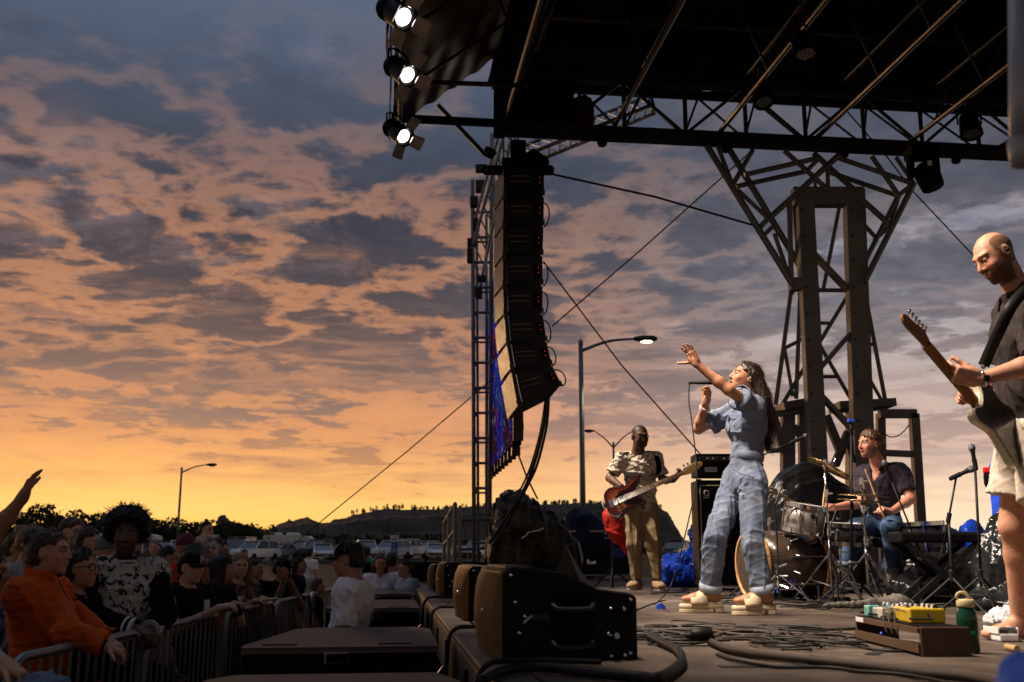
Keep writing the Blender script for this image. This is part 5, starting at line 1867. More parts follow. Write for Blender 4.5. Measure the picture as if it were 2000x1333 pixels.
def heaps():
 D = 13.0
 c = P(1030, 1085, D)
 hgt = P(1010, 962, D).z
 lum = [((c.x - .08, D, .35), (.42, .45, .42)), ((c.x - .12, D, .72), (.33, .4, .42)), ((c.x + .12, D - .05, .55), (.36, .4, .4)), ((c.x + .36, D, .3), (.34, .4, .32)),
   ((c.x - .25, D, .5), (.22, .4, .52)), ((c.x - .28, D + .05, .95), (.14, .3, .2))]
 o = softbox('covered_gear', lum, CAMO, .015, crease(.06, 9, 3), None, [((0, 0, 0.003), (0, 0, -1))])
 tag(o, 'hump of gear under a crumpled camouflage tarp beside the monitors', 'covered gear')
 # white tie cords on the tarp
 for (pp, nm) in (([P(1018, 1052, D - .46), P(1028, 1046, D - .45), P(1033, 1040, D - .44), P(1052, 1036, D - .43), P(1066, 1030, D - .4)], 'tie_cord'),):
  MB().tube(smoothpath(pp, 5), .010, 6).build(nm, WHITE_PAINT, o)
 # a fold that stands up as a tent beside it
 c2 = P(1105, 1108, 12.4)
 v = [Vector((c2.x - .16, 12.3, .004)), Vector((c2.x + .22, 12.25, .004)), Vector((c2.x + .26, 12.75, .004)), Vector((c2.x - .12, 12.8, .004)), Vector((c2.x - .01, 12.5, .52))]
 tm = MB()
 N = 10
 for (a, b) in ((0, 1), (1, 2), (2, 3), (3, 0)):
  for i in range(N):
   p, q = v[a].lerp(v[b], i / N), v[a].lerp(v[b], (i + 1) / N)
   rows = []
   for e in (p, q):
    rows.append([e.lerp(v[4], j / 8) + Vector((.04 * math.sin(9 * e.x + 7 * e.y), .04 * math.sin(11 * e.y + 5 * e.x), 0)) * (1 - j / 8) for j in range(9)])
   for j in range(8):
    tm.quad(rows[0][j], rows[1][j], rows[1][j + 1], rows[0][j + 1])
 tag(tm.build('folded_tarp', CAMO, None, True), 'small pointed fold of camouflage tarp next to the hump', 'tarp')
 # navy hump
 c = P(1150, 1040, 16.0)
 o = softbox('navy_tarp_heap', [((c.x - .1, 16.0, .5), (.36, .35, .60)), ((c.x + .16, 16.0, .45), (.36, .35, .45))], NAVY, .03, crease(.03, 8, 9), None, [((0, 0, 0.003), (0, 0, -1))])
 tag(o, 'dark navy tarp heap behind the road case', 'tarp')
 # blue tarp by the amplifier
 c = PF(1332, 1152)
 c.y = 12.3
 c = P(1332, 1120, 12.3)
 lum = [((c.x, 12.3, .12), (.26, .3, .16)), ((c.x - .12, 12.25, .2), (.16, .25, .14)), ((c.x + .14, 12.35, .22), (.14, .25, .24)), ((c.x + .2, 12.45, .45), (.07, .15, .32)), ((c.x - .02, 12.3, .30), (.16, .2, .10))]
 o = softbox('blue_tarp', lum, BLUET, .014, crease(.045, 15, 21), None, [((0, 0, 0.003), (0, 0, -1))])
 tag(o, 'crumpled bright blue tarp on the deck between bassist and amplifier', 'tarp')
 # black sheet over gear behind the drums
 c = P(1585, 1000, 10.6)
 lum = [((c.x, 10.7, .55), (.44, .35, .76)), ((c.x + .28, 10.7, .5), (.36, .35, .62)), ((c.x - .24, 10.65, .5), (.28, .3, .72))]
 o = softbox('black_plastic_cover', lum, BIN, .02, crease(.022, 8, 31), None, [((0, 0, 0.003), (0, 0, -1))])
 tag(o, 'black plastic sheet draped in a dome behind the drum kit', 'plastic cover')
 # right-hand heaps
 c = P(1845, 1040, 10.2)
 lum = [((c.x - .15, 10.2, .42), (.4, .35, .26)), ((c.x + .2, 10.2, .3), (.4, .35, .24)), ((c.x - .2, 10.2, .2), (.5, .35, .25))]
 o = softbox('navy_cover', lum, M('navy_vinyl', (.008, .010, .02), .3, var=.3, scale=3), .02, crease(.02, 8, 41), None, [((0, 0, 0.003), (0, 0, -1))])
 tag(o, 'dark vinyl cover over gear right of the drummer', 'cover')
 c = P(1962, 1090, 7.6)
 lum = [((c.x + .02, 7.6, .25), (.26, .3, .35)), ((c.x + .14, 7.6, .45), (.2, .25, .36)), ((c.x + .3, 7.6, .3), (.3, .3, .5)), ((c.x - .06, 7.5, .06), (.3, .3, .1)), ((c.x + .1, 7.35, .05), (.36, .25, .10))]
 o = softbox('black_plastic_heap', lum, BIN, .014, crease(.03, 10, 51), None, [((0, 0, 0.003), (0, 0, -1))])
 tag(o, 'shiny black plastic heap at the right edge behind the guitarist\'s leg', 'plastic cover')
 c = P(1850, 1100, 8.7)
 o = softbox('black_plastic_heap', [((c.x - .1, 8.7, .15), (.32, .2, .28)), ((c.x + .18, 8.7, .18), (.28, .2, .26)), ((c.x - .3, 8.6, .08), (.25, .2, .16))], BIN, .015, crease(.03, 10, 71), None, [((0, 0, 0.003), (0, 0, -1))])
 tag(o, 'shiny black plastic heap on the deck under the stage piano', 'plastic cover')
 for (px, py, sx_, sz_, D, lb) in ((1900, 1030, .16, .16, 9.0, 'blue tarp corner beside the tall microphone stand'), (1948, 905, .06, .5, 7.9, 'blue tarp hanging behind the red keyboard')):
  c = P(px, py, D)
  o = softbox('blue_tarp', [((c.x, D, c.z * .55), (sx_, .12, c.z * .58)), ((c.x + .09, D + .05, c.z * .4), (sx_ * 1.1, .15, c.z * .45)), ((c.x - .04, D + .03, c.z * .25), (sx_, .15, c.z * .3))], BLUET, .016, crease(.02, 14, 61), None, [((0, 0, 0.003), (0, 0, -1))])
  tag(o, lb, 'tarp')

heaps()

def red_bag():
 c = P(1196, 1012, 11.9)
 o = softbox('red_gig_bag', [((c.x, 11.9, c.z), (.11, .1, .16)), ((c.x + .05, 11.9, c.z - .16), (.10, .1, .14)), ((c.x + .09, 11.9, c.z + .12), (.10, .1, .12)), ((c.x + .16, 11.95, c.z - .30), (.07, .06, .12))],
    M('red_nylon', (.55, .03, .02), .5, var=.15), .012, crease(.012, 20, 5))
 tag(o, 'bright red bag hanging on a stand behind the bassist', 'bag')
 st = thing('bag_stand', 'thin black stand holding the red bag', 'stand', Vector((c.x, 12.02, 0)))
 MB().tube([Vector((c.x, 12.02, 0)), Vector((c.x, 12.02, c.z + .2))], .014, 6).build('pole', BLACK, st)
 for a in (0.3, 2.4, 4.5):
  MB().tube([Vector((c.x, 12.02, .22)), Vector((c.x + .25 * math.cos(a), 12.02 + .25 * math.sin(a), .01))], .01, 6).build('leg', BLACK, st)

red_bag()

# ------------------------------------------------------------------ bass amplifier
def bass_amp():
 D = 11.2
 x0, x1 = P(1363, 1000, D).x, P(1363, 1000, D).x + .62
 zc = P(1370, 938, D).z
 zh0, zh1 = P(1370, 933, D).z, P(1370, 888, D).z
 tol = M('amp_tolex', (.008, .008, .008), .6, spec=.12, var=.2, scale=40, bump=.3, bscale=150)
 gr = M('amp_grille_cloth', (.012, .011, .010), .8, spec=.08, var=.3, scale=50)
 t = thing('bass_cabinet', 'tall black bass speaker cabinet with white round logo behind the singer', 'bass cabinet', Vector((x0 + .3, D, 0)))
 w = x1 - x0
 MB().box(((x0 + x1) / 2, D + .2, zc / 2 + .02), (w, .4, zc - .04), bevel=.015).build('cabinet', tol, t)
 MB().box(((x0 + x1) / 2, D - .006, zc / 2), (w - .07, .02, zc - .12), bevel=.005).build('grille', gr, t)
 for (a, b) in (((x0 + .03, .05), (x1 - .03, .05)), ((x0 + .03, zc - .06), (x1 - .03, zc - .06)), ((x0 + .03, .05), (x0 + .03, zc - .06)), ((x1 - .03, .05), (x1 - .03, zc - .06))):
  MB().tube([(a[0], D - .014, a[1]), (b[0], D - .014, b[1])], .006, 6).build('piping', M('silver_piping', (.4, .38, .35), .4), t)
 for xx in (x0 + .02, x1 - .02):
  for zz in (.03, zc - .02):
   MB().box((xx, D - .004, zz), (.06, .03, .06), bevel=.008).build('corner', BLACK, t)
 # square plate with a stylised round a
 lx, lz = x0 + .095, zc - .15
 pl = MB().box((lx, D - .02, lz), (.075, .008, .1), bevel=.004).build('logo_plate', BLACK, t)
 wm = M('logo_white', (.6, .6, .58), .5)
 MB().tube([(lx + .024 * math.cos(q), D - .026, lz + .008 + .03 * math.sin(q)) for q in np.linspace(.3, 6.6, 20)], .004, 5).build('logo_ring', wm, pl)
 MB().tube([(lx + .024, D - .026, lz + .03), (lx + .024, D - .026, lz - .03)], .005, 5).build('logo_stem', wm, pl)
 MB().tube([(lx - .03, D - .026, lz - .040), (lx + .03, D - .026, lz - .040)], .004, 5).build('logo_bar', wm, pl)
 h = thing('amplifier_head', 'black amplifier head with knobs on top of the bass cabinet', 'amplifier', Vector((x0 + .3, D, zc)))
 MB().box(((x0 + x1) / 2, D + .18, (zh0 + zh1) / 2 + .01), (w, .34, zh1 - zh0), bevel=.012).build('cabinet', tol, h)
 MB().box(((x0 + x1) / 2, D + .0, zh1 - .045), (w - .06, .02, .05), bevel=.003).build('control_panel', M('panel_dark_metal', (.05, .05, .05), .35, .6), h)
 for k in range(9):
  MB().lathe((x0 + .06 + k * .06, D - .012, zh1 - .045), (0, -1, 0), [(0, .014), (.018, .011), (.019, .004)], 10).build('knob', CHROME if k % 3 else BLACK, h)
 MB().box(((x0 + x1) / 2, D + .004, zh0 + .075), (w - .08, .02, .09), bevel=.003).build('grille', gr, h)
 MB().lathe((x0 + .38, D - .008, zh0 + .075), (0, -1, 0), [(0, .045), (.004, .045), (.006, .03)], 18).build('logo_roundel', M('roundel_bronze', (.18, .13, .08), .4, .5), h)
 MB().box((x0 + .16, D - .008, zh0 + .085), (.13, .004, .05)).build('label_plate', wm, h)
 lettering('AMPEG', (x0 + .16, D - .0105, zh0 + .085), (1, 0, 0), (0, 0, 1), .036, BLACK, h)

bass_amp()

# ------------------------------------------------------------------ stands
def tripod(t, base, z, r, leg_r, mat, a0=0.3, name='leg', foot=True):
 for k in range(3):
  a = a0 + k * 2.094
  e = base + Vector((math.cos(a) * r, math.sin(a) * r, .012))
  lg = MB().tube([base + Vector((0, 0, z)), e], leg_r, 6).build(name, mat, t)
  br = base + Vector((0, 0, z * .45))
  MB().tube([br, (base + Vector((0, 0, z))).lerp(e, .55)], leg_r * .7, 5).build('brace', mat, t)
  if foot:
   MB().lathe(e - Vector((0, 0, .012)), (0, 0, 1), [(0, .016), (.02, .017), (.03, .01)], 8).build('rubber_foot', RUBBER, lg)

MICBALL = M('mic_grille_mesh', (.11, .11, .12), .45, .7, var=.3, scale=80, bump=.6, bscale=220)

def mic(t, tip, d, name='microphone', L=.17, r=.012, ball=.025):
 d = Vector(d).normalized()
 b = MB().lathe(tip - d * (L + ball), d, [(0, r * .7), (.01, r), (L * .7, r * 1.25), (L, r * 1.75), (L + .004, r * 1.8)], 12).build('mic_body', BLACK, t, True)
 MB().lathe(tip - d * ball * 1.9, d, [(0, ball * .8), (ball * .5, ball), (ball * 1.2, ball * .92), (ball * 1.7, ball * .6), (ball * 1.95, .003)], 14).build('mic_grille', MICBALL, b, True)

def mic_stand(label, base, top, boom, tip_d, a0=.3, leg_z=.22, with_mic=True):
 t = thing('microphone_stand', label, 'microphone stand', base, 'microphone stands')
 MB().tube([base + Vector((0, 0, leg_z * .7)), top], .010, 8).build('pole', BLACK, t, True)
 MB().lathe(base + Vector((0, 0, leg_z)), (0, 0, 1), [(-.03, .018), (.04, .02), (.05, .012)], 10).build('hub', BLACK, t)
 MB().lathe(base.lerp(top, .55), (0, 0, 1), [(-.04, .014), (.04, .016)], 10).build('clutch', BLACK, t)
 tripod(t, base, leg_z, .27, .009, BLACK, a0)
 if boom is not None:
  bd = (boom - top).normalized()
  MB().tube([top - bd * .22, boom], .0075, 8).build('boom', BLACK, t, True)
  MB().lathe(top, bd, [(-.035, .016), (.035, .016)], 10).build('boom_clamp', BLACK, t)
  MB().lathe(top - bd * .25, bd, [(0, .017), (.06, .017)], 8).build('counterweight', BLACK, t)
  end = boom
 else:
  end = top
 if with_mic:
  d = Vector(tip_d).normalized()
  MB().lathe(end - d * .05, d, [(0, .016), (.08, .018)], 10).build('mic_clip', BLACK, t)
  mic(t, end + d * .14, d)
 return t

def floor_at(px, D):
 p = P(px, 1150, D)
 return Vector((p.x, D, 0))

mic_stand('tall straight microphone stand with blue clip in front of the drummer', floor_at(1664, 8.4), P(1663, 845, 8.4), P(1661, 824, 8.38), (0, -.2, 1), .5, .25, False)
_c = P(1662, 822, 8.38)
_o = MB().box(_c, (.055, .03, .025), bevel=.006).build('blue_clip', M('blue_plastic_bright', (.03, .09, .6), .35))
tag(_o, 'small blue clip on top of the tall microphone stand', 'clip')
mic_stand('boom microphone stand with mic aimed up beside the singer\'s back', floor_at(1480, 9.6), P(1482, 893, 9.6), P(1552, 862, 9.4), (1, -.1, .45), 1.1, .22)
mic_stand('boom stand slanting down in front of the drummer\'s chest', floor_at(1795, 8.5), P(1785, 1048, 8.5), P(1737, 930, 8.5), (-.35, -.1, 1), .2, .22)
mic_stand('boom microphone stand with dark vocal mic left of the guitarist', floor_at(1861, 7.2), P(1853, 1012, 7.2), P(1868, 930, 7.15), (1, -.1, .45), .9, .24)
mic_stand('straight microphone stand with round top mic beside the red keyboard', floor_at(1917, 7.4), P(1904, 905, 7.4), None, (-.1, 0, 1), .4, .24)

# ------------------------------------------------------------------ drum kit: each drum and stand is a thing
SPARK = M('silver_sparkle_wrap', (.30, .27, .25), .3, .35, var=.45, scale=90, bump=.2, bscale=200)
DARKSH = M('dark_drum_shell', (.045, .030, .022), .22, .1, var=.3, scale=3, coat=.4)
HEADM = M('drum_head_film', (.55, .52, .48), .45, var=.1)
WOOD = M('maple_hoop', (.42, .22, .08), .4, var=.25, scale=6, stretch=(1, 1, 6))
BRONZE = M('cymbal_bronze', (.30, .20, .09), .28, .95, var=.2, scale=8)

def drum(name, label, c, d, rad, dep, shell, lugs, hoop=CHROME, hr=.012, film=None):
 film = film or HEADM
 t = thing(name, label, 'drum', c, 'drums of the kit')
 x, y, d = frame(d)
 o = c - d * dep / 2
 MB().lathe(o, d, [(0, rad * .97), (0, rad), (dep, rad), (dep, rad * .97)], 40).build('shell', shell, t, True)
 for (s, nm) in ((0, 'hoop'), (dep, 'hoop')):
  h = MB()
  h.lathe(o + d * (s - .018), d, [(0, rad + .004), (0, rad + hr + .004), (.036, rad + hr + .004), (.036, rad + .004), (.03, rad), (.006, rad)], 40)
  h.build(nm, hoop, t, False)
 MB().lathe(o + d * (dep + .004), d, [(0, rad * .985), (.003, rad * .98)], 36).build('drum_head', film, t)
 MB().lathe(o - d * .006, d, [(0, rad * .98), (.003, rad * .985)], 36).build('drum_head', HEADM, t)
 for k in range(lugs):
  a = 2 * math.pi * (k + .3) / lugs
  u = x * math.cos(a) + y * math.sin(a)
  lg = MB().box(o + d * dep * .5 + u * (rad + .012), (.024, .022, min(dep * .45, .12)), (d.cross(u), u, d), bevel=.006).build('lug', CHROME, t)
  MB().tube([o - d * .02 + u * (rad + .016), o + d * (dep + .02) + u * (rad + .016)], .0045, 6).build('tension_rod', CHROME, lg)
 return t

def drums():
 # bass drum lying on the boards, front hoop towards the audience
 c = P(1528, 1100, 9.0)
 c.z = .30
 ax = Vector((-.97, -.24, .0)).normalized()
 drum('bass_drum', 'dark bass drum with a wooden hoop behind the singer\'s legs', c, ax, .28, .56, DARKSH, 8, WOOD, .016, DARKSH)
 # rack tom
 c = P(1570, 1013, 8.75)
 t = drum('rack_tom', 'silver sparkle rack tom with chrome hoop over the bass drum', c, Vector((.16, -.13, 1)), .155, .21, SPARK, 8)
 o = MB().lathe(c + Vector((.03, -.165, .01)), (.1, -1, .13), [(0, .022), (.006, .022), (.008, .01)], 14).build('badge', BLACK, t)
 MB().tube([c + Vector((-.1, -.12, .08)), c + Vector((-.14, -.17, .06)), c + Vector((-.16, -.1, .02))], .012, 8).build('bracket', CHROME, t)
 # snare and floor tom
 drum('snare_drum', 'dark snare drum in front of the drummer\'s knees', P(1645, 1043, 8.8), Vector((.05, -.08, 1)), .178, .15, M('black_drum_shell', (.02, .02, .022), .2, coat=.4), 8)
 fc = P(1800, 1085, 8.9)
 drum('floor_tom', 'black floor tom in shade right of the drummer\'s leg', Vector((fc.x, 8.9, .45)), Vector((-.05, 0, 1)), .2, .38, M('black_drum_shell', (.02, .02, .022), .2), 6)

drums()

def cymbal(label, c, nrm, rad, stand_base, top_z, tilt_boom=None, two=False):
 t = thing('cymbal_stand', label, 'cymbal', Vector((stand_base.x, stand_base.y, 0)), 'cymbals on chrome stands')
 prof = [(.0, rad), (.004, rad), (.016, rad * .6), (.022, rad * .24), (.038, rad * .17), (.046, rad * .06), (.043, rad * .05), (.03, rad * .16), (.016, rad * .25), (.010, rad * .6)]
 MB().lathe(c, nrm, prof, 44).build('cymbal', BRONZE, t, True)
 if two:
  MB().lathe(c - Vector(nrm).normalized() * .03, -Vector(nrm), prof, 44).build('cymbal', BRONZE, t, True)
 n = Vector(nrm).normalized()
 MB().lathe(c + n * .04, n, [(0, .022), (.02, .022), (.025, .008), (.06, .006)], 12).build('felt_and_nut', CHROME, t)
 b = Vector((stand_base.x, stand_base.y, 0))
 tp = Vector((stand_base.x, stand_base.y, top_z))
 MB().tube([b + Vector((0, 0, .12)), b.lerp(tp, .5)], .013, 10).build('lower_tube', CHROME, t, True)
 MB().tube([b.lerp(tp, .48), tp], .0095, 10).build('upper_tube', CHROME, t, True)
 for s in (.5, .78, 1.0):
  MB().lathe(b.lerp(tp, s), (0, 0, 1), [(-.03, .018), (.03, .018)], 10).build('collar', CHROME, t)
  MB().box(b.lerp(tp, s) + Vector((.03, -.01, 0)), (.04, .01, .018), bevel=.004).build('wing_nut', CHROME, t)
 if (tp - c).length > .06:
  MB().tube([tp, c + n * .05], .007, 8).build('tilter_arm', CHROME, t)
 for k in range(3):
  a = .5 + 2.094 * k
  e = b + Vector((math.cos(a) * .33, math.sin(a) * .33, .012))
  for off in (-.012, .012):
   o = Vector((-math.sin(a), math.cos(a), 0)) * off
   MB().tube([b + Vector((0, 0, .40)) + o, e + o], .006, 6).build('leg', CHROME, t)
  MB().tube([b + Vector((0, 0, .13)), (b + Vector((0, 0, .40))).lerp(e, .55)], .006, 6).build('brace', CHROME, t)
  MB().lathe(e - Vector((0, 0, .012)), (0, 0, 1), [(0, .018), (.03, .016)], 8).build('rubber_foot', RUBBER, t)

cymbal('hi-hat cymbal pair on a chrome stand in front of the drummer', P(1686, 970, 8.45), Vector((.06, -.07, 1)), .20, P(1686, 1000, 8.45), P(1686, 940, 8.45).z, None, True)
cymbal('tilted crash cymbal half hidden by the singer\'s back', P(1508, 962, 8.9), Vector((.42, -.2, 1)), .20, P(1500, 1000, 9.0), P(1500, 975, 9.0).z)
cymbal('tall chrome stand left of the drummer with its cymbal seen edge-on', P(1622, 917, 8.6), Vector((.49, -.06, .87)), .20, P(1616, 1000, 8.6), P(1616, 905, 8.6).z)

def hardware_jungle():
 """chrome hardware on the floor around the drums: pedal, spurs, multi clamps"""
 t = thing('kick_pedal', 'chrome kick pedal and chain at the back of the bass drum', 'drum pedal', floor_at(1620, 8.9))
 b = floor_at(1622, 8.9)
 MB().box(b + Vector((0, 0, .02)), (.3, .1, .025), bevel=.006).build('base', BLACK, t)
 MB().box(b + Vector((.05, 0, .07)), (.26, .08, .014), (Vector((.96, 0, .28)), Vector((0, 1, 0)), Vector((-.28, 0, .96))), bevel=.004).build('footboard', CHROME, t)
 for s in (-.05, .05):
  MB().tube([b + Vector((-.12, s, .02)), b + Vector((-.12, s, .22))], .009, 6).build('post', CHROME, t)
 MB().tube([b + Vector((-.12, -.06, .21)), b + Vector((-.12, .06, .21))], .008, 6).build('axle', CHROME, t)
 MB().tube([b + Vector((-.12, 0, .21)), b + Vector((-.2, 0, .38))], .006, 6).build('beater_rod', CHROME, t)
 MB().lathe(b + Vector((-.22, 0, .39)), (1, 0, .3), [(0, .02), (.05, .025)], 12).build('beater', HEADM, t)
 # tom and snare stands
 for (px, D, z, lb) in ((1545, 8.75, .52, 'chrome tom stand with clamps beside the bass drum'), (1645, 8.8, .56, 'low chrome snare stand under the snare drum'),
       (1520, 8.5, .3, 'short chrome spur stand next to the singer\'s foot')):
  b = floor_at(px, D)
  s = thing('drum_hardware_stand', lb, 'stand', b, 'chrome drum hardware')
  MB().tube([b + Vector((0, 0, .1)), b + Vector((0, 0, z))], .012, 8).build('pole', CHROME, s, True)
  for k in range(3):
   MB().lathe(b + Vector((0, 0, z * (.5 + .22 * k))), (0, 0, 1), [(-.025, .02), (.025, .02)], 8).build('clamp', CHROME, s)
   MB().tube([b + Vector((0, 0, z * (.5 + .22 * k))), b + Vector((.07, -.05, z * (.5 + .22 * k) + .03 * (k - 1)))], .008, 6).build('clamp_arm', CHROME, s)
  tripod(s, b, .24, .27, .009, CHROME, px * .7)
  MB().lathe(b + Vector((0, 0, z * .33)), (0, 0, 1), [(-.015, .0145), (.015, .0145)], 10).build('blue_tape_band', M('blue_tape', (.02, .06, .4), .5), s)
 # drum throne
 b = floor_at(1735, 9.35)
 s = thing('drum_stool', 'black round drum stool under the drummer', 'stool', b)
 MB().lathe(b + Vector((0, 0, .44)), (0, 0, 1), [(0, .15), (.01, .17), (.06, .175), (.08, .16), (.085, .02)], 24).build('seat', BLACK, s, True)
 MB().tube([b + Vector((0, 0, .1)), b + Vector((0, 0, .45))], .016, 8).build('pole', CHROME, s)
 tripod(s, b, .28, .25, .011, CHROME, 1.0)
 # drum microphones on little stands
 for (px, py, D, d, lb) in ((1535, 965, 8.7, (.2, .1, -1), 'small microphone clamped over the rack tom'), (1640, 1018, 8.5, (.3, .4, -.7), 'small microphone over the snare drum'), (1655, 1100, 8.35, (-.6, .5, 0), 'microphone in front of the bass drum pedal')):
  tip = P(px, py, D)
  b = Vector((tip.x - .12, D - .1, 0))
  s = thing('drum_microphone', lb, 'microphone', b, 'drum microphones')
  dd = Vector(d).normalized()
  MB().tube([b + Vector((0, 0, .02)), Vector((b.x, b.y, tip.z * .9))], .007, 6).build('pole', BLACK, s)
  MB().tube([Vector((b.x, b.y, tip.z * .9)), tip - dd * .1], .006, 6).build('boom', BLACK, s)
  MB().lathe(b, (0, 0, 1), [(0, .08), (.015, .08), (.02, .03)], 16).build('base', BLACK, s)
  mic(s, tip, dd, L=.08, r=.011, ball=.02)

hardware_jungle()

# ------------------------------------------------------------------ keyboards
def keyboards():
 c = P(1926, 933, 6.4)
 t = thing('red_keyboard', 'red stage keyboard with white lettering behind the guitarist', 'keyboard', c)
 red = M('keyboard_red', (.5, .012, .02), .35, var=.06)
 d = Vector((.9, -.43, 0)).normalized()
 y = Vector((.43, .9, 0)).normalized()
 u = Vector((0, 0, 1))
 L = 1.1
 o = P(1922, 948, 6.4)
 h = .105
 cc = o + d * L / 2 + u * h / 2 + y * .15
 MB().box(cc - u * .018, (L, .3, h - .036), (d, y, u), bevel=.01).build('body', BLACKM, t)
 MB().box(cc + u * (h / 2 - .012), (L, .3, .036), (d, y, u), bevel=.008).build('lid', red, t)
 lettering('nord stage', o + d * .205 + u * .045 - y * .001, d, u, .075, WHITE_PAINT, t, bold=.001)
 st = thing('keyboard_stand', 'black keyboard stand carrying the red keyboard', 'stand', Vector((cc.x, cc.y, 0)))
 for s in (-.32, .32):
  p = cc + d * s
  MB().beam(Vector((p.x, p.y, 0.01)), Vector((p.x, p.y, o.z - .01)), .04, .04).build('leg', BLACK, st)
  MB().beam(Vector((p.x, p.y, .02)) - y * .25, Vector((p.x, p.y, .02)) + y * .25, .04, .035).build('foot', BLACK, st)
 MB().beam(Vector((cc.x, cc.y, .4)) - d * .32, Vector((cc.x, cc.y, .4)) + d * .32, .035, .035).build('crossbar', BLACK, st)
 # second keyboard flat on an X stand, dark
 b = floor_at(1848, 7.9)
 z = P(1848, 1056, 7.9).z
 k = thing('stage_piano', 'long black stage piano seen from behind, right of the drums', 'keyboard', Vector((b.x, b.y, z)))
 MB().box(Vector((b.x, b.y + .15, z + .02)), (.62, .32, .07), bevel=.015).build('body', BLACKM, k)
 MB().box(Vector((b.x, b.y + .18, z + .06)), (.6, .2, .012), bevel=.003).build('key_bed', M('keys_shadow', (.015, .015, .015), .6), k)
 xs = thing('x_stand', 'black crossed keyboard stand under the stage piano', 'stand', b)
 for s in (-1, 1):
  for yy in (.02, .28):
   MB().beam(Vector((b.x - s * .28, b.y + yy, .02)), Vector((b.x + s * .28, b.y + yy + .002 * s, z - .01)), .035, .035, up=(0, 1, 0)).build('leg', BLACK, xs)
 for s in (-1, 1):
  MB().tube([Vector((b.x + s * .28, b.y - .05, .02)), Vector((b.x + s * .28, b.y + .38, .02))], .018, 8).build('foot', BLACK, xs)

keyboards()

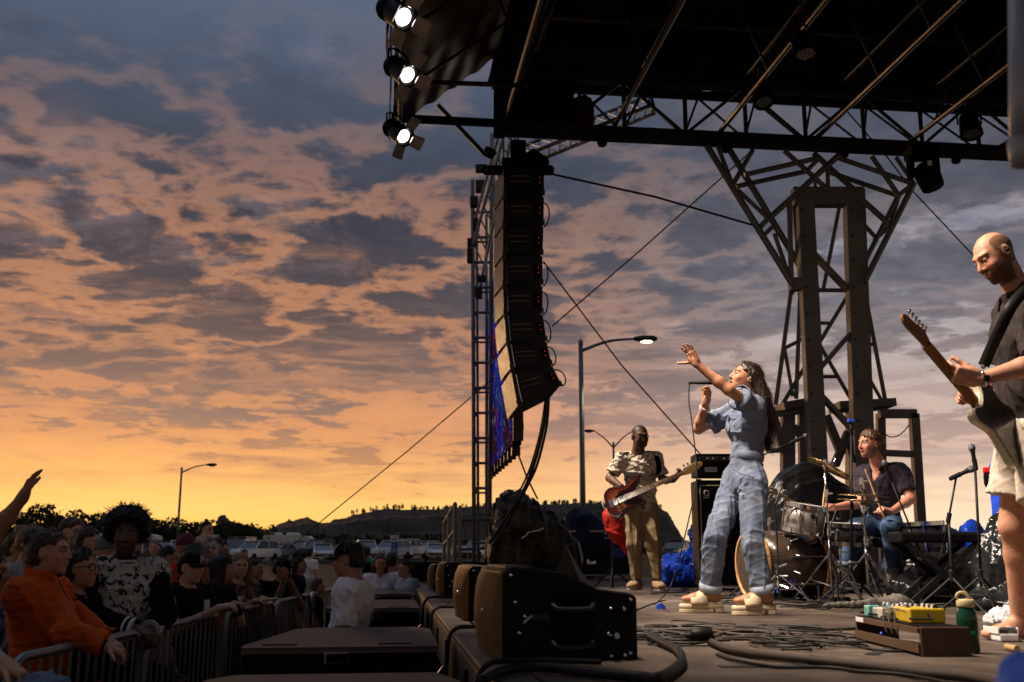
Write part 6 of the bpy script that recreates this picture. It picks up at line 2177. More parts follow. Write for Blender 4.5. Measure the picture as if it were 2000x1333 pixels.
# ------------------------------------------------------------------ floor clutter
def clutter():
 # pedalboard: open frame with pedals on it, each pedal a thing
 p0, p1 = PF(1674, 1251), PF(1793, 1281)
 d = (p1 - p0).normalized()
 y = Vector((-d.y, d.x, 0))
 u = Vector((0, 0, 1))
 L = (p1 - p0).length * 1.05
 Wd = .20
 t = thing('pedalboard', 'low brown pedalboard frame on the deck at lower right', 'pedalboard', p0)
 fr = M('pedalboard_wood', (.07, .04, .025), .45, var=.25, scale=8)
 zt = .115
 for (a, b, w, h) in ((p0 + u * .03, p0 + d * L + u * .03, .02, .035), (p0 + u * (zt - .015), p0 + d * L + u * (zt - .015), .02, .022)):
  MB().beam(a, b, w, h).build('front_rail', fr, t)
 for e in (p0, p0 + d * L):
  MB().box(e + y * Wd / 2 + u * zt / 2, (.022, Wd, zt), (d, y, u), bevel=.005).build('end_board', fr, t)
 MB().box(p0 + d * L / 2 + y * Wd / 2 + u * (zt - .006), (L - .024, Wd - .02, .012), (d, y, u)).build('deck_plate', BLACKM, t)
 MB().box(p0 + d * .09 + u * (zt - .014) - y * .012, (.10, .004, .02), (d, y, u)).build('label', WHITE_PAINT, t)
 MB().lathe(p0 + d * L * .45 + u * .06 - y * .005, -y, [(0, .004), (.004, .003)], 8).build('blue_led', M('led_blue', (.05, .1, 1), .3, emis=3.0), t)
 specs = [(.04, .03, .07, .12, .05, (.10, .36, .30), 'small mint green effect pedal at the left of the pedalboard'),
    (.125, .04, .075, .12, .045, (.30, .29, .28), 'grey effect pedal beside the mint one'),
    (.215, .03, .085, .12, .05, (.5, .46, .42), 'cream effect pedal near the middle of the pedalboard'),
    (.31, .03, .075, .12, .04, (.06, .055, .05), 'black effect pedal between cream and yellow'),
    (.42, .05, .20, .15, .06, (.55, .36, .02), 'wide yellow effect pedal on the pedalboard'),
    (.09, .15, .08, .05, .05, (.45, .42, .40), 'pale effect pedal in the back row left'),
    (.2, .15, .1, .05, .05, (.12, .11, .1), 'dark effect pedal in the back row'),
    (.34, .15, .09, .05, .045, (.35, .3, .25), 'tan effect pedal in the back row by the yellow one')]
 for (x, yy, w, dp, h, c_, lb) in specs:
  if x + w / 2 > L:
   continue
  o = p0 + d * (x + .03) + y * (yy + dp / 2) + u * (zt + h / 2)
  pd = thing('effect_pedal', lb, 'effect pedal', o - u * h / 2, 'pedals on the pedalboard')
  MB().box(o, (w, dp, h), (d, y, u), bevel=.006).build('body', M('pedal_' + '_'.join('%02d' % int(k * 99) for k in c_), c_, .35, .1, var=.08), pd)
  for k in range(3 if w < .15 else 6):
   MB().lathe(o + d * (-w * .3 + k * w * (.3 if w < .15 else .13)) + y * dp * .3 + u * h / 2, u, [(0, .010), (.014, .008), (.015, .004)], 10).build('knob', BLACK if k % 2 else HEADM, pd)
  MB().lathe(o - y * dp * .3 + u * h / 2, u, [(0, .011), (.012, .009), (.013, .004)], 10).build('foot_switch', CHROME, pd)
  for k in (-1, 1):
   MB().tube(smoothpath([o + d * k * w * .5 + u * .01, o + d * (k * (w * .5 + .03)) - u * .01, o + d * (k * (w * .5 + .02)) - y * (dp * .6) - u * .01], 4), .005, 5).build('patch_cable', RUBBER, pd)
 for k in range(0, 7, 3):
  a = p0 + d * (.42 + k * .022) + u * (zt + .045)
  if (a - p0).dot(d) < L:
   pc = smoothpath([a + y * .03, a - y * .015 + u * .015, a - y * .02 - u * .05, a - y * .01 - u * .09], 4)
   MB().tube(pc, .003, 5).build('plug_lead', M('cream_lead', (.3, .27, .2), .5), t)
 # green bottle
 b = PF(1894, 1276)
 t = thing('water_bottle', 'dark green water bottle with cream loop lid on the deck', 'bottle', b)
 MB().lathe(b, u, [(0, .036), (.006, .042), (.14, .042), (.165, .040), (.182, .032), (.19, .03)], 24).build('body', M('green_bottle_plastic', (.006, .045, .022), .25, coat=.3), t, True)
 cl = M('cream_plastic', (.62, .50, .26), .4)
 MB().lathe(b + u * .186, u, [(0, .034), (.004, .036), (.026, .036), (.032, .032), (.033, .01)], 24).build('lid', cl, t, True)
 MB().tube([b + u * (.228 + .018 * math.sin(q)) + Vector((-.012 + .024 * math.cos(q), 0, 0)) for q in np.linspace(0, 6.283, 17)[:-1]], .006, 6, closed=True).build('loop', cl, t, True)
 MB().box(b + Vector((.004, -.041, .085)), (.02, .004, .014)).build('label', M('green_print', (.02, .3, .12), .5), t)
 # white wah pedal, towel, tape roll, grey roll, blue clip
 o = PF(1957, 1252)
 t = thing('white_pedal', 'white rocker pedal at the guitarist\'s feet', 'effect pedal', o)
 MB().box(o + u * .02, (.16, .09, .035), (d, y, u), bevel=.008).build('base', WHITE_PAINT, t)
 MB().box(o + u * .052, (.15, .075, .012), ((d + u * .16).normalized(), y, (u - d * .16).normalized()), bevel=.004).build('treadle', M('grey_tread', (.25, .25, .25), .6), t)
 for s in (-1, 1):
  MB().box(o + y * s * .046 + u * .05, (.15, .008, .03), (d, y, u), bevel=.003).build('cheek', WHITE_PAINT, t)
 tw = softbox('towel', [((0, 0, .02), (.10, .07, .03)), ((.04, .02, .045), (.06, .06, .03)), ((-.04, .02, .04), (.05, .05, .025))], M('white_towel', (.62, .62, .64), .9, bump=.4, bscale=120), .006, crease(.012, 40, 3), None, [((0, 0, 0.002), (0, 0, -1))])
 tw.location = PF(1968, 1222) + Vector((0, 0, .001))
 tag(tw, 'small white towel by the guitarist\'s bare foot', 'towel')
 o = PF(1978, 1273)
 tr = MB().lathe(o + u * .014 - d * .05, d, [(0, .008), (0, .014), (.09, .014), (.09, .008)], 14).build('cardboard_tube', M('tan_cardboard', (.45, .28, .12), .7))
 tag(tr, 'short tan cardboard tube on the deck at the right edge', 'tube')
 o0, o1 = PF(1612, 1191), PF(1782, 1190)
 s = SDF()
 dd = (o1 - o0)
 s.cone(o0 + u * .028, o0 + dd * .5 + u * .036, .018, .034, k=.03).cone(o0 + dd * .5 + u * .036, o0 + dd * .85 + u * .05, .034, .055, k=.04).cone(o0 + dd * .85 + u * .05, o1 + u * .034, .055, .028, k=.04)
 v, f = s.mesh(.008, crease(.006, 30, 7))
 tag(meshobj('rolled_bag', v, f, M('grey_felt', (.10, .088, .082), .9, var=.2, bump=.3, bscale=60), None, True), 'long grey rolled fabric bag lying in front of the drums', 'bag')
 o = PF(1291, 1190)
 t = MB().prism(o, (Vector((1, 0, 0)), u, Vector((0, 1, 0))), [(-.032, 0), (.032, 0), (.032, .018), (.014, .03), (.004, .042), (-.02, .034), (-.032, .02)][::-1], -.02, .02, .003).build('blue_wedge', M('blue_plastic_bright', (.03, .09, .6), .35))
 tag(t, 'small blue plastic clip on the deck left of the singer', 'clip')
 # dark connector box among the cables
 o = PF(1372, 1262)
 t = thing('cable_connector', 'fat black cable connector lying on the cable pile', 'connector', o)
 MB().lathe(o + Vector((-.055, 0, .045)), (1, .2, .05), [(0, .018), (.005, .026), (.05, .03), (.1, .03), (.105, .022)], 16).build('shell', BLACK, t, True)
 MB().lathe(o + Vector((-.075, -.004, .044)), (1, .2, .05), [(0, .012), (.02, .016)], 12).build('gland', RUBBER, t)
 # blurred things close to the lens
 c = P(1968, 1330, 1.35)
 o = softbox('blue_cloth', [((c.x + .028, 1.35, c.z - .065), (.05, .06, .07)), ((c.x + .04, 1.35, c.z - .035), (.03, .05, .05))], M('blue_cloth', (.16, .28, .9), .7, var=.3), .006, crease(.006, 40, 5))
 tag(o, 'blurred blue cloth close to the camera in the lower right corner', 'cloth')
 for i in range(0):
  pass
 p = P(1990, 330, 1.9)
 t = thing('near_pole', 'blurred pale metal pole close to the camera at the upper right edge', 'pole', p)
 x = P(1990, 200, 1.9)
 MB().tube([P(1991, 318, 1.9), P(1989, 160, 1.9), P(1986, -200, 1.9)], [.018, .0185, .0185], 14).build('tube', M('pale_metal', (.42, .42, .44), .4, .3), t, True)
 MB().lathe(P(1992, 300, 1.9), (0, 0, 1), [(-.03, .012), (-.025, .02), (.02, .022), (.03, .02)], 14).build('ferrule', M('pale_metal', (.42, .42, .44), .4, .3), t, True)

clutter()

# ------------------------------------------------------------------ cables on the boards
CAB = [M('cable_black', (.014, .013, .012), .55), M('cable_dark', (.028, .024, .021), .6), M('cable_brown', (.05, .037, .03), .65)]

def floor_cable(pts, r, mat, label, z=None, wob=.0, group='cables on the stage floor', name='stage_cable'):
 q = []
 for (px, py) in pts:
  p = PF(px, py, r)
  if wob:
   p += Vector((rnd.uniform(-wob, wob), rnd.uniform(-wob, wob), 0))
  q.append(p)
 path = smoothpath(q, 8)
 for i, p in enumerate(path):
  p.z = r + (z[0] * abs(math.sin(i * z[1])) if z else 0)
 o = MB().tube(path, r, 7).build(name, mat, None, True)
 return tag(o, label, 'cable', group)

floor_cable([(940, 1330), (985, 1312), (1060, 1306), (1180, 1318), (1250, 1322), (1285, 1326), (1320, 1308), (1332, 1290), (1322, 1270), (1290, 1255), (1262, 1240)], .018, CAB[0],
   'fat black cable looping round the right end of the near monitor', (.004, .1))
floor_cable([(1385, 1252), (1420, 1268), (1480, 1280), (1580, 1290), (1700, 1302), (1800, 1316), (1900, 1326), (1990, 1345)], .017, CAB[2],
   'thick brown hose cable running right along the bottom of the deck', (.003, .1))
floor_cable([(1400, 1278), (1440, 1292), (1520, 1303), (1620, 1306), (1680, 1312), (1780, 1322), (1900, 1345)], .007, CAB[0], 'thin black cable sagging below the thick brown hose', (.003, .2))
floor_cable([(1440, 1228), (1520, 1242), (1620, 1250), (1660, 1258), (1700, 1268), (1760, 1272), (1800, 1266), (1826, 1256)], .006, CAB[0], 'thin cable leading to the front of the pedalboard')
floor_cable([(1490, 1222), (1560, 1228), (1640, 1229), (1690, 1226)], .008, CAB[1], 'grey cable in front of the singer\'s near sandal')
floor_cable([(1280, 1225), (1360, 1230), (1460, 1226), (1500, 1222), (1600, 1224)], .01, CAB[1], 'straight dark cable crossing behind the cable pile')
floor_cable([(1300, 1172), (1260, 1185), (1210, 1210), (1190, 1240)], .005, CAB[0], 'thin black microphone lead on the deck')
def tangle(n, cx, cy, rx, ry, steps, rads, label, group):
 """loose cable: a wandering line that stays about the middle of the pile"""
 c = PF(cx, cy)
 for i in range(n):
  p = c + Vector((rnd.uniform(-rx, rx), rnd.uniform(-ry, ry), 0))
  h, k = rnd.uniform(0, 6.28), rnd.uniform(-.3, .3)
  r = rnd.choice(rads)
  path = []
  z = r + rnd.choice((0, 0, .008, .016))
  for j in range(steps):
   k = max(-.45, min(.45, k + rnd.uniform(-.16, .16)))
   h += k
   q = p - c
   if (q.x / rx) ** 2 + (q.y / ry) ** 2 > 1:
    t = math.atan2(-q.y, -q.x)
    h += .5 * math.sin(t - h)
   p = p + Vector((math.cos(h) * .045, math.sin(h) * .045, 0))
   path.append(Vector((p.x, p.y, z + .006 * math.sin(j * .5 + i))))
  tag(MB().tube(path, r, 6).build('stage_cable', rnd.choice(CAB), None, True), label, 'cable', group)

tangle(24, 1345, 1240, .42, .34, 46, [.005, .006, .007, .009], 'one of the tangled cables in the pile right of the near monitor', 'tangled cable pile right of the near monitor')
tangle(12, 1480, 1252, .5, .22, 34, [.005, .006], 'one of the loose cables straying right from the cable pile', 'loose cables right of the pile')
tangle(20, 1690, 1182, 1.0, .5, 34, [.005, .007], 'one of the thin cables lying among the drum stands', 'thin cables among the drum stands')
for i in range(10):
 x0, y0 = rnd.uniform(1260, 1420), rnd.uniform(1150, 1176)
 floor_cable([(x0 + k * rnd.uniform(20, 40), y0 + rnd.uniform(-3, 3)) for k in range(5)], .006, CAB[0], 'one of the flat cables running along the deck behind the singer', None, 0, 'cables behind the singer')
# cables hanging over the stage edge
for k, (px, py) in enumerate(((1000, 1306), (938, 1234), (905, 1192), (880, 1172))):
 p = PF(px, py, .01)
 a = (p - E0).dot(EX)
 b = (p - E0).dot(EY)
 pts = [S(a + .35, b + .15, .012), S(.12, b + .06, .03), S(-.02, b, .015), S(-.05, b - .02, -.12), S(-.055, b - .05, -.4), S(-.06, b - .08, -.8), S(-.06, b - .1, GZ + .02)]
 o = MB().tube(smoothpath(pts, 6), .011, 7).build('edge_cable', CAB[0], None, True)
 tag(o, ['black cable over the stage edge by the near monitor', 'black cable over the stage edge by the second monitor', 'black cable over the stage edge between second and third monitor', 'black cable over the stage edge by the third monitor'][k], 'cable', 'cables over the stage edge')

# ------------------------------------------------------------------ people
def skinmat(name):
 return M(name, (1, 1, 1), 0.52, attr=True, var=0.20, scale=45, bump=.12, bscale=120, spec=0.35)

def hairmat(name, c):
 return M('hair_' + name, c, 0.42, var=0.5, scale=26, bump=.7, bscale=60, stretch=(1, 1, .25), spec=.4)

def cloth(name, c, rough=.85, **kw):
 kw.setdefault('var', .14)
 kw.setdefault('scale', 14)
 kw.setdefault('bump', .22)
 kw.setdefault('bscale', 160)
 kw.setdefault('spec', .08)
 return M('cloth_' + name, c, rough, sheen=kw.pop('sheen', .04), **kw)

def unit(v):
 return Vector(v).normalized()

class Fig:
 """a figure: joints in world space, builds body, clothing, hair as meshes under one empty"""

 def __init__(self, name, label, J, hf, hu, s=1.0, stout=1.0, female=False, skin=(.45, .24, .15), group=None, vox=.006, cat='person', hs=None):
  self.J = {k: Vector(v) for k, v in J.items()}
  self.s, self.st, self.fem, self.vox = s, stout, female, vox
  self.skin = np.array(skin)
  self.hf = unit(hf)
  u = Vector(hu)
  u = u - self.hf * u.dot(self.hf)
  self.hu = u.normalized()
  self.hr = self.hf.cross(self.hu)
  self.hs = (hs or s) * (.97 if female else 1.0)
  J = self.J
  self.base = Vector((J['pel'].x, J['pel'].y, min(J['anL'].z, J['anR'].z) - .08))
  self.t = thing(name, label, cat, self.base, group)
  self.ua = (J['neck'] - J['pel']).normalized()
  ra = J['shR'] - J['shL']
  self.ra = (ra - self.ua * ra.dot(self.ua)).normalized()
  self.fa = self.ua.cross(self.ra)
  rp = J['hipR'] - J['hipL']
  self.pr = Vector((rp.x, rp.y, 0)).normalized()
  self.pf = Vector((0, 0, 1)).cross(self.pr)
  self.paint = []

 def H(self, x, y, z):
  """point in head space (right, forward, up)"""
  return self.J['head'] + (self.hr * x + self.hf * y + self.hu * z) * self.hs

 # --- pieces that go into an SDF
 def head_sdf(self, S_, mouth=0.0, nose=1.0, jaw=1.0):
  h, H = self.hs, self.H
  ax = (self.hr, self.hf, self.hu)
  S_.ell(H(0, -.012, .035), (.074 * h, .095 * h, .083 * h), ax, k=.03)
  S_.ell(H(0, .03, -.02), (.062 * h, .066 * h, .085 * h), ax, k=.03)
  S_.ell(H(0, .035, -.065), (.050 * h * jaw, .052 * h, .040 * h), ax, k=.025)
  S_.ell(H(0, .074, -.098), (.022 * h, .018 * h, .018 * h), ax, k=.02)
  for sx in (-1, 1):
   S_.ell(H(sx * .038, .068, -.022), (.022 * h, .018 * h, .02 * h), ax, k=.02)
   S_.cone(H(sx * .012, .092, .033), H(sx * .045, .074, .036), .009 * h, .008 * h, k=.016)
  for sx in (-1, 1):
   S_.ell(H(sx * .031, .099, .013), (.017 * h, .016 * h, .011 * h), ax, k=.012, sub=True)
   S_.ell(H(sx * .031, .079, .013), (.0135 * h, .0125 * h, .012 * h), ax, k=.004)
  S_.cone(H(0, .090, .022), H(0, .112 * nose, -.022), .008 * h, .0115 * h, k=.012)
  for sx in (-1, 1):
   S_.ell(H(sx * .011, .098, -.026), (.009 * h, .011 * h, .008 * h), ax, k=.008)
  S_.ell(H(0, .090, -.052), (.024 * h, .012 * h, .0065 * h), ax, k=.007)
  S_.ell(H(0, .088, -.063 - .02 * mouth), (.021 * h, .013 * h, .008 * h), ax, k=.007)
  if mouth > 0:
   S_.ell(H(0, .095, -.060 - .008 * mouth), (.017 * h, .022 * h, (.004 + .012 * mouth) * h), ax, k=.004, sub=True)
  else:
   S_.ell(H(0, .106, -.0575), (.022 * h, .010 * h, .0025 * h), ax, k=.003, sub=True)
  for sx in (-1, 1):
   S_.ell(H(sx * .076, -.012, .0), (.010 * h, .020 * h, .032 * h), ax, k=.008)
   S_.ell(H(sx * .086, -.008, .002), (.008 * h, .011 * h, .018 * h), ax, k=.006, sub=True)
  nb = self.J['neck']
  r = .050 * h if self.fem else .058 * h
  S_.cone(H(0, -.022, -.045), nb, r * .95, r * 1.08, k=.035)

 def torso_sdf(self, S_, g=0.0, waist=1.0, upto=None):
  J, s, w = self.J, self.s, self.st
  ax = (self.ra, self.fa, self.ua)
  n, p = J['neck'], J['pel']
  f = (.90 if self.fem else 1.0) * w
  L = (n - p).length
  ch = p + self.ua * L * .68 + self.fa * .012 * s
  S_.ell(ch, ((.150 * f + g) * s, (.105 * w + g) * s, (.155 + g) * s), ax, k=.05)
  be = p + self.ua * L * .34 + self.fa * (.012 * (w - .9) * 8 + .004) * s
  S_.ell(be, ((.132 * f * waist + g) * s, (.098 * w * waist + g) * s, (.16 + g) * s), ax, k=.06)
  S_.ell(p + Vector((0, 0, .01)), ((.150 * w + g) * s, (.108 * w + g) * s, (.12 + g) * s), (self.pr, self.pf, Vector((0, 0, 1))), k=.06)
  for sd in ('L', 'R'):
   sh = J['sh' + sd]
   S_.cone(n - self.ua * .035 * s, sh - self.ua * .005 * s, (.050 + g) * s, (.054 + g) * s, k=.05)
   S_.cone(sh - self.ua * .015 * s, ch.lerp(sh, .35) - self.ua * .08 * s, (.058 + g) * s, (.075 + g) * s, k=.05)
  if self.fem:
   for sx in (-1, 1):
    S_.ell(ch + self.ra * sx * .062 * s + self.fa * .075 * s * w - self.ua * .03 * s, ((.056 + g) * s, (.055 + g) * s, (.056 + g) * s), ax, k=.04)

 def arm_sdf(self, S_, sd, g=0.0, a0=0.0, a1=2.0, cut=0, flare=0.0, k=.02):
  J, s = self.J, self.s
  w = .5 + .5 * self.st
  ar = (.9 if self.fem else 1.0) * w
  pts = [J['sh' + sd], J['el' + sd], J['wr' + sd]]
  rr = [.052 * ar, .040 * ar, .026 * ar]
  if a1 <= 1.0:
   e = pts[0].lerp(pts[1], a1)
   S_.cone(pts[0], e, (rr[0] + g) * s, (rr[0] + (rr[1] - rr[0]) * a1 + g + flare) * s, k=.04, cut=1 if cut else 0)
  else:
   S_.cone(pts[0], pts[1], (rr[0] + g) * s, (rr[1] + g) * s, k=.035)
   mid = pts[1].lerp(pts[2], .3)
   t = a1 - 1
   e = pts[1].lerp(pts[2], t)
   S_.cone(pts[1], mid, (rr[1] + g) * s, (.042 * ar + g) * s, k=k)
   S_.cone(mid, e, (.042 * ar + g) * s, ((.042 + (.027 - .042) * t) * ar + g + flare) * s, k=k, cut=1 if cut else 0)

 def leg_sdf(self, S_, sd, g=0.0, l1=2.0, cut=0, flare=0.0, gk=None, ga=None):
  J, s, w = self.J, self.s, .6 + .4 * self.st
  a, b, c = J['hip' + sd], J['kn' + sd], J['an' + sd]
  gk = g if gk is None else gk
  ga = g if ga is None else ga
  r0, r1, r2 = .088 * w, .056, .040
  if l1 <= 1:
   e = a.lerp(b, l1)
   S_.cone(a, e, (r0 + g) * s, (r0 + (r1 - r0) * l1 + gk + flare) * s, k=.05, cut=1 if cut else 0)
  else:
   S_.cone(a, b, (r0 + g) * s, (r1 + gk) * s, k=.05)
   t = l1 - 1
   mid = b.lerp(c, .3)
   bk = -self.pf * .018 * s
   S_.cone(b, mid + bk, (r1 + gk) * s, (.057 + (gk + ga) / 2) * s, k=.03)
   S_.cone(mid + bk * .7, b.lerp(c, t), (.056 + (gk + ga) / 2) * s, (.056 + (r2 - .056) * t + ga + flare) * s, k=.03, cut=1 if cut else 0)

 def foot_sdf(self, S_, sd, toe, g=0.0, k=.02):
  """bare or shod foot from the ankle towards toe (unit, level)"""
  s = self.s
  a = self.J['an' + sd]
  zf = a.z - .075 * s
  d = unit(toe)
  heel = Vector((a.x, a.y, zf + .034 * s)) - d * .035 * s
  ball = Vector((a.x, a.y, zf + .026 * s)) + d * .125 * s
  tip = Vector((a.x, a.y, zf + .021 * s)) + d * .185 * s
  S_.cone(a, heel, (.036 + g) * s, (.034 + g) * s, k=k)
  S_.cone(a - d * .0 * s, ball, (.036 + g) * s, (.028 + g) * s, k=k)
  lat = Vector((-d.y, d.x, 0))
  for q in (-1, 1):
   S_.cone(heel, ball + lat * q * .018 * s, (.030 + g) * s, (.025 + g) * s, k=k)
   S_.cone(ball + lat * q * .018 * s, tip + lat * q * .014 * s, (.025 + g) * s, (.019 + g) * s, k=k)
  S_.plane(Vector((0, 0, zf)), (0, 0, -1)) if False else None

 def hand_sdf(self, S_, sd, d, n, curl=(.4, .4, .4, .4), spread=.0, thumb=(.6, .75, .2), tb=.3, hs=1.0):
  s = self.s * hs * (.92 if self.fem else 1.0)
  d = unit(d)
  n = Vector(n)
  n = (n - d * n.dot(d)).normalized()
  lat = d.cross(n) * (1 if sd == 'R' else -1)
  wr = self.J['wr' + sd]
  S_.cone(wr, wr + d * .03 * s, .026 * s, .027 * s, k=.02)
  S_.box(wr + d * .055 * s, ((.030 * s), (.036 * s), (.006 * s)), (lat, d, n), r=.010 * s, k=.014)
  S_.ell(wr + d * .04 * s + lat * .026 * s + n * .008 * s, (.017 * s, .03 * s, .016 * s), (lat, d, n), k=.012)
  for i, (off, L) in enumerate(((.030, .070), (.010, .079), (-.011, .073), (-.030, .057))):
   b = wr + d * .092 * s + lat * off * s
   dd = (d + lat * (off * spread * 12)).normalized()
   ang = 0.0
   rad = .0098 - .0006 * i
   for j, fr in enumerate((.45, .31, .24)):
    ang += curl[i] * (1.0 if j == 0 else 1.15)
    v = dd * math.cos(ang) + n * math.sin(ang)
    e = b + v * L * fr * s
    S_.cone(b, e, rad * s, (rad - .0011) * s, k=.005)
    b = e
    rad -= .0009
  b = wr + d * .026 * s + lat * .028 * s + n * .006 * s
  tv = (d * thumb[0] + lat * thumb[1] + n * thumb[2]).normalized()
  for j, L in enumerate((.042, .034, .027)):
   e = b + tv * L * s
   S_.cone(b, e, (.0125 - .0012 * j) * s, (.0115 - .0014 * j) * s, k=.006)
   b = e
   tv = (tv + (n * .6 + d * .5 - lat * .2) * tb).normalized()
  return wr + d * .09 * s

 # --- meshes
 def body(self, hands, feet, mouth=0.0, nose=1.0, jaw=1.0, arms=('L', 'R'), vox=None):
  S_ = SDF()
  self.torso_sdf(S_)
  for sd in 'LR':
   self.arm_sdf(S_, sd)
   self.leg_sdf(S_, sd)
   self.foot_sdf(S_, sd, feet[sd])
  self.head_sdf(S_, mouth, nose, jaw)
  for sd in 'LR':
   if hands.get(sd):
    self.hand_sdf(S_, sd, **hands[sd])
  v, f = S_.mesh(vox or self.vox)
  cols = self.colour(v)
  self.obj = meshobj('body', v, f, skinmat('skin'), self.t, True, cols)
  return self.obj

 def colour(self, v):
  c0 = np.array(self.J['head'])
  A = np.array([list(self.hr), list(self.hf), list(self.hu)])
  L = (v - c0) @ A.T / self.hs
  x, y, z = np.abs(L[:, 0]), L[:, 1], L[:, 2]
  sk = self.skin
  col = np.tile(sk, (len(v), 1))
  def mixin(mask, c, a):
   m = np.clip(mask, 0, 1)[:, None] * a
   col[:] = col * (1 - m) + np.array(c) * m
  near = (np.abs(L).max(axis=1) < .2)
  sm = lambda t, a, b: np.clip((t - a) / (b - a), 0, 1)
  ch = np.exp(-(((x - .04) / .022) ** 2 + ((z + .02) / .02) ** 2)) * (y > .03) * near
  mixin(ch, sk * np.array([1.15, .78, .72]), .55)
  nz_ = np.exp(-((x / .014) ** 2 + ((z + .022) / .014) ** 2)) * (y > .09) * near
  mixin(nz_, sk * np.array([1.1, .8, .75]), .5)
  lips = ((x / .025) ** 2 + ((z + .058) / .011) ** 2 < 1) & (y > .07) & near
  mixin(lips.astype(float), sk * np.array([.95, .5, .5]), .75)
  for fn in self.paint:
   fn(x, y, z, near, mixin, sm, L)
  return col

 def face(self, brow=(.08, .05, .03), closed=False, iris=(.03, .02, .015), lash=.8):
  def fn(x, y, z, near, mixin, sm, L):
   b = (((x - .031) / .021) ** 2 + ((z - .034 - (.031 - x) * .12) / .0058) ** 2 < 1) & (y > .05) & near
   mixin(b.astype(float), brow, .8)
   e = np.sqrt(((x - .031) / .0155) ** 2 + ((z - .013) / .0078) ** 2)
   fr = (y > .06) & near
   if closed:
    ln = (np.abs(z - .008) < .004) & (np.abs(x - .031) < .016) & fr
    mixin(ln.astype(float), (.03, .018, .014), lash)
   else:
    mixin(((e < 1.45) & fr).astype(float), (.05, .03, .022), lash * .75)
    mixin(((e < 1.0) & fr).astype(float), (.34, .32, .30), .8)
    ir = (np.abs(x - .031) < .0068) & (e < 1.1) & fr
    mixin(ir.astype(float), iris, 1.0)
  self.paint.append(fn)

 def beard(self, c, amt=.6, full=True, mous=True):
  def fn(x, y, z, near, mixin, sm, L):
   lip = ((x / .024) ** 2 + ((z + .058) / .012) ** 2 < 1) & (y > .07)
   low = sm(-z, .045 - np.clip(x - .02, 0, 1) * .5, .068 - np.clip(x - .02, 0, 1) * .5) * (y > -.012) * (z > -.135) * near
   m = low if full else low * (x < .03)
   if mous:
    m = np.maximum(m, ((x < .034) & (z < -.032) & (z > -.052) & (y > .07)).astype(float))
   sb = ((y > -.012) & (y < .022) & (z < .03) & (z > -.08) & (x > .045)).astype(float) * .8
   m = np.maximum(m, sb * (1 if full else 0)) * near
   m = m * (~lip)
   mixin(m, c, amt)
  self.paint.append(fn)

 def scalp(self, c, amt=.8, line=.06, recede=0.0):
  """clipped hair drawn on the skin of the skull"""
  def fn(x, y, z, near, mixin, sm, L):
   top = z > (.052 + .45 * np.clip(y, -.2, .2) * 1.0)
   back = (y < .0) & (z > -.03 - .9 * (y + .02) * 0 - .035)
   side = (x > .045) & (z > .022) & (y < .035)
   m = (((z > line) & (y < .062)) | ((y < -.012) & (z > -.055)) | side) & near & (z > -.06)
   if recede:
    m = m & ~((x < .055) & (y > -.02 - recede) & (z > .03))
   ear = (x > .070) & (y > -.035) & (y < .02) & (z < .035)
   mixin((m & ~ear).astype(float), c, amt)
  self.paint.append(fn)

 def wear(self, name, S_, mat, folds=.006, k=22, seed=1, vox=None, sub=None, stretch=(1, 1, 1), cols=None):
  dd = (lambda p: -fold(p, folds, k, seed, 4, stretch) - fold(p, folds * .45, k * 2.4, seed + 5, 3, stretch)) if folds else None
  v, f = S_.mesh(vox or self.vox, dd)
  return meshobj(name, v, f, mat, sub or self.t, True)

 def shirt(self, name, mat, sleeve=.55, hem=.02, g=.018, flare=.022, folds=.007, k=20, seed=1, neckcut=.03, waist=1.05, vox=None, vneck=0.0):
  S_ = SDF()
  self.torso_sdf(S_, g, waist)
  for sd in 'LR':
   self.arm_sdf(S_, sd, g + .006, a1=sleeve, cut=1, flare=flare, k=.03)
  p = self.J['pel'] - Vector((0, 0, 1)) * hem * self.s
  S_.plane(p, -self.ua)
  n = self.J['neck']
  S_.plane(n + self.ua * neckcut * self.s, self.ua)
  hn = self.H(0, -.02, -.06)
  S_.cone(n + self.fa * .012 - self.ua * .01, hn + self.fa * .05, (.066) * self.s, (.085) * self.s, k=.008, sub=True)
  if vneck:
   S_.cone(n + self.fa * .11 * self.s - self.ua * (vneck) * self.s, n + self.fa * .10 * self.s + self.ua * .06 * self.s, .004 * self.s, .065 * self.s, k=.006, sub=True)
  return self.wear(name, S_, mat, folds, k, seed, vox)

 def trousers(self, name, mat, l1=1.94, g=.018, gk=None, ga=None, flare=0.0, folds=.007, k=20, seed=2, top=.10, vox=None):
  S_ = SDF()
  s = self.s
  S_.ell(self.J['pel'], ((.150 * self.st + g) * s, (.110 * self.st + g) * s, (.13 + g) * s), (self.pr, self.pf, Vector((0, 0, 1))), k=.05)
  for sd in 'LR':
   self.leg_sdf(S_, sd, g, l1, 1, flare, gk, ga)
  S_.plane(self.J['pel'] + Vector((0, 0, top * s)), (0, 0, 1))
  return self.wear(name, S_, mat, folds, k, seed, vox)

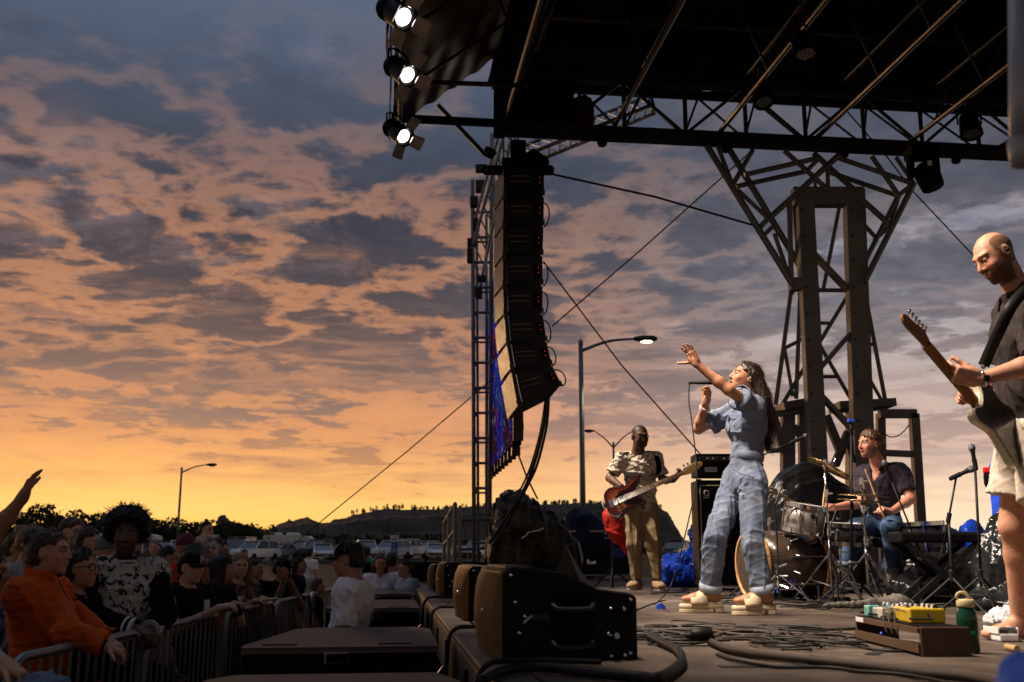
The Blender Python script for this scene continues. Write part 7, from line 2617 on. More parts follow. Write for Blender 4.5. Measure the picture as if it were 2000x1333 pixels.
 def shoes(self, mat, toes, g=.010, name='shoe', sole=None):
  out = []
  for sd in 'LR':
   S_ = SDF()
   self.foot_sdf(S_, sd, toes[sd], g, k=.025)
   a = self.J['an' + sd]
   zf = a.z - .078 * self.s
   S_.plane(Vector((0, 0, zf + .004)), (0, 0, -1))
   S_.plane(a + Vector((0, 0, .0)) , (0, 0, 1))
   o = self.wear(name, S_, mat, .002, 40, 3, .006)
   d = unit(toes[sd])
   lat = Vector((-d.y, d.x, 0))
   s = self.s
   ol = [(-.075, -.028), (-.075, .028), (-.03, .036), (.08, .036), (.14, .044), (.2, .030), (.215, 0), (.2, -.030), (.14, -.044), (.08, -.036), (-.03, -.036)][::-1]
   MB().prism(Vector((a.x, a.y, zf)), (d, lat, Vector((0, 0, 1))), [(u * s, v * s) for u, v in smooth2d(ol, 3)], -.018, .012, .004).build('sole', sole or mat, o)
   out.append(o)
  return out

 # --- hair and hats
 def hair(self, mat, style='short', vox=None, g=.012, length=.3, seed=4):
  h, H = self.hs, self.H
  ax = (self.hr, self.hf, self.hu)
  S_ = SDF()
  if style == 'afro':
   S_.ell(H(0, -.02, .075), (.135 * h, .135 * h, .105 * h), ax, k=.03)
   for sx in (-1, 1):
    S_.ell(H(sx * .085, -.02, .03), (.055 * h, .08 * h, .075 * h), ax, k=.03)
   S_.plane(H(0, .055, .05), unit(self.hf * .9 - self.hu * .55))
   S_.plane(H(0, 0, -.06), -self.hu)
   dd = lambda p: -fold(p, .014, 60, seed, 5) - fold(p, .010, 150, seed + 2, 5)
   v, f = S_.mesh(vox or .006, dd)
   ho = meshobj('hair', v, f, mat, self.t, True)
   mb = MB()
   rs = np.random.RandomState(3)
   for i in rs.choice(len(v), 900):
    p = Vector(v[i])
    d = (p - H(0, -.02, .05)).normalized()
    e = Vector(rs.normal(size=3)) * .012
    mb.tube([p - d * .01, p + d * .010 + e * .5, p + d * .018 + e], [.0022, .0018, .0008], 3)
   mb.build('loose_hair', mat, ho)
   return ho
  S_.ell(H(0, -.016, .038), ((.076 + g) * h, (.095 + g) * h, (.085 + g) * h), ax, k=.02)
  S_.ell(H(0, -.05, -.01), ((.066 + g) * h, (.052 + g) * h, (.07 + g) * h), ax, k=.03)
  S_.plane(H(0, .070, .060), unit(self.hf * .86 - self.hu * .5), .03)
  for sx in (-1, 1):
   S_.ell(H(sx * .08, .028, -.005), (.04 * h, .040 * h, .055 * h), ax, k=.025, sub=True)
   S_.ell(H(sx * .09, -.012, -.002), (.025 * h, .026 * h, .040 * h), ax, k=.006, sub=True) if style in ('short', 'bun', 'pony') else None
  if style in ('short', 'bun', 'pony'):
   S_.plane(H(0, -.05, -.066), unit(-self.hu + self.hf * .15), .03)
  if style == 'bun':
   S_.ell(H(0, -.112, .095), (.055 * h, .05 * h, .05 * h), ax, k=.012)
  if style == 'topbun':
   S_.ell(H(0, -.02, .15), (.035 * h, .032 * h, .035 * h), ax, k=.015)
   S_.plane(H(0, -.05, -.068), -self.hu)
  if style in ('long', 'pony'):
   dn = Vector((0, 0, -1))
   st = H(0, -.075, -.01)
   L = length
   if style == 'long':
    for sx in (-1, -.5, 0, .5, 1):
     p0 = H(sx * .062, -.045 - .03 * (1 - abs(sx)), .0)
     p1 = p0 + dn * L * .5 - self.fa * .025 + self.ra * sx * .02
     p2 = p0 + dn * L - self.fa * .01 + self.ra * sx * .025
     S_.cone(p0, p1, .034 * h, .032 * h, k=.02)
     S_.cone(p1, p2, .032 * h, .014 * h, k=.02)
   else:
    p1 = st + dn * L * .5 - self.hf * .05
    S_.cone(st + self.hu * .03 - self.hf * .03, p1, .022, .028, k=.02).cone(p1, st + dn * L - self.hf * .02, .028, .008, k=.02)
  dd = lambda p: -fold(p, .009, 55, seed, 4, (1, 1, .3)) - fold(p, .006, 120, seed + 3, 4, (1, 1, .3))
  v, f = S_.mesh(vox or .006, dd)
  ho = meshobj('hair', v, f, mat, self.t, True)
  e = (g + .002) / .012
  gd = []
  for x in (-.075, -.05, -.02, .02, .05, .075):
   q = (1 - (x / .095) ** 2) ** .5
   gd.append([H(x * .9, .040 * q, .118 * q), H(x, .0, .132 * q), H(x, -.07 * q, .105 * q), H(x, -.118 * q, .03), H(x * .9, -.10 * q, -.06)])
  self.strands(mat, gd, 90, .0014, seed + 1, ho, .010)
  if style == 'long':
   gd = [[H(x, -.03, .05), H(x * 1.15, -.05, -.06), H(x * 1.2, -.06, -.06) + Vector((0, 0, -length * .5)), H(x * 1.1, -.05, -.06) + Vector((0, 0, -length * .95))] for x in (-.095, -.085, .085, .095)]
   self.strands(mat, gd, 70, .0018, seed + 2, ho, .016)
  return ho

 def strands(self, mat, roots, n, r=.0022, seed=3, parent=None, wave=.012):
  """loose locks: roots = list of guide paths (3+ points); n thin tubes scattered about them"""
  rs = np.random.RandomState(seed)
  mb = MB()
  for i in range(n):
   g_ = roots[rs.randint(len(roots))]
   off = Vector(rs.normal(size=3)) * .013
   ph = rs.uniform(0, 6.28)
   pts = []
   path = smoothpath(g_, 5)
   m = len(path)
   for j, p in enumerate(path):
    t = j / (m - 1)
    w_ = wave * t
    pts.append(p + off * (.5 + 1.3 * t) + Vector((math.sin(ph + t * 9), math.cos(ph * 1.3 + t * 8), 0)) * w_)
   mb.tube(pts, [r * (1 - .7 * j / (m - 1)) for j in range(m)], 4)
  return mb.build('loose_hair', mat, parent or self.t, True)

 def cap(self, mat, brim=None, back=False, front_badge=None):
  h, H = self.hs, self.H
  ax = (self.hr, self.hf, self.hu)
  S_ = SDF()
  S_.ell(H(0, -.008, .042), (.090 * h, .108 * h, .092 * h), ax, k=.01)
  S_.plane(H(0, 0, .038), unit(-self.hu + self.hf * -.05))
  o = self.wear('cap', S_, mat, .002, 30, 3, .006)
  n = 14
  vs_, fs = [], []
  for i in range(n + 1):
   a = -1.15 + 2.3 * i / n
   for (k, dz) in ((0, 0), (1, -.008), (1, -.014), (0, -.006)):
    rr = .10 + (.075 * max(math.cos(a * .9), 0) ** .7) * k
    vs_.append(H(math.sin(a) * (.088 + .006 * k), (math.cos(a) * .104 - .008) + k * .07 * max(math.cos(a * 1.1), 0) ** .6, .044 + dz - k * .006 - .012 * abs(math.sin(a)) * k))
  for i in range(n):
   for k in range(4):
    q = i * 4
    fs.append((q + k, q + (k + 1) % 4, q + 4 + (k + 1) % 4, q + 4 + k))
  meshobj('cap_brim', vs_, fs, brim or mat, o, True)
  MB().lathe(H(0, -.008, .132), self.hu, [(0, .008), (.004, .007), (.006, .002)], 8).build('cap_button', mat, o)
  return o

 def beanie(self, mat):
  h, H = self.hs, self.H
  ax = (self.hr, self.hf, self.hu)
  S_ = SDF()
  S_.ell(H(0, -.016, .05), (.091 * h, .106 * h, .098 * h), ax, k=.01)
  S_.plane(H(0, 0, .022), unit(-self.hu - self.hf * .1))
  return self.wear('beanie', S_, mat, .003, 45, 3, .007)

 def glasses(self, mat, lens):
  H = self.H
  fr = MB()
  for sx in (-1, 1):
   pts = [H(sx * .032 + .022 * math.cos(q), .103 - .012 * abs(math.cos(q) * .5 + sx * .5) ** 2, .010 + .018 * math.sin(q)) for q in np.linspace(0, 6.283, 15)[:-1]]
   fr.tube(pts, .0028 * self.hs, 5, closed=True)
   fr.tube([H(sx * .054, .094, .014), H(sx * .078, .04, .016), H(sx * .081, -.02, .012)], .0026 * self.hs, 5)
  fr.tube([H(-.011, .104, .014), H(.011, .104, .014)], .0026 * self.hs, 5)
  o = fr.build('glasses', mat, self.t)
  for sx in (-1, 1):
   pts = [H(sx * .032 + .021 * math.cos(q), .102 - .012 * abs(math.cos(q) * .5 + sx * .5) ** 2, .010 + .017 * math.sin(q)) for q in np.linspace(0, 6.283, 13)[:-1]]
   meshobj('lens', pts, [tuple(range(12))], lens, o)
  return o

GLASSLENS = M('spectacle_lens', (.10, .10, .11), .05, spec=.9, alpha=.35)
DENIM_WORN = M('washed_denim', (0.13, 0.16, 0.235), 0.85, var=0.18, scale=9, bump=.35, bscale=240, col2=(.18, .21, .28), fac2=(.42, .62), scale2=5, sheen=.03, spec=.1)

# ------------------------------------------------------------------ the singer
def singer():
 J = dict(head=P(1456, 741, 7.10), neck=P(1472, 780, 7.13), shL=P(1474, 797, 6.97), shR=P(1436, 803, 7.28),
    elL=P(1423, 762, 6.78), wrL=P(1360, 711, 6.80), elR=P(1364, 838, 7.42), wrR=P(1379, 787, 7.24),
    pel=P(1456, 935, 7.14), hipL=P(1472, 942, 7.03), hipR=P(1438, 940, 7.24),
    knL=P(1470, 1060, 6.98), anL=P(1490, 1168, 7.02), knR=P(1397, 1048, 7.12), anR=P(1388, 1158, 7.24))
 # stand the sandals on the boards
 sol = .062
 J['anL'].z = sol + .085
 J['anR'].z = sol + .085
 g = Fig('person', 'singer in pale denim jumpsuit with raised arm, singing into a microphone', J, (-.94, -.10, .33), (.30, 0, .95), 1.0, .98, True, (.44, .20, .11), vox=.0052)
 g.face((.05, .03, .02), closed=True)
 toe = {'L': (-.97, -.22, 0), 'R': (-.98, -.1, 0)}
 hands = {'L': dict(d=(-.42, -.02, .90), n=(-.75, -.6, .1), curl=(.20, .16, .14, .22), spread=.42, thumb=(.35, .9, .25), tb=.1),
    'R': dict(d=(.10, -.25, .95), n=(-.75, -.55, .25), curl=(.55, .75, .85, .85), thumb=(.75, .3, .6), tb=.4)}
 g.body(hands, toe, mouth=.35)
 # jumpsuit: bodice, sleeves and wide legs in one garment
 S_ = SDF()
 g.torso_sdf(S_, .014, .96)
 g.arm_sdf(S_, 'L', .024, a1=.62, cut=1, flare=.018)
 g.arm_sdf(S_, 'R', .024, a1=.66, cut=1, flare=.018)
 for sd in 'LR':
  a, b, c = J['hip' + sd], J['kn' + sd], J['an' + sd]
  S_.cone(a, b, .100, .080, k=.06).cone(b, b.lerp(c, .90), .079, .074, k=.012, cut=1)
 n = J['neck']
 S_.plane(n + g.ua * .022, g.ua)
 S_.cone(n + g.fa * .014 - g.ua * .01, g.H(0, .03, -.06), .062, .08, k=.008, sub=True)
 S_.cone(n + g.fa * .115 - g.ua * .09, n + g.fa * .10 + g.ua * .05, .004, .055, k=.006, sub=True)
 def wr(p):
  q = np.array(J['pel'])
  return -fold(p, .010, 24, 3, 4, (1, 1, .4)) - fold(p, .006, 55, 9, 4, (1, 1, .55))
 v, f = S_.mesh(.0055, wr)
 suit = meshobj('jumpsuit', v, f, DENIM_WORN, g.t, True)
 den2 = M('denim_seam', (.15, .19, .29), .85, bump=.3, bscale=200)
 wc = J['pel'] + g.ua * .155
 # elastic waistband, gathered
 ring = []
 for i in range(72):
  a = 2 * math.pi * i / 72
  rr = 1 + .018 * math.sin(i * 9.5)
  ring.append((a, rr))
 mb = MB()
 nb = len(ring)
 for (z, k) in ((-.028, .98), (-.024, 1.02), (0, 1.03), (.024, 1.02), (.028, .98)):
  for (a, rr) in ring:
   mb.v.append(wc + g.ua * z + (g.ra * math.cos(a) * .137 + g.fa * (math.sin(a) * .106 + .004)) * rr * k)
 for l in range(4):
  for i in range(nb):
   j = (i + 1) % nb
   mb.f.append((l * nb + i, l * nb + j, (l + 1) * nb + j, (l + 1) * nb + i))
 mb.build('waistband', DENIM_WORN, suit, True)
 # collar wings
 for sx in (-1, 1):
  a = n + g.ra * sx * .03 + g.fa * .065 + g.ua * .0
  b = n + g.ra * sx * .072 - g.fa * .01 + g.ua * .028
  c = n + g.ra * sx * .05 - g.fa * .055 + g.ua * .03
  o_ = .012
  vs_ = [a, a + g.ra * sx * .045 - g.ua * .055 + g.fa * .02, b + g.ra * sx * .03 - g.ua * .045, c + g.ra * sx * .01 - g.ua * .045, c, b]
  nn = g.fa * .006 + g.ra * sx * .004
  MB().add(vs_ + [p + nn for p in vs_], [(0, 1, 2, 5), (5, 2, 3, 4), (11, 8, 7, 6), (10, 9, 8, 11), (0, 6, 7, 1), (1, 7, 8, 2), (2, 8, 9, 3), (4, 5, 11, 10), (5, 0, 6, 11)]).build('collar', DENIM_WORN, suit)
 ch = J['pel'] + g.ua * ((J['neck'] - J['pel']).length * .68)
 # placket and buttons down the front, chest pocket flaps
 for k in range(7):
  p = ch + g.ua * (.10 - .062 * k) + g.fa * (.145 - .012 * k)
  MB().lathe(p, g.fa, [(0, .008), (.004, .007), (.005, .002)], 8).build('button', M('tack_button', (.12, .12, .13), .3, .8), suit)
 for sx in (-1, 1):
  ax = ((g.ra - g.fa * sx * .45).normalized(), (g.fa + g.ra * sx * .45).normalized(), g.ua)
  c = ch + g.ra * sx * .07 + g.fa * .138 - g.ua * .03
  MB().box(c, (.098, .008, .11), ax, bevel=.003).build('chest_pocket', DENIM_WORN, suit)
  MB().box(c + g.ua * .055 + ax[1] * .004, (.104, .010, .040), ax, bevel=.003).build('pocket_flap', den2, suit)
 # hip pocket seam and side seams as stitched ridges
 for (a, b, c) in (((1424, 908), (1445, 925), (1473, 932)),):
  MB().tube(smoothpath([P(*a, 6.97), P(*b, 6.94), P(*c, 6.93)], 5), .004, 5).build('pocket_seam', den2, suit)
 # rolled cuffs
 for sd in 'LR':
  e = J['kn' + sd].lerp(J['an' + sd], .90)
  d = (J['an' + sd] - J['kn' + sd]).normalized()
  MB().lathe(e - d * .02, d, [(0, .066), (.004, .079), (.03, .082), (.056, .079), (.06, .068), (.05, .062)], 24).build('rolled_cuff', M('denim_inside', (.30, .345, .42), .9, bump=.3, bscale=200), suit, True)
 for sd, t_ in (('L', .62), ('R', .66)):
  e = J['sh' + sd].lerp(J['el' + sd], t_)
  d = (J['el' + sd] - J['sh' + sd]).normalized()
  MB().lathe(e - d * .035, d, [(0, .084), (.003, .089), (.032, .090), (.036, .085)], 26, cap=False).build('sleeve_cuff', DENIM_WORN, suit, True)
 # platform sandals
 cream = M('sandal_foam', (.58, .46, .30), .6, var=.08, scale=12, bump=.1, bscale=60)
 for sd in 'LR':
  a = J['an' + sd]
  d = unit(toe[sd])
  lat = Vector((-d.y, d.x, 0))
  ol = smooth2d([(-.075, -.03), (-.085, 0), (-.075, .03), (-.02, .038), (.08, .044), (.16, .050), (.215, .03), (.22, -.015), (.16, -.048), (.08, -.044), (-.02, -.038)][::-1], 4)
  so_ = thing('sandal', 'cream platform sandal on the singer\'s %s foot' % ('near' if sd == 'L' else 'far'), 'sandal', Vector((a.x, a.y, 0)), 'singer\'s sandals')
  MB().prism(Vector((a.x, a.y, 0)), (d, lat, Vector((0, 0, 1))), ol, .028, sol, .006).build('footbed', cream, so_, True)
  MB().prism(Vector((a.x, a.y, 0)), (d, lat, Vector((0, 0, 1))), [(u, v) for u, v in ol if u > .02], .002, .03, .004).build('front_sole', cream, so_)
  MB().prism(Vector((a.x, a.y, 0)), (d, lat, Vector((0, 0, 1))), [(u, v) for u, v in ol if u < -.015], .002, .03, .004).build('heel', cream, so_)
  # broad strap over the instep
  vs_, fs = [], []
  N = 12
  for i in range(N + 1):
   th = math.pi * i / N
   for (u0, hh) in ((.03, .092), (.085, .080), (.145, .060)):
    vs_.append(Vector((a.x, a.y, sol - .006)) + d * (u0 + .012 * math.cos(th)) + lat * math.cos(th) * .056 + Vector((0, 0, math.sin(th) * hh)))
  for i in range(N):
   for k in range(2):
    q = i * 3 + k
    fs.append((q, q + 1, q + 4, q + 3))
  o = meshobj('strap', vs_, fs, cream, so_, True)
  md = o.modifiers.new('thickness', 'SOLIDIFY')
  md.thickness = .007
 # hair: a long dark mane falling down the back
 hm = hairmat('dark_brown', (.028, .014, .008))
 S_ = SDF()
 h, H = g.hs, g.H
 ax = (g.hr, g.hf, g.hu)
 S_.ell(H(0, -.018, .040), (.088 * h, .106 * h, .096 * h), ax, k=.02)
 S_.plane(H(0, .060, .060), unit(g.hf * .9 - g.hu * .42))
 for sx in (-1, 1):
  S_.ell(H(sx * .085, .035, -.01), (.04 * h, .045 * h, .06 * h), ax, k=.012, sub=True)
 gp = [[P(1470, 735, 7.06), P(1487, 765, 7.06), P(1498, 805, 7.07), P(1500, 850, 7.08), P(1503, 876, 7.08)],
   [P(1474, 728, 7.12), P(1492, 770, 7.14), P(1503, 815, 7.15), P(1500, 862, 7.15), P(1496, 880, 7.15)],
   [P(1466, 745, 7.16), P(1482, 775, 7.18), P(1493, 815, 7.2), P(1494, 845, 7.2), P(1490, 868, 7.2)]]
 for q in gp:
  for a, b, r0, r1 in zip(q[:-1], q[1:], (.045, .042, .034, .022), (.042, .034, .022, .008)):
   S_.cone(a, b, r0, r1, k=.025)
 v, f = S_.mesh(.006, lambda p: -fold(p, .008, 50, 5, 4, (1, 1, .25)) - fold(p, .006, 110, 8, 4, (1, 1, .25)))
 hr = meshobj('hair', v, f, hm, g.t, True)
 g.strands(hm, gp + [[P(1478, 725, 7.05), P(1502, 775, 7.04), P(1512, 830, 7.05), P(1510, 868, 7.06), P(1516, 878, 7.06)]], 240, .0014, 6, hr, .024)
 g.strands(hm, [[H(.0, .05, .115), H(.04, -.04, .13), H(.06, -.1, .06), P(1490, 780, 7.0)], [H(-.05, .04, .10), H(-.08, -.04, .09), H(-.085, -.09, 0), P(1488, 790, 6.99)]], 120, .0012, 9, hr, .006)
 # bracelets, ear monitor
 w = J['wrR'].lerp(J['elR'], .16)
 d = (J['elR'] - J['wrR']).normalized()
 for k, c_ in enumerate(((.6, .55, .5), (.5, .08, .08), (.6, .57, .55))):
  x, y, z = frame(d)
  MB().tube([w + d * .009 * k + (x * math.cos(q) + y * math.sin(q)) * .034 for q in np.linspace(0, 6.283, 19)[:-1]], .0048, 6, closed=True).build('bracelet', M('bracelet_%d' % k, c_, .5), g.t)
 MB().lathe(H(-.083, -.008, .002), -g.hr, [(0, .008), (.006, .007), (.008, .003)], 8).build('ear_monitor', HEADM, g.t)
 # microphone and its lead
 tail, tip = P(1357, 748, 7.20), P(1420, 747, 7.135)
 m = thing('hand_microphone', 'black hand microphone held to the singer\'s mouth, lead hanging down', 'microphone', tail)
 dd = (tip - tail).normalized()
 L = (tip - tail).length
 b = MB().lathe(tail, dd, [(0, .009), (.02, .0125), (L * .6, .0165), (L * .78, .021), (L * .8, .022)], 14).build('handle', BLACK, m, True)
 MB().lathe(tail + dd * L * .8, dd, [(0, .022), (.012, .027), (.03, .0265), (.046, .016), (.05, .003)], 16).build('grille', MICBALL, m, True)
 MB().lathe(tail - dd * .045, dd, [(0, .006), (.004, .0095), (.05, .0105)], 12).build('plug', BLACK, m)
 pts = [(1350, 748, 7.21), (1346, 756, 7.21), (1346, 790, 7.2), (1350, 815, 7.18), (1355, 855, 7.15), (1361, 915, 7.1), (1358, 960, 7.08), (1348, 1003, 7.05), (1334, 1062, 7.05), (1316, 1130, 7.1), (1298, 1162, 7.2)]
 pp = [P(*q) for q in pts]
 e = PF(1278, 1180, .006)
 pp += [e, PF(1240, 1192, .006), PF(1215, 1206, .006)]
 MB().tube(smoothpath(pp, 6), .0048, 6).build('lead', RUBBER, m, True)

singer()

# ------------------------------------------------------------------ instruments
def instrument(t, o, ax, outline, thick, mats, edge=.012):
 """solid guitar body with rounded edges; two materials: front with burst and sides"""
 return MB().prism(o, ax, outline, -thick / 2, thick / 2, edge)

def bass_player():
 B = 11.35
 J = dict(head=P(1250, 854, 11.25), neck=P(1246, 884, 11.36), shR=P(1217, 894, 11.38), shL=P(1279, 894, 11.36),
    elR=P(1190, 934, 11.36), wrR=P(1213, 950, 11.10), elL=P(1294, 938, 11.30), wrL=P(1315, 938, 11.04),
    pel=P(1254, 990, 11.42), hipR=P(1239, 998, 11.42), hipL=P(1270, 998, 11.42),
    knR=P(1238, 1064, 11.32), anR=P(1244, 1138, 11.44), knL=P(1277, 1066, 11.26), anL=P(1282, 1140, 11.26))
 J['anR'].z = .095
 J['anL'].z = .095
 g = Fig('person', 'bass player in a white and black printed t-shirt and khaki trousers', J, (.26, -.95, -.16), (0, -.1, 1), 1.0, 1.05, False, (.13, .058, .034), vox=.0062, hs=1.12)
 g.face((.01, .008, .006))
 g.scalp((.010, .008, .007), .85)
 g.beard((.012, .008, .007), .75)
 toe = {'L': (.15, -1, 0), 'R': (-.5, -.85, 0)}
 hands = {'R': dict(d=(.35, -.15, -.9), n=(.15, .95, -.1), curl=(.35, .4, .45, .5), thumb=(.7, .5, .3), tb=.2),
    'L': dict(d=(.55, -.30, .62), n=(-.35, .5, .8), curl=(.55, .6, .65, .7), thumb=(.5, .5, .6), tb=.3)}
 g.body(hands, toe, jaw=1.15)
 pr = M('printed_tee', (.62, .53, .42), .85, var=.05, bump=.2, bscale=160)
 # black marble veins printed on cream
 t = pr.node_tree
 w = NT(t)
 bs = [n for n in t.nodes if n.type == 'BSDF_PRINCIPLED'][0]
 tc = w.n('ShaderNodeTexCoord').outputs['Object']
 n1 = w.noise(tc, 9, 4, .6, 1.0)
 vein = w.m('ABSOLUTE', w.m('SUBTRACT', n1, .5))
 n2 = w.noise(tc, 4.5, 3, .5)
 msk = w.m('MULTIPLY', w.ss(vein, .022, .010), w.ss(n2, .36, .5))
 blot = w.ss(w.noise(tc, 8, 4, .6, .5), .64, .68)
 c = w.mix(w.m('MAXIMUM', msk, blot), (.62, .52, .41, 1), (.02, .017, .015, 1))
 t.links.new(c, bs.inputs['Base Color'])
 sh = g.shirt('t_shirt', pr, .78, .06, .020, .014, .014, 15, 5, neckcut=.012, waist=1.12)
 kh = cloth('khaki', (.30, .215, .115))
 tr = g.trousers('trousers', kh, 1.95, .018, .026, .022, 0, .018, 15, 7)
 g.shoes(M('suede_tan', (.42, .28, .17), .9, bump=.3, bscale=90), toe, .012, sole=M('pale_sole', (.6, .55, .48), .7))
 g.glasses(BLACK, GLASSLENS)
 # the bass
 c = P(1224, 972, 11.02)
 hd = P(1378, 906, 10.84)
 d = (hd - c).normalized()
 nrm = Vector((-.02, -.97, .16))
 nrm = (nrm - d * nrm.dot(d)).normalized()
 up = nrm.cross(d)
 if up.z < 0:
  up = -up
 ax = (d, up, d.cross(up))
 zs = 1 if ax[2].y < 0 else -1
 b = thing('bass_guitar', 'sunburst electric bass guitar with dark pickguard hung on the bassist', 'bass guitar', c)
 ol = smooth2d([(-.235, .02), (-.215, .12), (-.13, .165), (-.03, .135), (.05, .125), (.15, .175), (.215, .165), (.20, .105), (.135, .055), (.115, 0), (.125, -.05), (.165, -.09), (.175, -.135),
     (.11, -.15), (.03, -.125), (-.05, -.14), (-.15, -.185), (-.225, -.14), (-.24, -.06)][::-1], 4)
 bm = bpy.data.materials.new('sunburst_lacquer')
 bm.use_nodes = True
 t = bm.node_tree
 t.nodes.clear()
 w = NT(t)
 # burst follows the distance from the middle of the body, as the lacquer is sprayed
 at_ = w.n('ShaderNodeAttribute', attribute_name='Col').outputs['Color']
 bs = w.n('ShaderNodeBsdfPrincipled', ins={'Base Color': at_, 'Roughness': .18})
 bs.inputs['Coat Weight'].default_value = .6
 oo = w.n('ShaderNodeOutputMaterial')
 t.links.new(bs.outputs[0], oo.inputs[0])
 # layered rings so that the burst has vertices to live on
 rings = [1.0, .97, .85, .68, .48, .25, .02]
 vs_, fs, cols = [], [], []
 n = len(ol)
 cx, cy = -.03, -.005
 def bc(r_):
  if r_ > .93:
   return (.022, .006, .004)
  if r_ > .80:
   return (.16, .014, .008)
  if r_ > .6:
   return (.42, .055, .012)
  return (.50, .14, .03)
 for r_ in rings:
  for (u, v) in ol:
   vs_.append(c + ax[0] * (cx + (u - cx) * r_) + ax[1] * (cy + (v - cy) * r_) + ax[2] * zs * (.021 if r_ < .99 else .012))
   cols.append(bc(r_))
 for (u, v) in ol:
  vs_.append(c + ax[0] * u + ax[1] * v - ax[2] * zs * .014)
  cols.append((.03, .007, .005))
 for (u, v) in ol:
  vs_.append(c + ax[0] * (u * .95) + ax[1] * (v * .95) - ax[2] * zs * .021)
  cols.append((.03, .007, .005))
 m = len(rings)
 for l in range(m - 1):
  for i in range(n):
   j = (i + 1) % n
   fs.append((l * n + i, l * n + j, (l + 1) * n + j, (l + 1) * n + i))
 fs.append(tuple((m - 1) * n + i for i in range(n)))
 for (l0, l1) in ((0, m), (m, m + 1)):
  for i in range(n):
   j = (i + 1) % n
   fs.append((l0 * n + j, l0 * n + i, l1 * n + i, l1 * n + j))
 fs.append(tuple((m + 1) * n + i for i in range(n))[::-1])
 body = meshobj('body', vs_, fs, bm, b, False, np.array(cols))
 F_ = ax[2] * zs
 def at(u, v, z=.022):
  return c + ax[0] * u + ax[1] * v + F_ * z
 tort = M('tortoise_guard', (.035, .008, .006), .2, var=.4, scale=12, coat=.4)
 pg = smooth2d([(-.06, .085), (.03, .085), (.12, .115), (.19, .135), (.165, .085), (.12, .04), (.12, -.05), (.15, -.11), (.09, -.12), (.02, -.095), (-.04, -.07), (-.05, -.02), (-.09, .02)][::-1], 3)
 MB().prism(c + F_ * .0215, (ax[0], ax[1], F_), pg if True else pg, 0, .003).build('pickguard', tort, body)
 MB().prism(c + F_ * .0225, (ax[0], ax[1], F_), smooth2d([(-.06, -.105), (-.03, -.075), (-.13, -.15), (-.165, -.165), (-.17, -.15)], 3), 0, .004).build('control_plate', CHROME, body)
 for k in range(3):
  MB().lathe(at(-.06 - .032 * k, -.105 - .018 * k, .026), F_, [(0, .011), (.014, .010), (.016, .004)], 10).build('knob', BLACK, body)
 mp = M('maple_neck', (.50, .27, .08), .35, var=.12, scale=5, stretch=(1, 1, 1), coat=.3)
 rw = M('maple_fretboard', (.34, .17, .07), .4, var=.1)
 nk = MB()
 nl0, nl1 = .10, .66
 nk.add([at(nl0, .031, .012), at(nl0, -.031, .012), at(nl1, -.021, .012), at(nl1, .021, .012), at(nl0, .031, .028), at(nl0, -.031, .028), at(nl1, -.021, .028), at(nl1, .021, .028)],
   [(0, 1, 2, 3), (7, 6, 5, 4), (0, 4, 5, 1), (1, 5, 6, 2), (2, 6, 7, 3), (3, 7, 4, 0)])
 no = nk.build('neck', mp, b)
 MB().add([at(-.01, .030, .0285), at(-.01, -.030, .0285), at(nl1, -.020, .0285), at(nl1, .020, .0285), at(-.01, .030, .034), at(-.01, -.030, .034), at(nl1, -.020, .034), at(nl1, .020, .034)],
    [(0, 1, 2, 3), (7, 6, 5, 4), (0, 4, 5, 1), (1, 5, 6, 2), (2, 6, 7, 3), (3, 7, 4, 0)]).build('fretboard', rw, no)
 for k in range(16):
  u = .66 - .67 * (1 - 2 ** (-(k + 1) / 12.0)) * 1.25
  if u > 0:
   wd = .020 + (.66 - u) * .0145
   MB().tube([at(u, wd, .0345), at(u, -wd, .0345)], .0013, 4).build('fret', CHROME, no)
  if k in (2, 4, 6, 8, 11, 14) and u > 0:
   MB().box(at(u + .012, 0, .0345), (.006, .024, .001), (ax[0], ax[1], F_)).build('inlay', HEADM, no)
 hs = smooth2d([(.65, .022), (.69, .045), (.78, .052), (.855, .045), (.88, .02), (.865, -.005), (.84, -.012), (.80, -.03), (.72, -.036), (.67, -.030), (.65, -.022)][::-1], 3)
 ho = MB().prism(c + F_ * .018, (ax[0], ax[1], F_), hs, -.008, .008, .002).build('headstock', mp, b)
 for k in range(4):
  p = at(.69 + .045 * k, .036, .03)
  MB().lathe(p - F_ * .004, F_, [(0, .009), (.006, .008), (.012, .007)], 8).build('tuner_post', CHROME, ho)
  MB().box(at(.69 + .045 * k, .068, .014), (.02, .026, .006), (ax[0], ax[1], F_), bevel=.002).build('tuner_key', CHROME, ho)
  vv = -.0165 + .011 * k
  MB().tube([at(-.17, vv * 1.6, .040), at(.66, vv, .038), p + F_ * .004], .0011, 4).build('string', CHROME, b)
 for u in (-.02, -.095):
  MB().box(at(u, 0, .03), (.022, .105, .014), (ax[0], ax[1], F_), bevel=.004).build('pickup', BLACK, body)
 MB().box(at(-.17, 0, .028), (.05, .085, .012), (ax[0], ax[1], F_), bevel=.003).build('bridge', CHROME, body)
 for k in range(4):
  MB().tube([at(-.19, -.03 + .02 * k, .037), at(-.15, -.03 + .02 * k, .037)], .006, 6).build('saddle', CHROME, body)
 st = [at(.205, .155, .0), P(1284, 925, 11.2), P(1283, 893, 11.26), J['shL'] + Vector((-.06, .0, .075)), J['shL'] + Vector((-.07, .1, .02))]
 mb = MB()
 path = smoothpath(st, 5)
 for i, p in enumerate(path):
  mb.v += [p + Vector((-.028, -.004, 0)), p + Vector((.028, -.004, 0))]
 mb.f = [(2 * i, 2 * i + 1, 2 * i + 3, 2 * i + 2) for i in range(len(path) - 1)]
 so_ = mb.build('strap', BLACKM, b, True)
 so_.modifiers.new('thickness', 'SOLIDIFY').thickness = .005
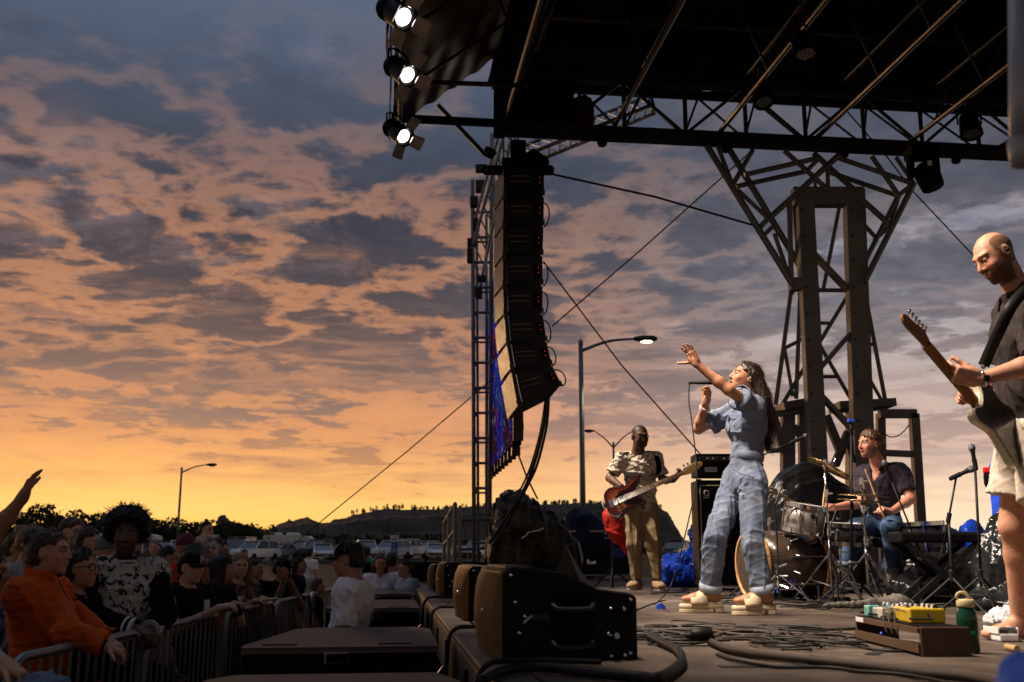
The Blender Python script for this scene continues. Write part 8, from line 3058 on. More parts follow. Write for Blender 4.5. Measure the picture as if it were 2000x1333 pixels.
 MB().tube(smoothpath([at(-.16, -.15, .02), at(-.22, -.12, .06), at(-.262, .0, .06), at(-.25, .08, .0), at(-.24, .1, -.05)], 6), .0045, 6).build('lead', HEADM, b)

bass_player()

def drummer():
 J = dict(head=P(1699, 869, 9.02), neck=P(1716, 908, 9.14), shR=P(1688, 925, 9.30), shL=P(1757, 922, 9.06),
    elL=P(1780, 975, 8.96), wrL=P(1741, 1000, 8.80), elR=P(1683, 983, 9.22), wrR=P(1628, 992, 9.02),
    pel=P(1728, 1018, 9.30), hipL=P(1742, 1030, 9.22), hipR=P(1716, 1026, 9.38),
    knL=P(1738, 1034, 8.80), anL=P(1748, 1148, 8.86), knR=P(1672, 1030, 9.12), anR=P(1642, 1148, 9.1))
 J['anL'].z = .10
 J['anR'].z = .13
 g = Fig('person', 'drummer in dark short-sleeved shirt and jeans, mouth open, holding sticks', J, (-.93, -.36, -.02), (0, 0, 1), 1.0, 1.0, False, (.46, .20, .13), vox=.0058)
 g.face((.10, .05, .03))
 g.beard((.10, .045, .024), .65)
 toe = {'L': (-.6, -.8, 0), 'R': (-.95, -.2, 0)}
 hands = {'L': dict(d=(-.85, -.25, .25), n=(-.2, .35, -.9), curl=(1.0, 1.05, 1.1, 1.1), thumb=(.8, .35, .45), tb=.5),
    'R': dict(d=(-.95, -.2, .1), n=(.05, -.5, -.85), curl=(1.0, 1.05, 1.1, 1.1), thumb=(.8, .35, .45), tb=.5)}
 g.body(hands, toe, mouth=1.0, nose=1.02)
 nv = cloth('plum_navy', (.022, .016, .026), .7)
 sh = g.shirt('shirt', nv, .74, .05, .018, .014, .014, 16, 15, neckcut=.02, waist=1.08, vneck=.14)
 for k in range(3):
  p = g.J['pel'] + g.ua * (.30 - .07 * k) + g.fa * (.150 - .01 * k)
  MB().lathe(p, g.fa, [(0, .007), (.003, .006), (.004, .002)], 8).build('button', HEADM, sh)
 for sx in (-1, 1):
  n = J['neck']
  a = n + g.ra * sx * .035 + g.fa * .085 - g.ua * .02
  b = n + g.ra * sx * .075 + g.fa * .0 + g.ua * .035
  vs_ = [a, a + g.ra * sx * .05 - g.ua * .05, b + g.ra * sx * .028 - g.ua * .04, b]
  nn = g.fa * .006
  MB().add(vs_ + [p + nn for p in vs_], [(0, 1, 2, 3), (7, 6, 5, 4), (0, 4, 5, 1), (1, 5, 6, 2), (2, 6, 7, 3), (3, 7, 4, 0)]).build('collar', nv, sh)
 jn = M('blue_jeans', (.035, .065, .135), .85, var=.2, scale=10, bump=.3, bscale=220, col2=(.06, .10, .19), fac2=(.45, .62), scale2=6)
 tr = g.trousers('jeans', jn, 1.70, .014, .016, .014, 0, .007, 20, 17)
 for sd in 'LR':
  e = J['kn' + sd].lerp(J['an' + sd], .70)
  d = (J['an' + sd] - J['kn' + sd]).normalized()
  MB().lathe(e - d * .035, d, [(0, .062), (.004, .068), (.04, .069), (.045, .060)], 20).build('rolled_cuff', M('jeans_inside', (.16, .2, .26), .9), tr, True)
 wt = cloth('grey_sock', (.36, .33, .32))
 for sd in 'LR':
  S_ = SDF()
  S_.cone(J['kn' + sd].lerp(J['an' + sd], .66), J['an' + sd], .056, .046, k=.02)
  g.foot_sdf(S_, sd, toe[sd], .006)
  g.wear('sock', S_, wt, .003, 40, 6)
 g.hair(hairmat('light_brown', (.085, .038, .018)), 'short', g=.017, seed=8)
 MB().lathe(g.H(-.083, -.008, .002), -g.hr, [(0, .010), (.008, .009), (.012, .003)], 8).build('ear_monitor', BLACK, g.t)
 wood = M('hickory', (.50, .30, .12), .5, var=.15)
 for (hand, a, b, lb) in (('L', (1724, 1003, 8.72), (1690, 918, 8.70), 'wooden drumstick in the drummer\'s near hand, pointing up across his chest'),
        ('R', (1606, 1003, 8.96), (1612, 944, 8.98), 'wooden drumstick in the drummer\'s far hand beside the cymbal stand')):
  p, q = P(*a), P(*b)
  d = (q - p)
  L = d.length
  d.normalize()
  o = MB().lathe(p - d * .05, d, [(0, .005), (.01, .0085), (L * .8, .0085), (L + .02, .005), (L + .035, .0065), (L + .05, .0055), (L + .055, .002)], 10).build('drumstick', wood, None, True)
  tag(o, lb, 'drumstick', 'drumsticks')

drummer()

def guitarist():
 J = dict(head=P(1944, 503, 4.75), neck=P(1992, 575, 4.80), shL=P(2022, 612, 4.60), shR=P(1982, 604, 4.97),
    elL=P(2034, 708, 4.47), wrL=P(1914, 741, 4.52), elR=P(1962, 726, 5.08), wrR=P(1908, 774, 4.86),
    pel=P(2016, 862, 4.82), hipL=P(2036, 876, 4.70), hipR=P(1994, 876, 4.94),
    knL=P(2056, 1050, 4.60), anL=P(2096, 1225, 4.62), knR=P(1977, 1030, 4.98), anR=P(1992, 1205, 5.12))
 J['anL'].z = .085
 J['anR'].z = .085
 g = Fig('person', 'guitarist with shaved head and stubble in dark shirt and cream shorts', J, (-.86, -.18, -.46), (-.46, 0, .86), 1.04, 1.0, False, (.52, .25, .155), vox=.0056, hs=1.01)
 g.face((.20, .10, .06), closed=True, lash=.6)
 g.beard((.06, .026, .012), .85)
 g.scalp((.06, .033, .022), .7, line=.07, recede=.035)
 toe = {'L': (-.98, -.1, 0), 'R': (-.98, -.25, 0)}
 hands = {'L': dict(d=(-.88, .12, .22), n=(.12, .72, .55), curl=(.55, .85, 1.0, 1.05), thumb=(.85, .2, .45), tb=.1, hs=1.05),
    'R': dict(d=(-.86, -.25, .02), n=(.2, -.8, -.5), curl=(.75, .9, 1.0, 1.1), thumb=(.8, .3, .5), tb=.4)}
 g.body(hands, toe, vox=.0052)
 ch = cloth('charcoal_linen', (.034, .025, .025), .8)
 sh = g.shirt('shirt', ch, .9, .06, .020, .016, .015, 15, 25, neckcut=.03, waist=1.06)
 n = J['neck']
 for sx in (-1, 1):
  a = n + g.ra * sx * .02 + g.fa * .085 - g.ua * .01
  b = n + g.ra * sx * .075 + g.fa * .0 + g.ua * .045
  c = n + g.ra * sx * .04 - g.fa * .07 + g.ua * .055
  vs_ = [a, a + g.ra * sx * .05 - g.ua * .06, b + g.ra * sx * .03 - g.ua * .045, c - g.ua * .05 + g.ra * sx * .01, c, b]
  nn = g.fa * .005 + g.ra * sx * .003
  MB().add(vs_ + [p + nn for p in vs_], [(0, 1, 2, 5), (5, 2, 3, 4), (11, 8, 7, 6), (10, 9, 8, 11), (0, 6, 7, 1), (1, 7, 8, 2), (2, 8, 9, 3), (4, 5, 11, 10), (5, 0, 6, 11)]).build('collar', ch, sh)
 for k in range(5):
  p = g.J['pel'] + g.ua * (.42 - .09 * k) + g.fa * .148
  MB().lathe(p, g.fa, [(0, .006), (.003, .005), (.004, .002)], 8).build('button', HEADM, sh)
 crm = cloth('cream_cotton', (.56, .47, .38))
 g.trousers('shorts', crm, .62, .026, .045, .0, .012, .009, 18, 27, top=.12)
 MB().lathe(g.H(-.084, -.008, .002), -g.hr, [(0, .011), (.008, .010), (.013, .004)], 10).build('ear_monitor', BLACK, g.t)
 # steel watch
 w = J['wrL'].lerp(J['elL'], .05)
 d = (J['elL'] - J['wrL']).normalized()
 x, y, z = frame(d)
 wt = MB().tube([w + (x * math.cos(q) + y * math.sin(q)) * .033 for q in np.linspace(0, 6.283, 25)[:-1]], .0075, 6, closed=True).build('watch', CHROME, g.t, True)
 MB().box(w + Vector((0, -.036, -.006)), (.026, .008, .03), bevel=.003).build('watch_face', BLACK, wt)
 # guitar, neck rising to the left, face turned to the audience
 hd = P(1766, 612, 4.42)
 jn = P(1908, 778, 4.62)
 d = (hd - jn).normalized()
 nrm = Vector((-.72, .66, -.10))
 nrm = (nrm - d * nrm.dot(d)).normalized()
 up = nrm.cross(d).normalized()
 c = jn - d * .16
 b = thing('electric_guitar', 'cream electric guitar with maple neck held by the guitarist', 'guitar', c)
 ax = (d, up, nrm)
 sgn = 1 if ax[0].cross(ax[1]).dot(nrm) > 0 else -1
 at = lambda u, v, z=0.0: c + d * u + up * v + nrm * z
 ol = [(-.205, .0), (-.195, .09), (-.13, .155), (-.04, .14), (.03, .115), (.10, .135), (.165, .135), (.19, .085), (.165, .04), (.155, 0), (.15, -.04), (.165, -.075), (.20, -.125),
   (.165, -.16), (.10, -.14), (.03, -.115), (-.04, -.14), (-.13, -.165), (-.195, -.10)]
 sl_ = smooth2d(ol if sgn < 0 else ol[::-1], 4)
 cr = M('cream_lacquer', (.58, .50, .36), .25, var=.05, coat=.5)
 bd = MB().prism(c, ax, sl_, -.021, .021, .008).build('body', cr, b)
 MB().prism(c - nrm * .0215, ax, [(u * .955, v * .95) for u, v in sl_], -.002, .001).build('back_shade_plate', M('back_shade_tone', (.03, .022, .018), .3, coat=.3), bd)  # shade on the guitar's back, put in as a dark coloured plate
 MB().prism(c + nrm * .0215, ax, smooth2d([(-.1, .05), (.04, .09), (.15, .1), (.15, -.04), (.15, -.1), (.03, -.08), (-.08, -.09)][::(1 if sgn < 0 else -1)], 3), 0, .003).build('pickguard', BLACK, bd)
 mp = M('amber_maple_neck', (.26, .105, .028), .35)
 nk = MB()
 N = 8
 vs_, fs = [], []
 prof = [(-1, .010), (-.85, -.006), (-.4, -.014), (.4, -.014), (.85, -.006), (1, .010), (1, .016), (-1, .016)]
 L0, L1 = .10, .16 + (hd - jn).length - .19
 for i in range(N + 1):
  u = L0 + (L1 - L0) * i / N
  hw = .028 - .0065 * i / N
  for (a_, zz) in prof:
   vs_.append(at(u, a_ * hw, zz + .012))
 k = len(prof)
 for i in range(N):
  for j in range(k):
   fs.append((i * k + j, i * k + (j + 1) % k, (i + 1) * k + (j + 1) % k, (i + 1) * k + j))
 fs.append(tuple(range(k)))
 fs.append(tuple(N * k + j for j in range(k))[::-1])
 no = meshobj('neck', vs_, fs, mp, b, True)
 MB().add([at(L0 - .06, .027, .0285), at(L0 - .06, -.027, .0285), at(L1, -.0205, .0285), at(L1, .0205, .0285), at(L0 - .06, .027, .034), at(L0 - .06, -.027, .034), at(L1, -.0205, .034), at(L1, .0205, .034)],
    [(0, 1, 2, 3), (7, 6, 5, 4), (0, 4, 5, 1), (1, 5, 6, 2), (2, 6, 7, 3), (3, 7, 4, 0)]).build('fretboard', M('rosewood', (.05, .022, .012), .4), no)
 for q in range(18):
  u = L1 - (L1 + .18) * (1 - 2 ** (-(q + 1) / 12.0))
  if u > L0:
   MB().tube([at(u, .024, .0345), at(u, -.024, .0345)], .0012, 4).build('fret', CHROME, no)
 hsl = [(L1 - .01, .021), (L1 + .03, .028), (L1 + .12, .038), (L1 + .165, .036), (L1 + .19, .012), (L1 + .18, -.014), (L1 + .15, -.026), (L1 + .11, -.030), (L1 + .05, -.052), (L1 + .02, -.046), (L1 - .01, -.021)]
 hsl = [(u, -v) for u, v in hsl]
 up_sign = 1
 hsl = smooth2d(hsl if sgn > 0 else hsl[::-1], 3)
 ho = MB().prism(c + nrm * .014, ax, hsl, -.0075, .0075, .002).build('headstock', mp, b)
 # tuner keys stand on the upper edge of the headstock
 ud = up if up.z > 0 else -up
 for q in range(6):
  u = L1 + .035 + .024 * q
  e = c + d * u + ud * (.043 if q < 1 else .036) + nrm * .006
  MB().tube([e, e + ud * .022], .0035, 6).build('tuner_shaft', CHROME, ho)
  MB().lathe(e + ud * .02, ud, [(0, .005), (.004, .008), (.012, .008), (.016, .004)], 10).build('tuner_key', CHROME, ho, True)
  MB().lathe(c + d * u + ud * .02 + nrm * .022, nrm, [(0, .005), (.012, .004)], 8).build('tuner_post', CHROME, ho)
  vv = (-.018 + .0072 * q)
  MB().tube([at(-.1, vv * 1.3, .036), at(L1, vv, .037), c + d * u + ud * .02 + nrm * .03], .0007, 3).build('string', CHROME, b)
 MB().box(at(-.11, 0, .028), (.07, .08, .012), ax, bevel=.003).build('bridge', CHROME, bd)
 # strap from the horn over the near shoulder
 st = [P(1921, 715, 4.66), P(1936, 680, 4.62), P(1955, 640, 4.56), P(1975, 600, 4.52), P(1998, 572, 4.56), P(2012, 566, 4.68), P(2022, 590, 4.86)]
 path = smoothpath(st, 6)
 mb = MB()
 for i, p in enumerate(path):
  tn = (path[min(i + 1, len(path) - 1)] - path[max(i - 1, 0)]).normalized()
  sd = tn.cross(Vector((.3, 1, 0))).normalized()
  mb.v += [p - sd * .025, p + sd * .025]
 mb.f = [(2 * i, 2 * i + 1, 2 * i + 3, 2 * i + 2) for i in range(len(path) - 1)]
 so_ = mb.build('strap', BLACK, b, True)
 so_.modifiers.new('thickness', 'SOLIDIFY').thickness = .004
 MB().lathe(P(1920, 717, 4.645), (0, -1, .2), [(0, .012), (.006, .011), (.012, .005)], 12).build('strap_button', CHROME, b)

guitarist()

# ------------------------------------------------------------------ crowd barriers
def barrier(label, x, y0, L, proto=[None]):
 if proto[0] is None:
  t = thing('crowd_barrier', label, 'barrier', (x, y0, GZ), 'crowd barriers along the pit')
  zt, zb = GZ + 1.09, GZ + .16
  q = lambda b, z: Vector((x, y0 + b, z))
  c = .10
  loop = [q(0, zb + c), q(.03, zb + .03), q(c, zb), q(L - c, zb), q(L - .03, zb + .03), q(L, zb + c), q(L, zt - c * 1.3), q(L - .03, zt - .035), q(L - c * 1.3, zt), q(c * 1.3, zt), q(.03, zt - .035), q(0, zt - c * 1.3)]
  MB().tube(loop, .021, 10, closed=True).build('frame', GALV2, t, True)
  n = int(L / .098)
  bm = None
  for i in range(1, n):
   b = L * i / n
   o = MB().tube([q(b, zb), q(b, zt)], .0085, 6).build('bar', GALV2, t) if bm is None else bm.copy()
   if bm is None:
    bm, b0 = o, b
   else:
    COL.objects.link(o)
    o.location = bm.location + Vector((0, b - b0, 0))
  for b in (.25, L - .25):
   MB().tube([q(b, zb), q(b, GZ + .1), q(b, GZ + .02) + Vector((-.3, 0, 0))], .016, 8).build('foot', GALV2, t)
   MB().tube([q(b, GZ + .1), q(b, GZ + .02) + Vector((.3, 0, 0))], .016, 8).build('foot', GALV2, t)
  proto[0] = t
  return
 t = copy_tree(proto[0])
 t.location = (x, y0, GZ)
 t['label'] = label

GALV2 = M('barrier_zinc', (.26, .25, .24), .42, .7, var=.25, scale=8)
for (lb, y0) in (('crowd barrier nearest the camera, in front of the woman in orange', 4.45), ('second crowd barrier, right of the man with the afro', 6.12), ('third crowd barrier, in front of the smiling blonde woman', 7.75),
     ('fourth crowd barrier, left of the security man', 9.38), ('farthest crowd barrier, behind the security man', 11.0)):
 barrier(lb, -2.1, y0, 1.56)

# black fence behind the pit end
t = thing('black_fence', 'low black fence behind the small group near the stage end', 'fence', (-3.2, 14.5, GZ))
for i in range(5):
 xa = P(712, 1095, 14.5).x + i * .42
 MB().box((xa + .2, 14.5, GZ + .7), (.41, .03, 1.36), bevel=.008).build('panel', BLACKM, t)
 MB().tube([(xa, 14.47, GZ), (xa, 14.47, GZ + 1.42)], .02, 6).build('post', BLACK, t)

# ------------------------------------------------------------------ audience
LIGHTSK, MIDSK, TANSK, DARKSK = (.52, .28, .19), (.44, .22, .135), (.34, .165, .10), (.11, .055, .033)
HAIRS = dict(brown=(.05, .026, .014), dark=(.014, .010, .008), blond=(.20, .115, .05), red=(.10, .035, .014), grey=(.16, .14, .12), black=(.007, .006, .005))
BLK = cloth('black', (.006, .006, .007), spec=.04)
TROUS = cloth('dark_trousers', (.016, .017, .022))

def audience(label, px, py, D, yaw, skin=MIDSK, top=BLK, sleeve=.6, arms='down', hair=('short', 'brown'), fem=False, stout=1.0, vox=.009, tilt=0.0, J2=None,
    glasses=False, cap=None, beanie=None, hyaw=None, group='people in the crowd', s=None, zf=None, pants=TROUS, hemd=.08, curl=.5, mouth=0, beard=None, hl=.3, name='person', hd=None):
 hc = P(px, py, D)
 zg = gz(D) if zf is None else zf
 s = s or min(max((hc.z - zg) / 1.62, .55), 1.12)
 a = R(yaw)
 f = Vector((math.sin(a), -math.cos(a), 0))
 r = Vector((-math.cos(a), -math.sin(a), 0))
 u = Vector((0, 0, 1))
 o = Vector((hc.x, hc.y, hc.z - 1.62 * s)) - f * .03 * s
 q = lambda x, y, z: o + (r * x + f * y + u * z) * s
 w = (.175 if fem else .195) * (.6 + .4 * stout)
 J = dict(head=hc, neck=q(0, -.02, 1.475), pel=q(0, 0, .95), hipL=q(-.09, 0, .92), hipR=q(.09, 0, .92), shL=q(-w, -.02, 1.41), shR=q(w, -.02, 1.41),
    knL=q(-.10, .03, .5), knR=q(.10, .0, .5), anL=q(-.11, 0, .085), anR=q(.11, 0, .085))
 for sd, sg in (('L', -1), ('R', 1)):
  if arms == 'down':
   J['el' + sd], J['wr' + sd] = q(sg * (w + .05), -.03, 1.13), q(sg * (w + .05), .08, .89)
  elif arms == 'rail':
   J['el' + sd], J['wr' + sd] = q(sg * (w + .04), .12, 1.16), q(sg * .09, .34, 1.10)
  elif arms == 'cross':
   J['el' + sd], J['wr' + sd] = q(sg * (w + .04), .08, 1.15), q(-sg * .04, .24, 1.17 + .03 * sg)
  elif arms == 'phone':
   J['el' + sd], J['wr' + sd] = q(sg * (w + .02), .14, 1.17), q(sg * .05, .33, 1.36)
  elif arms == 'up':
   J['el' + sd], J['wr' + sd] = q(sg * (w + .10), .02, 1.50), q(sg * (w + .12), .06, 1.76)
 if J2:
  J.update(J2)
 ha = R(hyaw if hyaw is not None else yaw)
 hf = Vector((math.sin(ha), -math.cos(ha), tilt))
 g = Fig(name, label, J, hf, (0, 0, 1), s, stout, fem, skin, group, vox)
 hcol = HAIRS.get(hair[1], (.03, .02, .01))
 g.face(tuple(c * .8 for c in hcol))
 if beard:
  g.beard(beard, .7)
 toe = {'L': f, 'R': f}
 hn = {}
 for sd in 'LR':
  fd = (J['wr' + sd] - J['el' + sd]).normalized()
  hn[sd] = dict(d=fd if arms != 'rail' else (fd + f * .6 - u * .25), n=(-u if arms in ('rail', 'cross') else (r * (-1 if sd == 'R' else 1)) if arms == 'down' else -f + u * .1), curl=(curl,) * 4)
  if hd:
   hn[sd] = hd
 g.body(hn, toe, mouth)
 tp = g.shirt('top', top, sleeve, hemd, .020, .012 if sleeve < 1 else .004, .016, 15, int(px) % 50, waist=1.06, neckcut=.015 if sleeve < 1.2 else .03)
 g.trousers('trousers', pants, 1.9, vox=vox * 1.3)
 g.shoes(BLK, toe)
 if beanie:
  g.beanie(beanie)
 else:
  if hair[0]:
   g.hair(hairmat(hair[1], hcol), hair[0], vox=min(vox, .008), length=hl, g=.016, seed=int(px) % 40)
 if cap:
  g.cap(cap)
 if glasses:
  g.glasses(BLACK, M('glass_glint', (.5, .5, .5), .05, .6))
 return g, tp

ORANGE = cloth('orange_fleece', (.58, .095, .014), .95, bscale=90, bump=.4)
WHITE = cloth('white_cotton', (.78, .76, .77))
GREYT = cloth('pale_grey', (.36, .37, .38))
g, tp = audience('woman in an orange quarter-zip pullover with a hair bun, leaning on the barrier', 98, 1081, 5.30, 90, LIGHTSK, ORANGE, 1.93, 'rail', ('bun', 'brown'), True, 1.22, .0065, tilt=.02, hemd=.06,
     J2=dict(elL=P(128, 1235, 5.12), wrL=P(205, 1262, 5.18), elR=P(150, 1205, 5.55), wrR=P(208, 1250, 5.45)))
for (nm, sx) in (('collar', 1),):
 n = g.J['neck']
 x, y, z = frame(unit(g.ua + g.fa * .25))
 MB().lathe(n + g.ua * .0, unit(g.ua + g.fa * .2), [(0, .078), (.03, .074), (.058, .082), (.06, .076), (.03, .068), (0, .07)], 24).build('collar', ORANGE, tp, True)
MB().tube([g.J['neck'] + g.fa * .09 + g.ua * .02, g.J['neck'] + g.fa * .155 - g.ua * .10], .004, 5).build('zip', CHROME, tp)
w_ = g.J['wrL'].lerp(g.J['elL'], .04)
x, y, z = frame(g.J['elL'] - g.J['wrL'])
MB().tube([w_ + (x * math.cos(k) + y * math.sin(k)) * .032 for k in np.linspace(0, 6.28, 17)[:-1]], .006, 5, closed=True).build('wristband', BLACK, g.t)
# man with the afro
PRINT = M('printed_jacket', (.50, .48, .45), .8, var=.08, col2=(.015, .015, .015), fac2=(.53, .56), scale2=30, bump=.2, bscale=120)
g, tp = audience('tall smiling man with a large afro and a white printed varsity jacket', 247, 1046, 6.3, 35, DARKSK, PRINT, .25, 'rail', (None, 'black'), False, 1.0, .007, tilt=-.05, hyaw=18, beard=(.012, .008, .006),
     J2=dict(wrL=P(292, 1232, 6.2), wrR=P(272, 1232, 6.05)))
g.hair(hairmat('black', HAIRS['black']), 'afro')
S_ = SDF()
for sd in 'LR':
 g.arm_sdf(S_, sd, .030, a1=1.9, cut=1, k=.03)
g.wear('jacket_sleeve', S_, BLK, .010, 16, 4, .008)
for sd in 'LR':
 d = (g.J['wr' + sd] - g.J['el' + sd]).normalized()
 for k in range(3):
  MB().lathe(g.J['el' + sd].lerp(g.J['wr' + sd], .66 + .10 * k), d, [(0, .062), (.012, .061)], 18).build('cuff_stripe', WHITE, g.t)
n = g.J['neck']
for k in range(2):
 MB().lathe(n - g.ua * (.005 - .018 * k), unit(g.ua + g.fa * .12), [(0, .088 - .006 * k), (.010, .086 - .006 * k)], 22).build('collar_stripe', BLK if k else WHITE, tp)

audience('woman with dark hair and glasses close behind the woman in orange', 160, 1112, 5.95, 80, MIDSK, BLK, 1.9, 'down', ('long', 'dark'), True, 1.0, .008, glasses=True)
audience('blonde woman with messy bun behind the woman in orange', 62, 1062, 7.4, 70, LIGHTSK, GREYT, .6, 'down', ('bun', 'blond'), True)
audience('man in a pale grey t-shirt seen behind the woman in orange', 38, 1072, 7.9, 80, MIDSK, GREYT, .6, 'cross', ('short', 'brown'))
audience('short haired man looking right in front of the trees', 141, 1043, 9.0, 60, LIGHTSK, BLK, .6, 'down', ('short', 'brown'))
audience('woman with long streaked hair in profile left of the afro', 174, 1062, 8.4, 85, LIGHTSK, BLK, .6, 'down', ('long', 'brown'), True)
audience('person in a grey knitted hat next to the printed jacket', 208, 1082, 7.4, 200, MIDSK, cloth('grey_knit', (.11, .115, .13)), 1.9, 'down', (None, 'grey'), beanie=cloth('grey_hat', (.12, .125, .14)))
audience('woman with a pale hood standing far back by the dark car', 301, 1072, 15, 10, LIGHTSK, cloth('navy_coat', (.02, .022, .05)), 1.9, 'down', ('long', 'grey'), True, vox=.013)
g, tp = audience('young woman with glasses in a pale grey tank top at the barrier', 311, 1124, 6.75, 78, TANSK, cloth('grey_tank', (.40, .39, .37)), .05, 'down', ('long', 'brown'), True, 1.05, .0075, glasses=True, hl=.24)
MB().lathe(g.J['pel'] + g.ua * .30 + g.fa * .15, g.fa, [(0, .016), (.003, .016)], 12).build('shirt_print', BLACK, tp)
g, tp = audience('person in a black cap with pale logo and black t-shirt, arms on the barrier', 374, 1110, 7.35, 62, LIGHTSK, BLK, .62, 'rail', ('short', 'dark'), False, .95, .0075, tilt=-.06, cap=BLK, J2=dict(wrL=P(440, 1186, 7.3), wrR=P(428, 1188, 7.2)))
lettering('JF', g.H(0, .104, .078), -g.hr, g.hu + g.hf * -.3, .055, WHITE, g.t, 'cap_logo', .003)
MB().box(g.J['pel'] + g.ua * .33 + g.fa * .155 - g.ra * .05, (.045, .012, .07), (g.ra, g.fa, g.ua)).build('chest_patch', WHITE, tp)
audience('person in a bright orange hoodie and maroon beanie behind the black cap', 362, 1072, 9.2, 200, MIDSK, cloth('bright_orange', (.75, .07, .015)), 1.9, 'down', (None, 'dark'), beanie=cloth('maroon_hat', (.12, .03, .04)), stout=1.15)
audience('person in a grey baseball cap right behind the black cap', 384, 1092, 8.3, 110, MIDSK, BLK, .6, 'down', ('short', 'dark'), cap=cloth('grey_cap', (.13, .12, .11)))
g, tp = audience('man carrying a child on his shoulders', 428, 1080, 9.6, 75, MIDSK, BLK, .6, 'down', ('short', 'brown'), beard=(.03, .02, .012), J2=dict(wrL=P(412, 1098, 9.42), elL=P(402, 1128, 9.5)))
c0 = P(404, 1034, 9.6)
zz = lambda px, py, D=9.6: P(px, py, D)
audience('small child with a top knot riding on a man\'s shoulders', 404, 1036, 9.62, 60, LIGHTSK, cloth('cream_pattern', (.42, .38, .32), col2=(.16, .13, .1), fac2=(.5, .56), scale2=22), 1.8, 'down', ('topbun', 'dark'), True, vox=.009, s=.60,
   J2=dict(neck=zz(404, 1052), shL=zz(417, 1056), shR=zz(391, 1056, 9.7), pel=zz(404, 1082), hipL=zz(410, 1084), hipR=zz(398, 1084, 9.7), knL=zz(424, 1092, 9.42), knR=zz(420, 1092, 9.72), anL=zz(424, 1116, 9.44), anR=zz(420, 1116, 9.74), elL=zz(421, 1066, 9.55), wrL=zz(424, 1076, 9.45), elR=zz(390, 1068, 9.7), wrR=zz(400, 1078, 9.6)))
audience('woman in black with long dark hair seen from behind, elbows on the barrier', 437, 1113, 8.1, 130, MIDSK, BLK, .7, 'rail', ('long', 'dark'), True, J2=dict(wrL=P(455, 1180, 7.9), wrR=P(462, 1178, 8.1)), hl=.38)
g, tp = audience('smiling blonde woman in a striped shirt leaning on the barrier with a phone', 469, 1107, 8.9, 55, LIGHTSK, cloth('pink_stripe', (.22, .13, .12), col2=(.05, .03, .03), fac2=(.48, .52), scale2=14), .9, 'rail', ('long', 'blond'), True, vox=.0075, hyaw=25,
     J2=dict(wrL=P(512, 1170, 8.7), wrR=P(497, 1175, 8.6)), hl=.3)
_o = MB().box(P(524, 1171, 8.6), (.15, .075, .009), (Vector((.96, .2, .12)).normalized(), Vector((-.2, .97, 0)).normalized(), Vector((-.1, 0, 1)).normalized()), bevel=.003).build('phone', M('phone_case', (.45, .3, .2), .4))
tag(_o, 'phone held flat over the barrier by the blonde woman', 'phone')
g, tp = audience('man in black with a wide dark cap raising his phone', 552, 1112, 10.3, 60, TANSK, BLK, .7, 'phone', ('short', 'dark'), stout=1.2, cap=BLK, J2=dict(wrL=P(562, 1128, 10.0), wrR=P(555, 1132, 9.9)))
_o = MB().box(P(560, 1112, 9.95), (.075, .012, .15), bevel=.003).build('phone', BLACKM)
tag(_o, 'dark phone held up by the man in black', 'phone')
# the security man in the pit
g, tp = audience('security man in a white t-shirt and dark cap standing in the pit', 680, 1094, 6.75, -97, TANSK, WHITE, .85, 'down', ('short', 'black'), False, 1.05, .0065, tilt=-.12, group=None, cap=BLK, hemd=.12)
bo = g.J['pel'] + g.ua * .27 - g.fa * .158
lettering('SECURITY', bo, g.ra, g.ua - g.fa * .1, .085, BLACK, tp, 'lettering', .012, .002)
MB().lathe(g.H(.0, .172, .040), unit(g.hu + g.hf * .3), [(0, .030), (.004, .029)], 16).build('brim_sticker', WHITE, g.t)
ol = [(-.05, 0), (.05, 0), (.045, .05), (.02, .078), (-.02, .078), (-.045, .05)]
vs_, fs = [], []
for i in range(9):
 for j in range(7):
  th, ph = -.62 + 1.24 * i / 8, .12 + .95 * j / 6
  vs_.append(g.H(math.sin(th) * math.cos(ph) * .093, -.008 + math.cos(th) * math.cos(ph) * .1115, .042 + math.sin(ph) * .0955))
for i in range(8):
 for j in range(6):
  k = i * 7 + j
  fs.append((k, k + 7, k + 8, k + 1))
meshobj('cap_front', vs_, fs, cloth('pale_cap_front', (.38, .36, .36)), g.t, True)
# beyond the pit
audience('woman in a black cardigan over a white top by the far subwoofer', 743, 1102, 12.6, 15, MIDSK, WHITE, .5, 'down', ('long', 'brown'), True, vox=.01, glasses=False)
gz_ = audience('man in a white t-shirt turned away behind the woman in the cardigan', 766, 1098, 13.4, 160, MIDSK, WHITE, .6, 'down', ('short', 'black'), vox=.01, cap=BLK)
audience('person with glasses in a pale blue t-shirt right of the cardigan', 790, 1112, 12.3, -60, LIGHTSK, cloth('pale_blue', (.38, .43, .52)), .6, 'down', ('short', 'brown'), vox=.01, glasses=True)
audience('walker in a white shirt and shorts on the field by the lamp cable', 606, 1082, 24, 150, LIGHTSK, WHITE, .7, 'down', ('short', 'dark'), vox=.016, pants=cloth('pale_shorts', (.4, .38, .35)))
audience('walker in a teal t-shirt carrying a bag on the field', 717, 1080, 22, 170, LIGHTSK, cloth('teal', (.03, .30, .28)), .7, 'down', ('short', 'dark'), vox=.016, pants=cloth('sand_shorts', (.3, .25, .2)))
audience('person in dark clothes standing near the grey van', 478, 1083, 26, 60, LIGHTSK, BLK, 1.9, 'down', ('short', 'dark'), vox=.016)
audience('spectator in dark clothes far left in the field', 12, 1083, 13, 100, MIDSK, BLK, 1.9, 'down', ('short', 'black'), vox=.013)
audience('child seen low behind the barrier left of the security man', 622, 1148, 11.4, 100, MIDSK, BLK, .6, 'down', ('short', 'red'), vox=.011, s=.62)
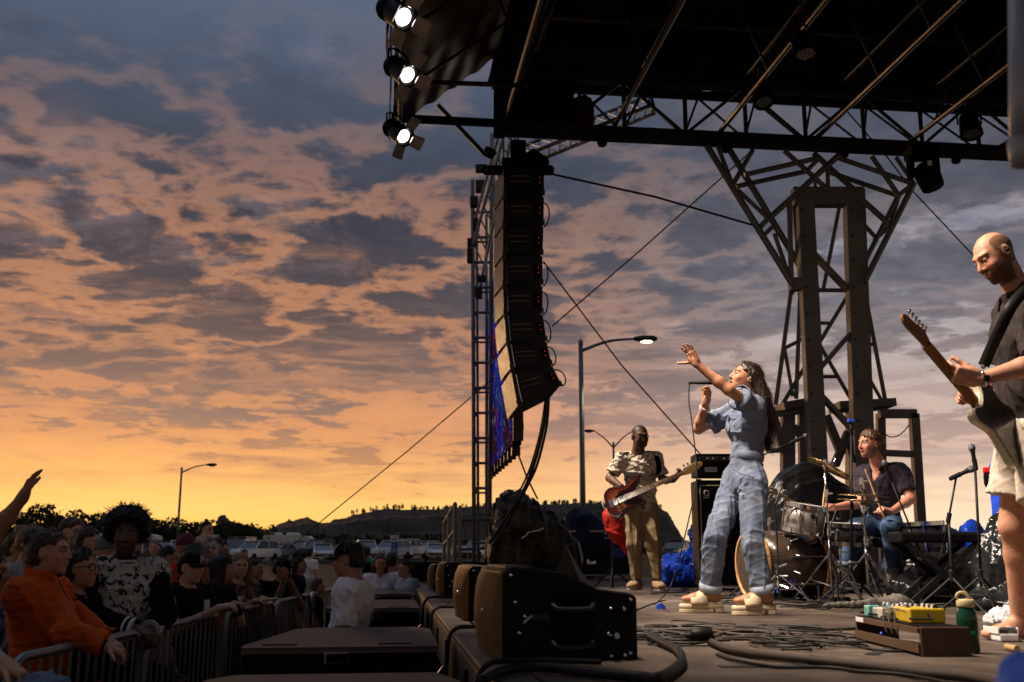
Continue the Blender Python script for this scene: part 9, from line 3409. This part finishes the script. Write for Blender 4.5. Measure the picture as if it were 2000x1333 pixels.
audience('spectator in a checked shirt at the left edge', -14, 1120, 6.2, 85, MIDSK, cloth('check_shirt', (.36, .37, .42), col2=(.05, .06, .12), fac2=(.47, .53), scale2=12), 1.9, 'down', ('short', 'dark'), vox=.009)
audience('spectator at the left edge raising one arm against the sky', -62, 1078, 4.75, 92, TANSK, BLK, .5, 'down', ('long', 'dark'), True, vox=.0065,
   J2=dict(shL=P(-48, 1130, 4.65), elL=P(-2, 1032, 4.62), wrL=P(44, 973, 4.6), shR=P(-75, 1130, 4.95)), hd=dict(d=(.32, .1, .93), n=(.85, .2, -.3), curl=(.22, .2, .2, .18), spread=.05, thumb=(.9, .15, .3), tb=.1))
g, tp = audience('spectator half out of frame at lower left with clasped hands on a denim jacket', -150, 1090, 4.25, 88, LIGHTSK, BLK, .6, 'rail', ('long', 'brown'), True, vox=.0065, J2=dict(elL=P(-60, 1270, 4.1), wrL=P(6, 1300, 4.12), elR=P(-40, 1250, 4.3), wrR=P(2, 1290, 4.2)), curl=.9)
c = P(70, 1328, 4.15)
o = softbox('denim_jacket', [((c.x, c.y, c.z - .06), (.10, .08, .07)), ((c.x + .06, c.y, c.z - .04), (.07, .07, .06)), ((c.x - .08, c.y, c.z - .1), (.08, .07, .09))], DENIM_WORN, .008, crease(.016, 25, 4))
tag(o, 'folded pale denim jacket hung over the near barrier at lower left', 'jacket')
# further heads in the shade of the crowd
for (px, py, D, yaw, lb, hs_) in ((262, 1108, 8.0, 90, 'dark haired spectator just behind the young woman in the tank top', 'long'), (405, 1118, 8.9, 80, 'spectator hidden behind the black cap', 'short'),
         (500, 1112, 11.5, 70, 'spectator in shade between the blonde woman and the man in black', 'short'), (585, 1105, 13.0, 90, 'spectator in shade right of the man in black', 'long'),
         (330, 1092, 10.5, 95, 'spectator in shade left of the orange hoodie', 'short'), (100, 1085, 10.0, 95, 'spectator in shade left of the short haired man', 'short')):
 audience(lb, px, py, D, yaw, MIDSK, BLK, .7, 'down', (hs_, 'dark'), vox=.011)
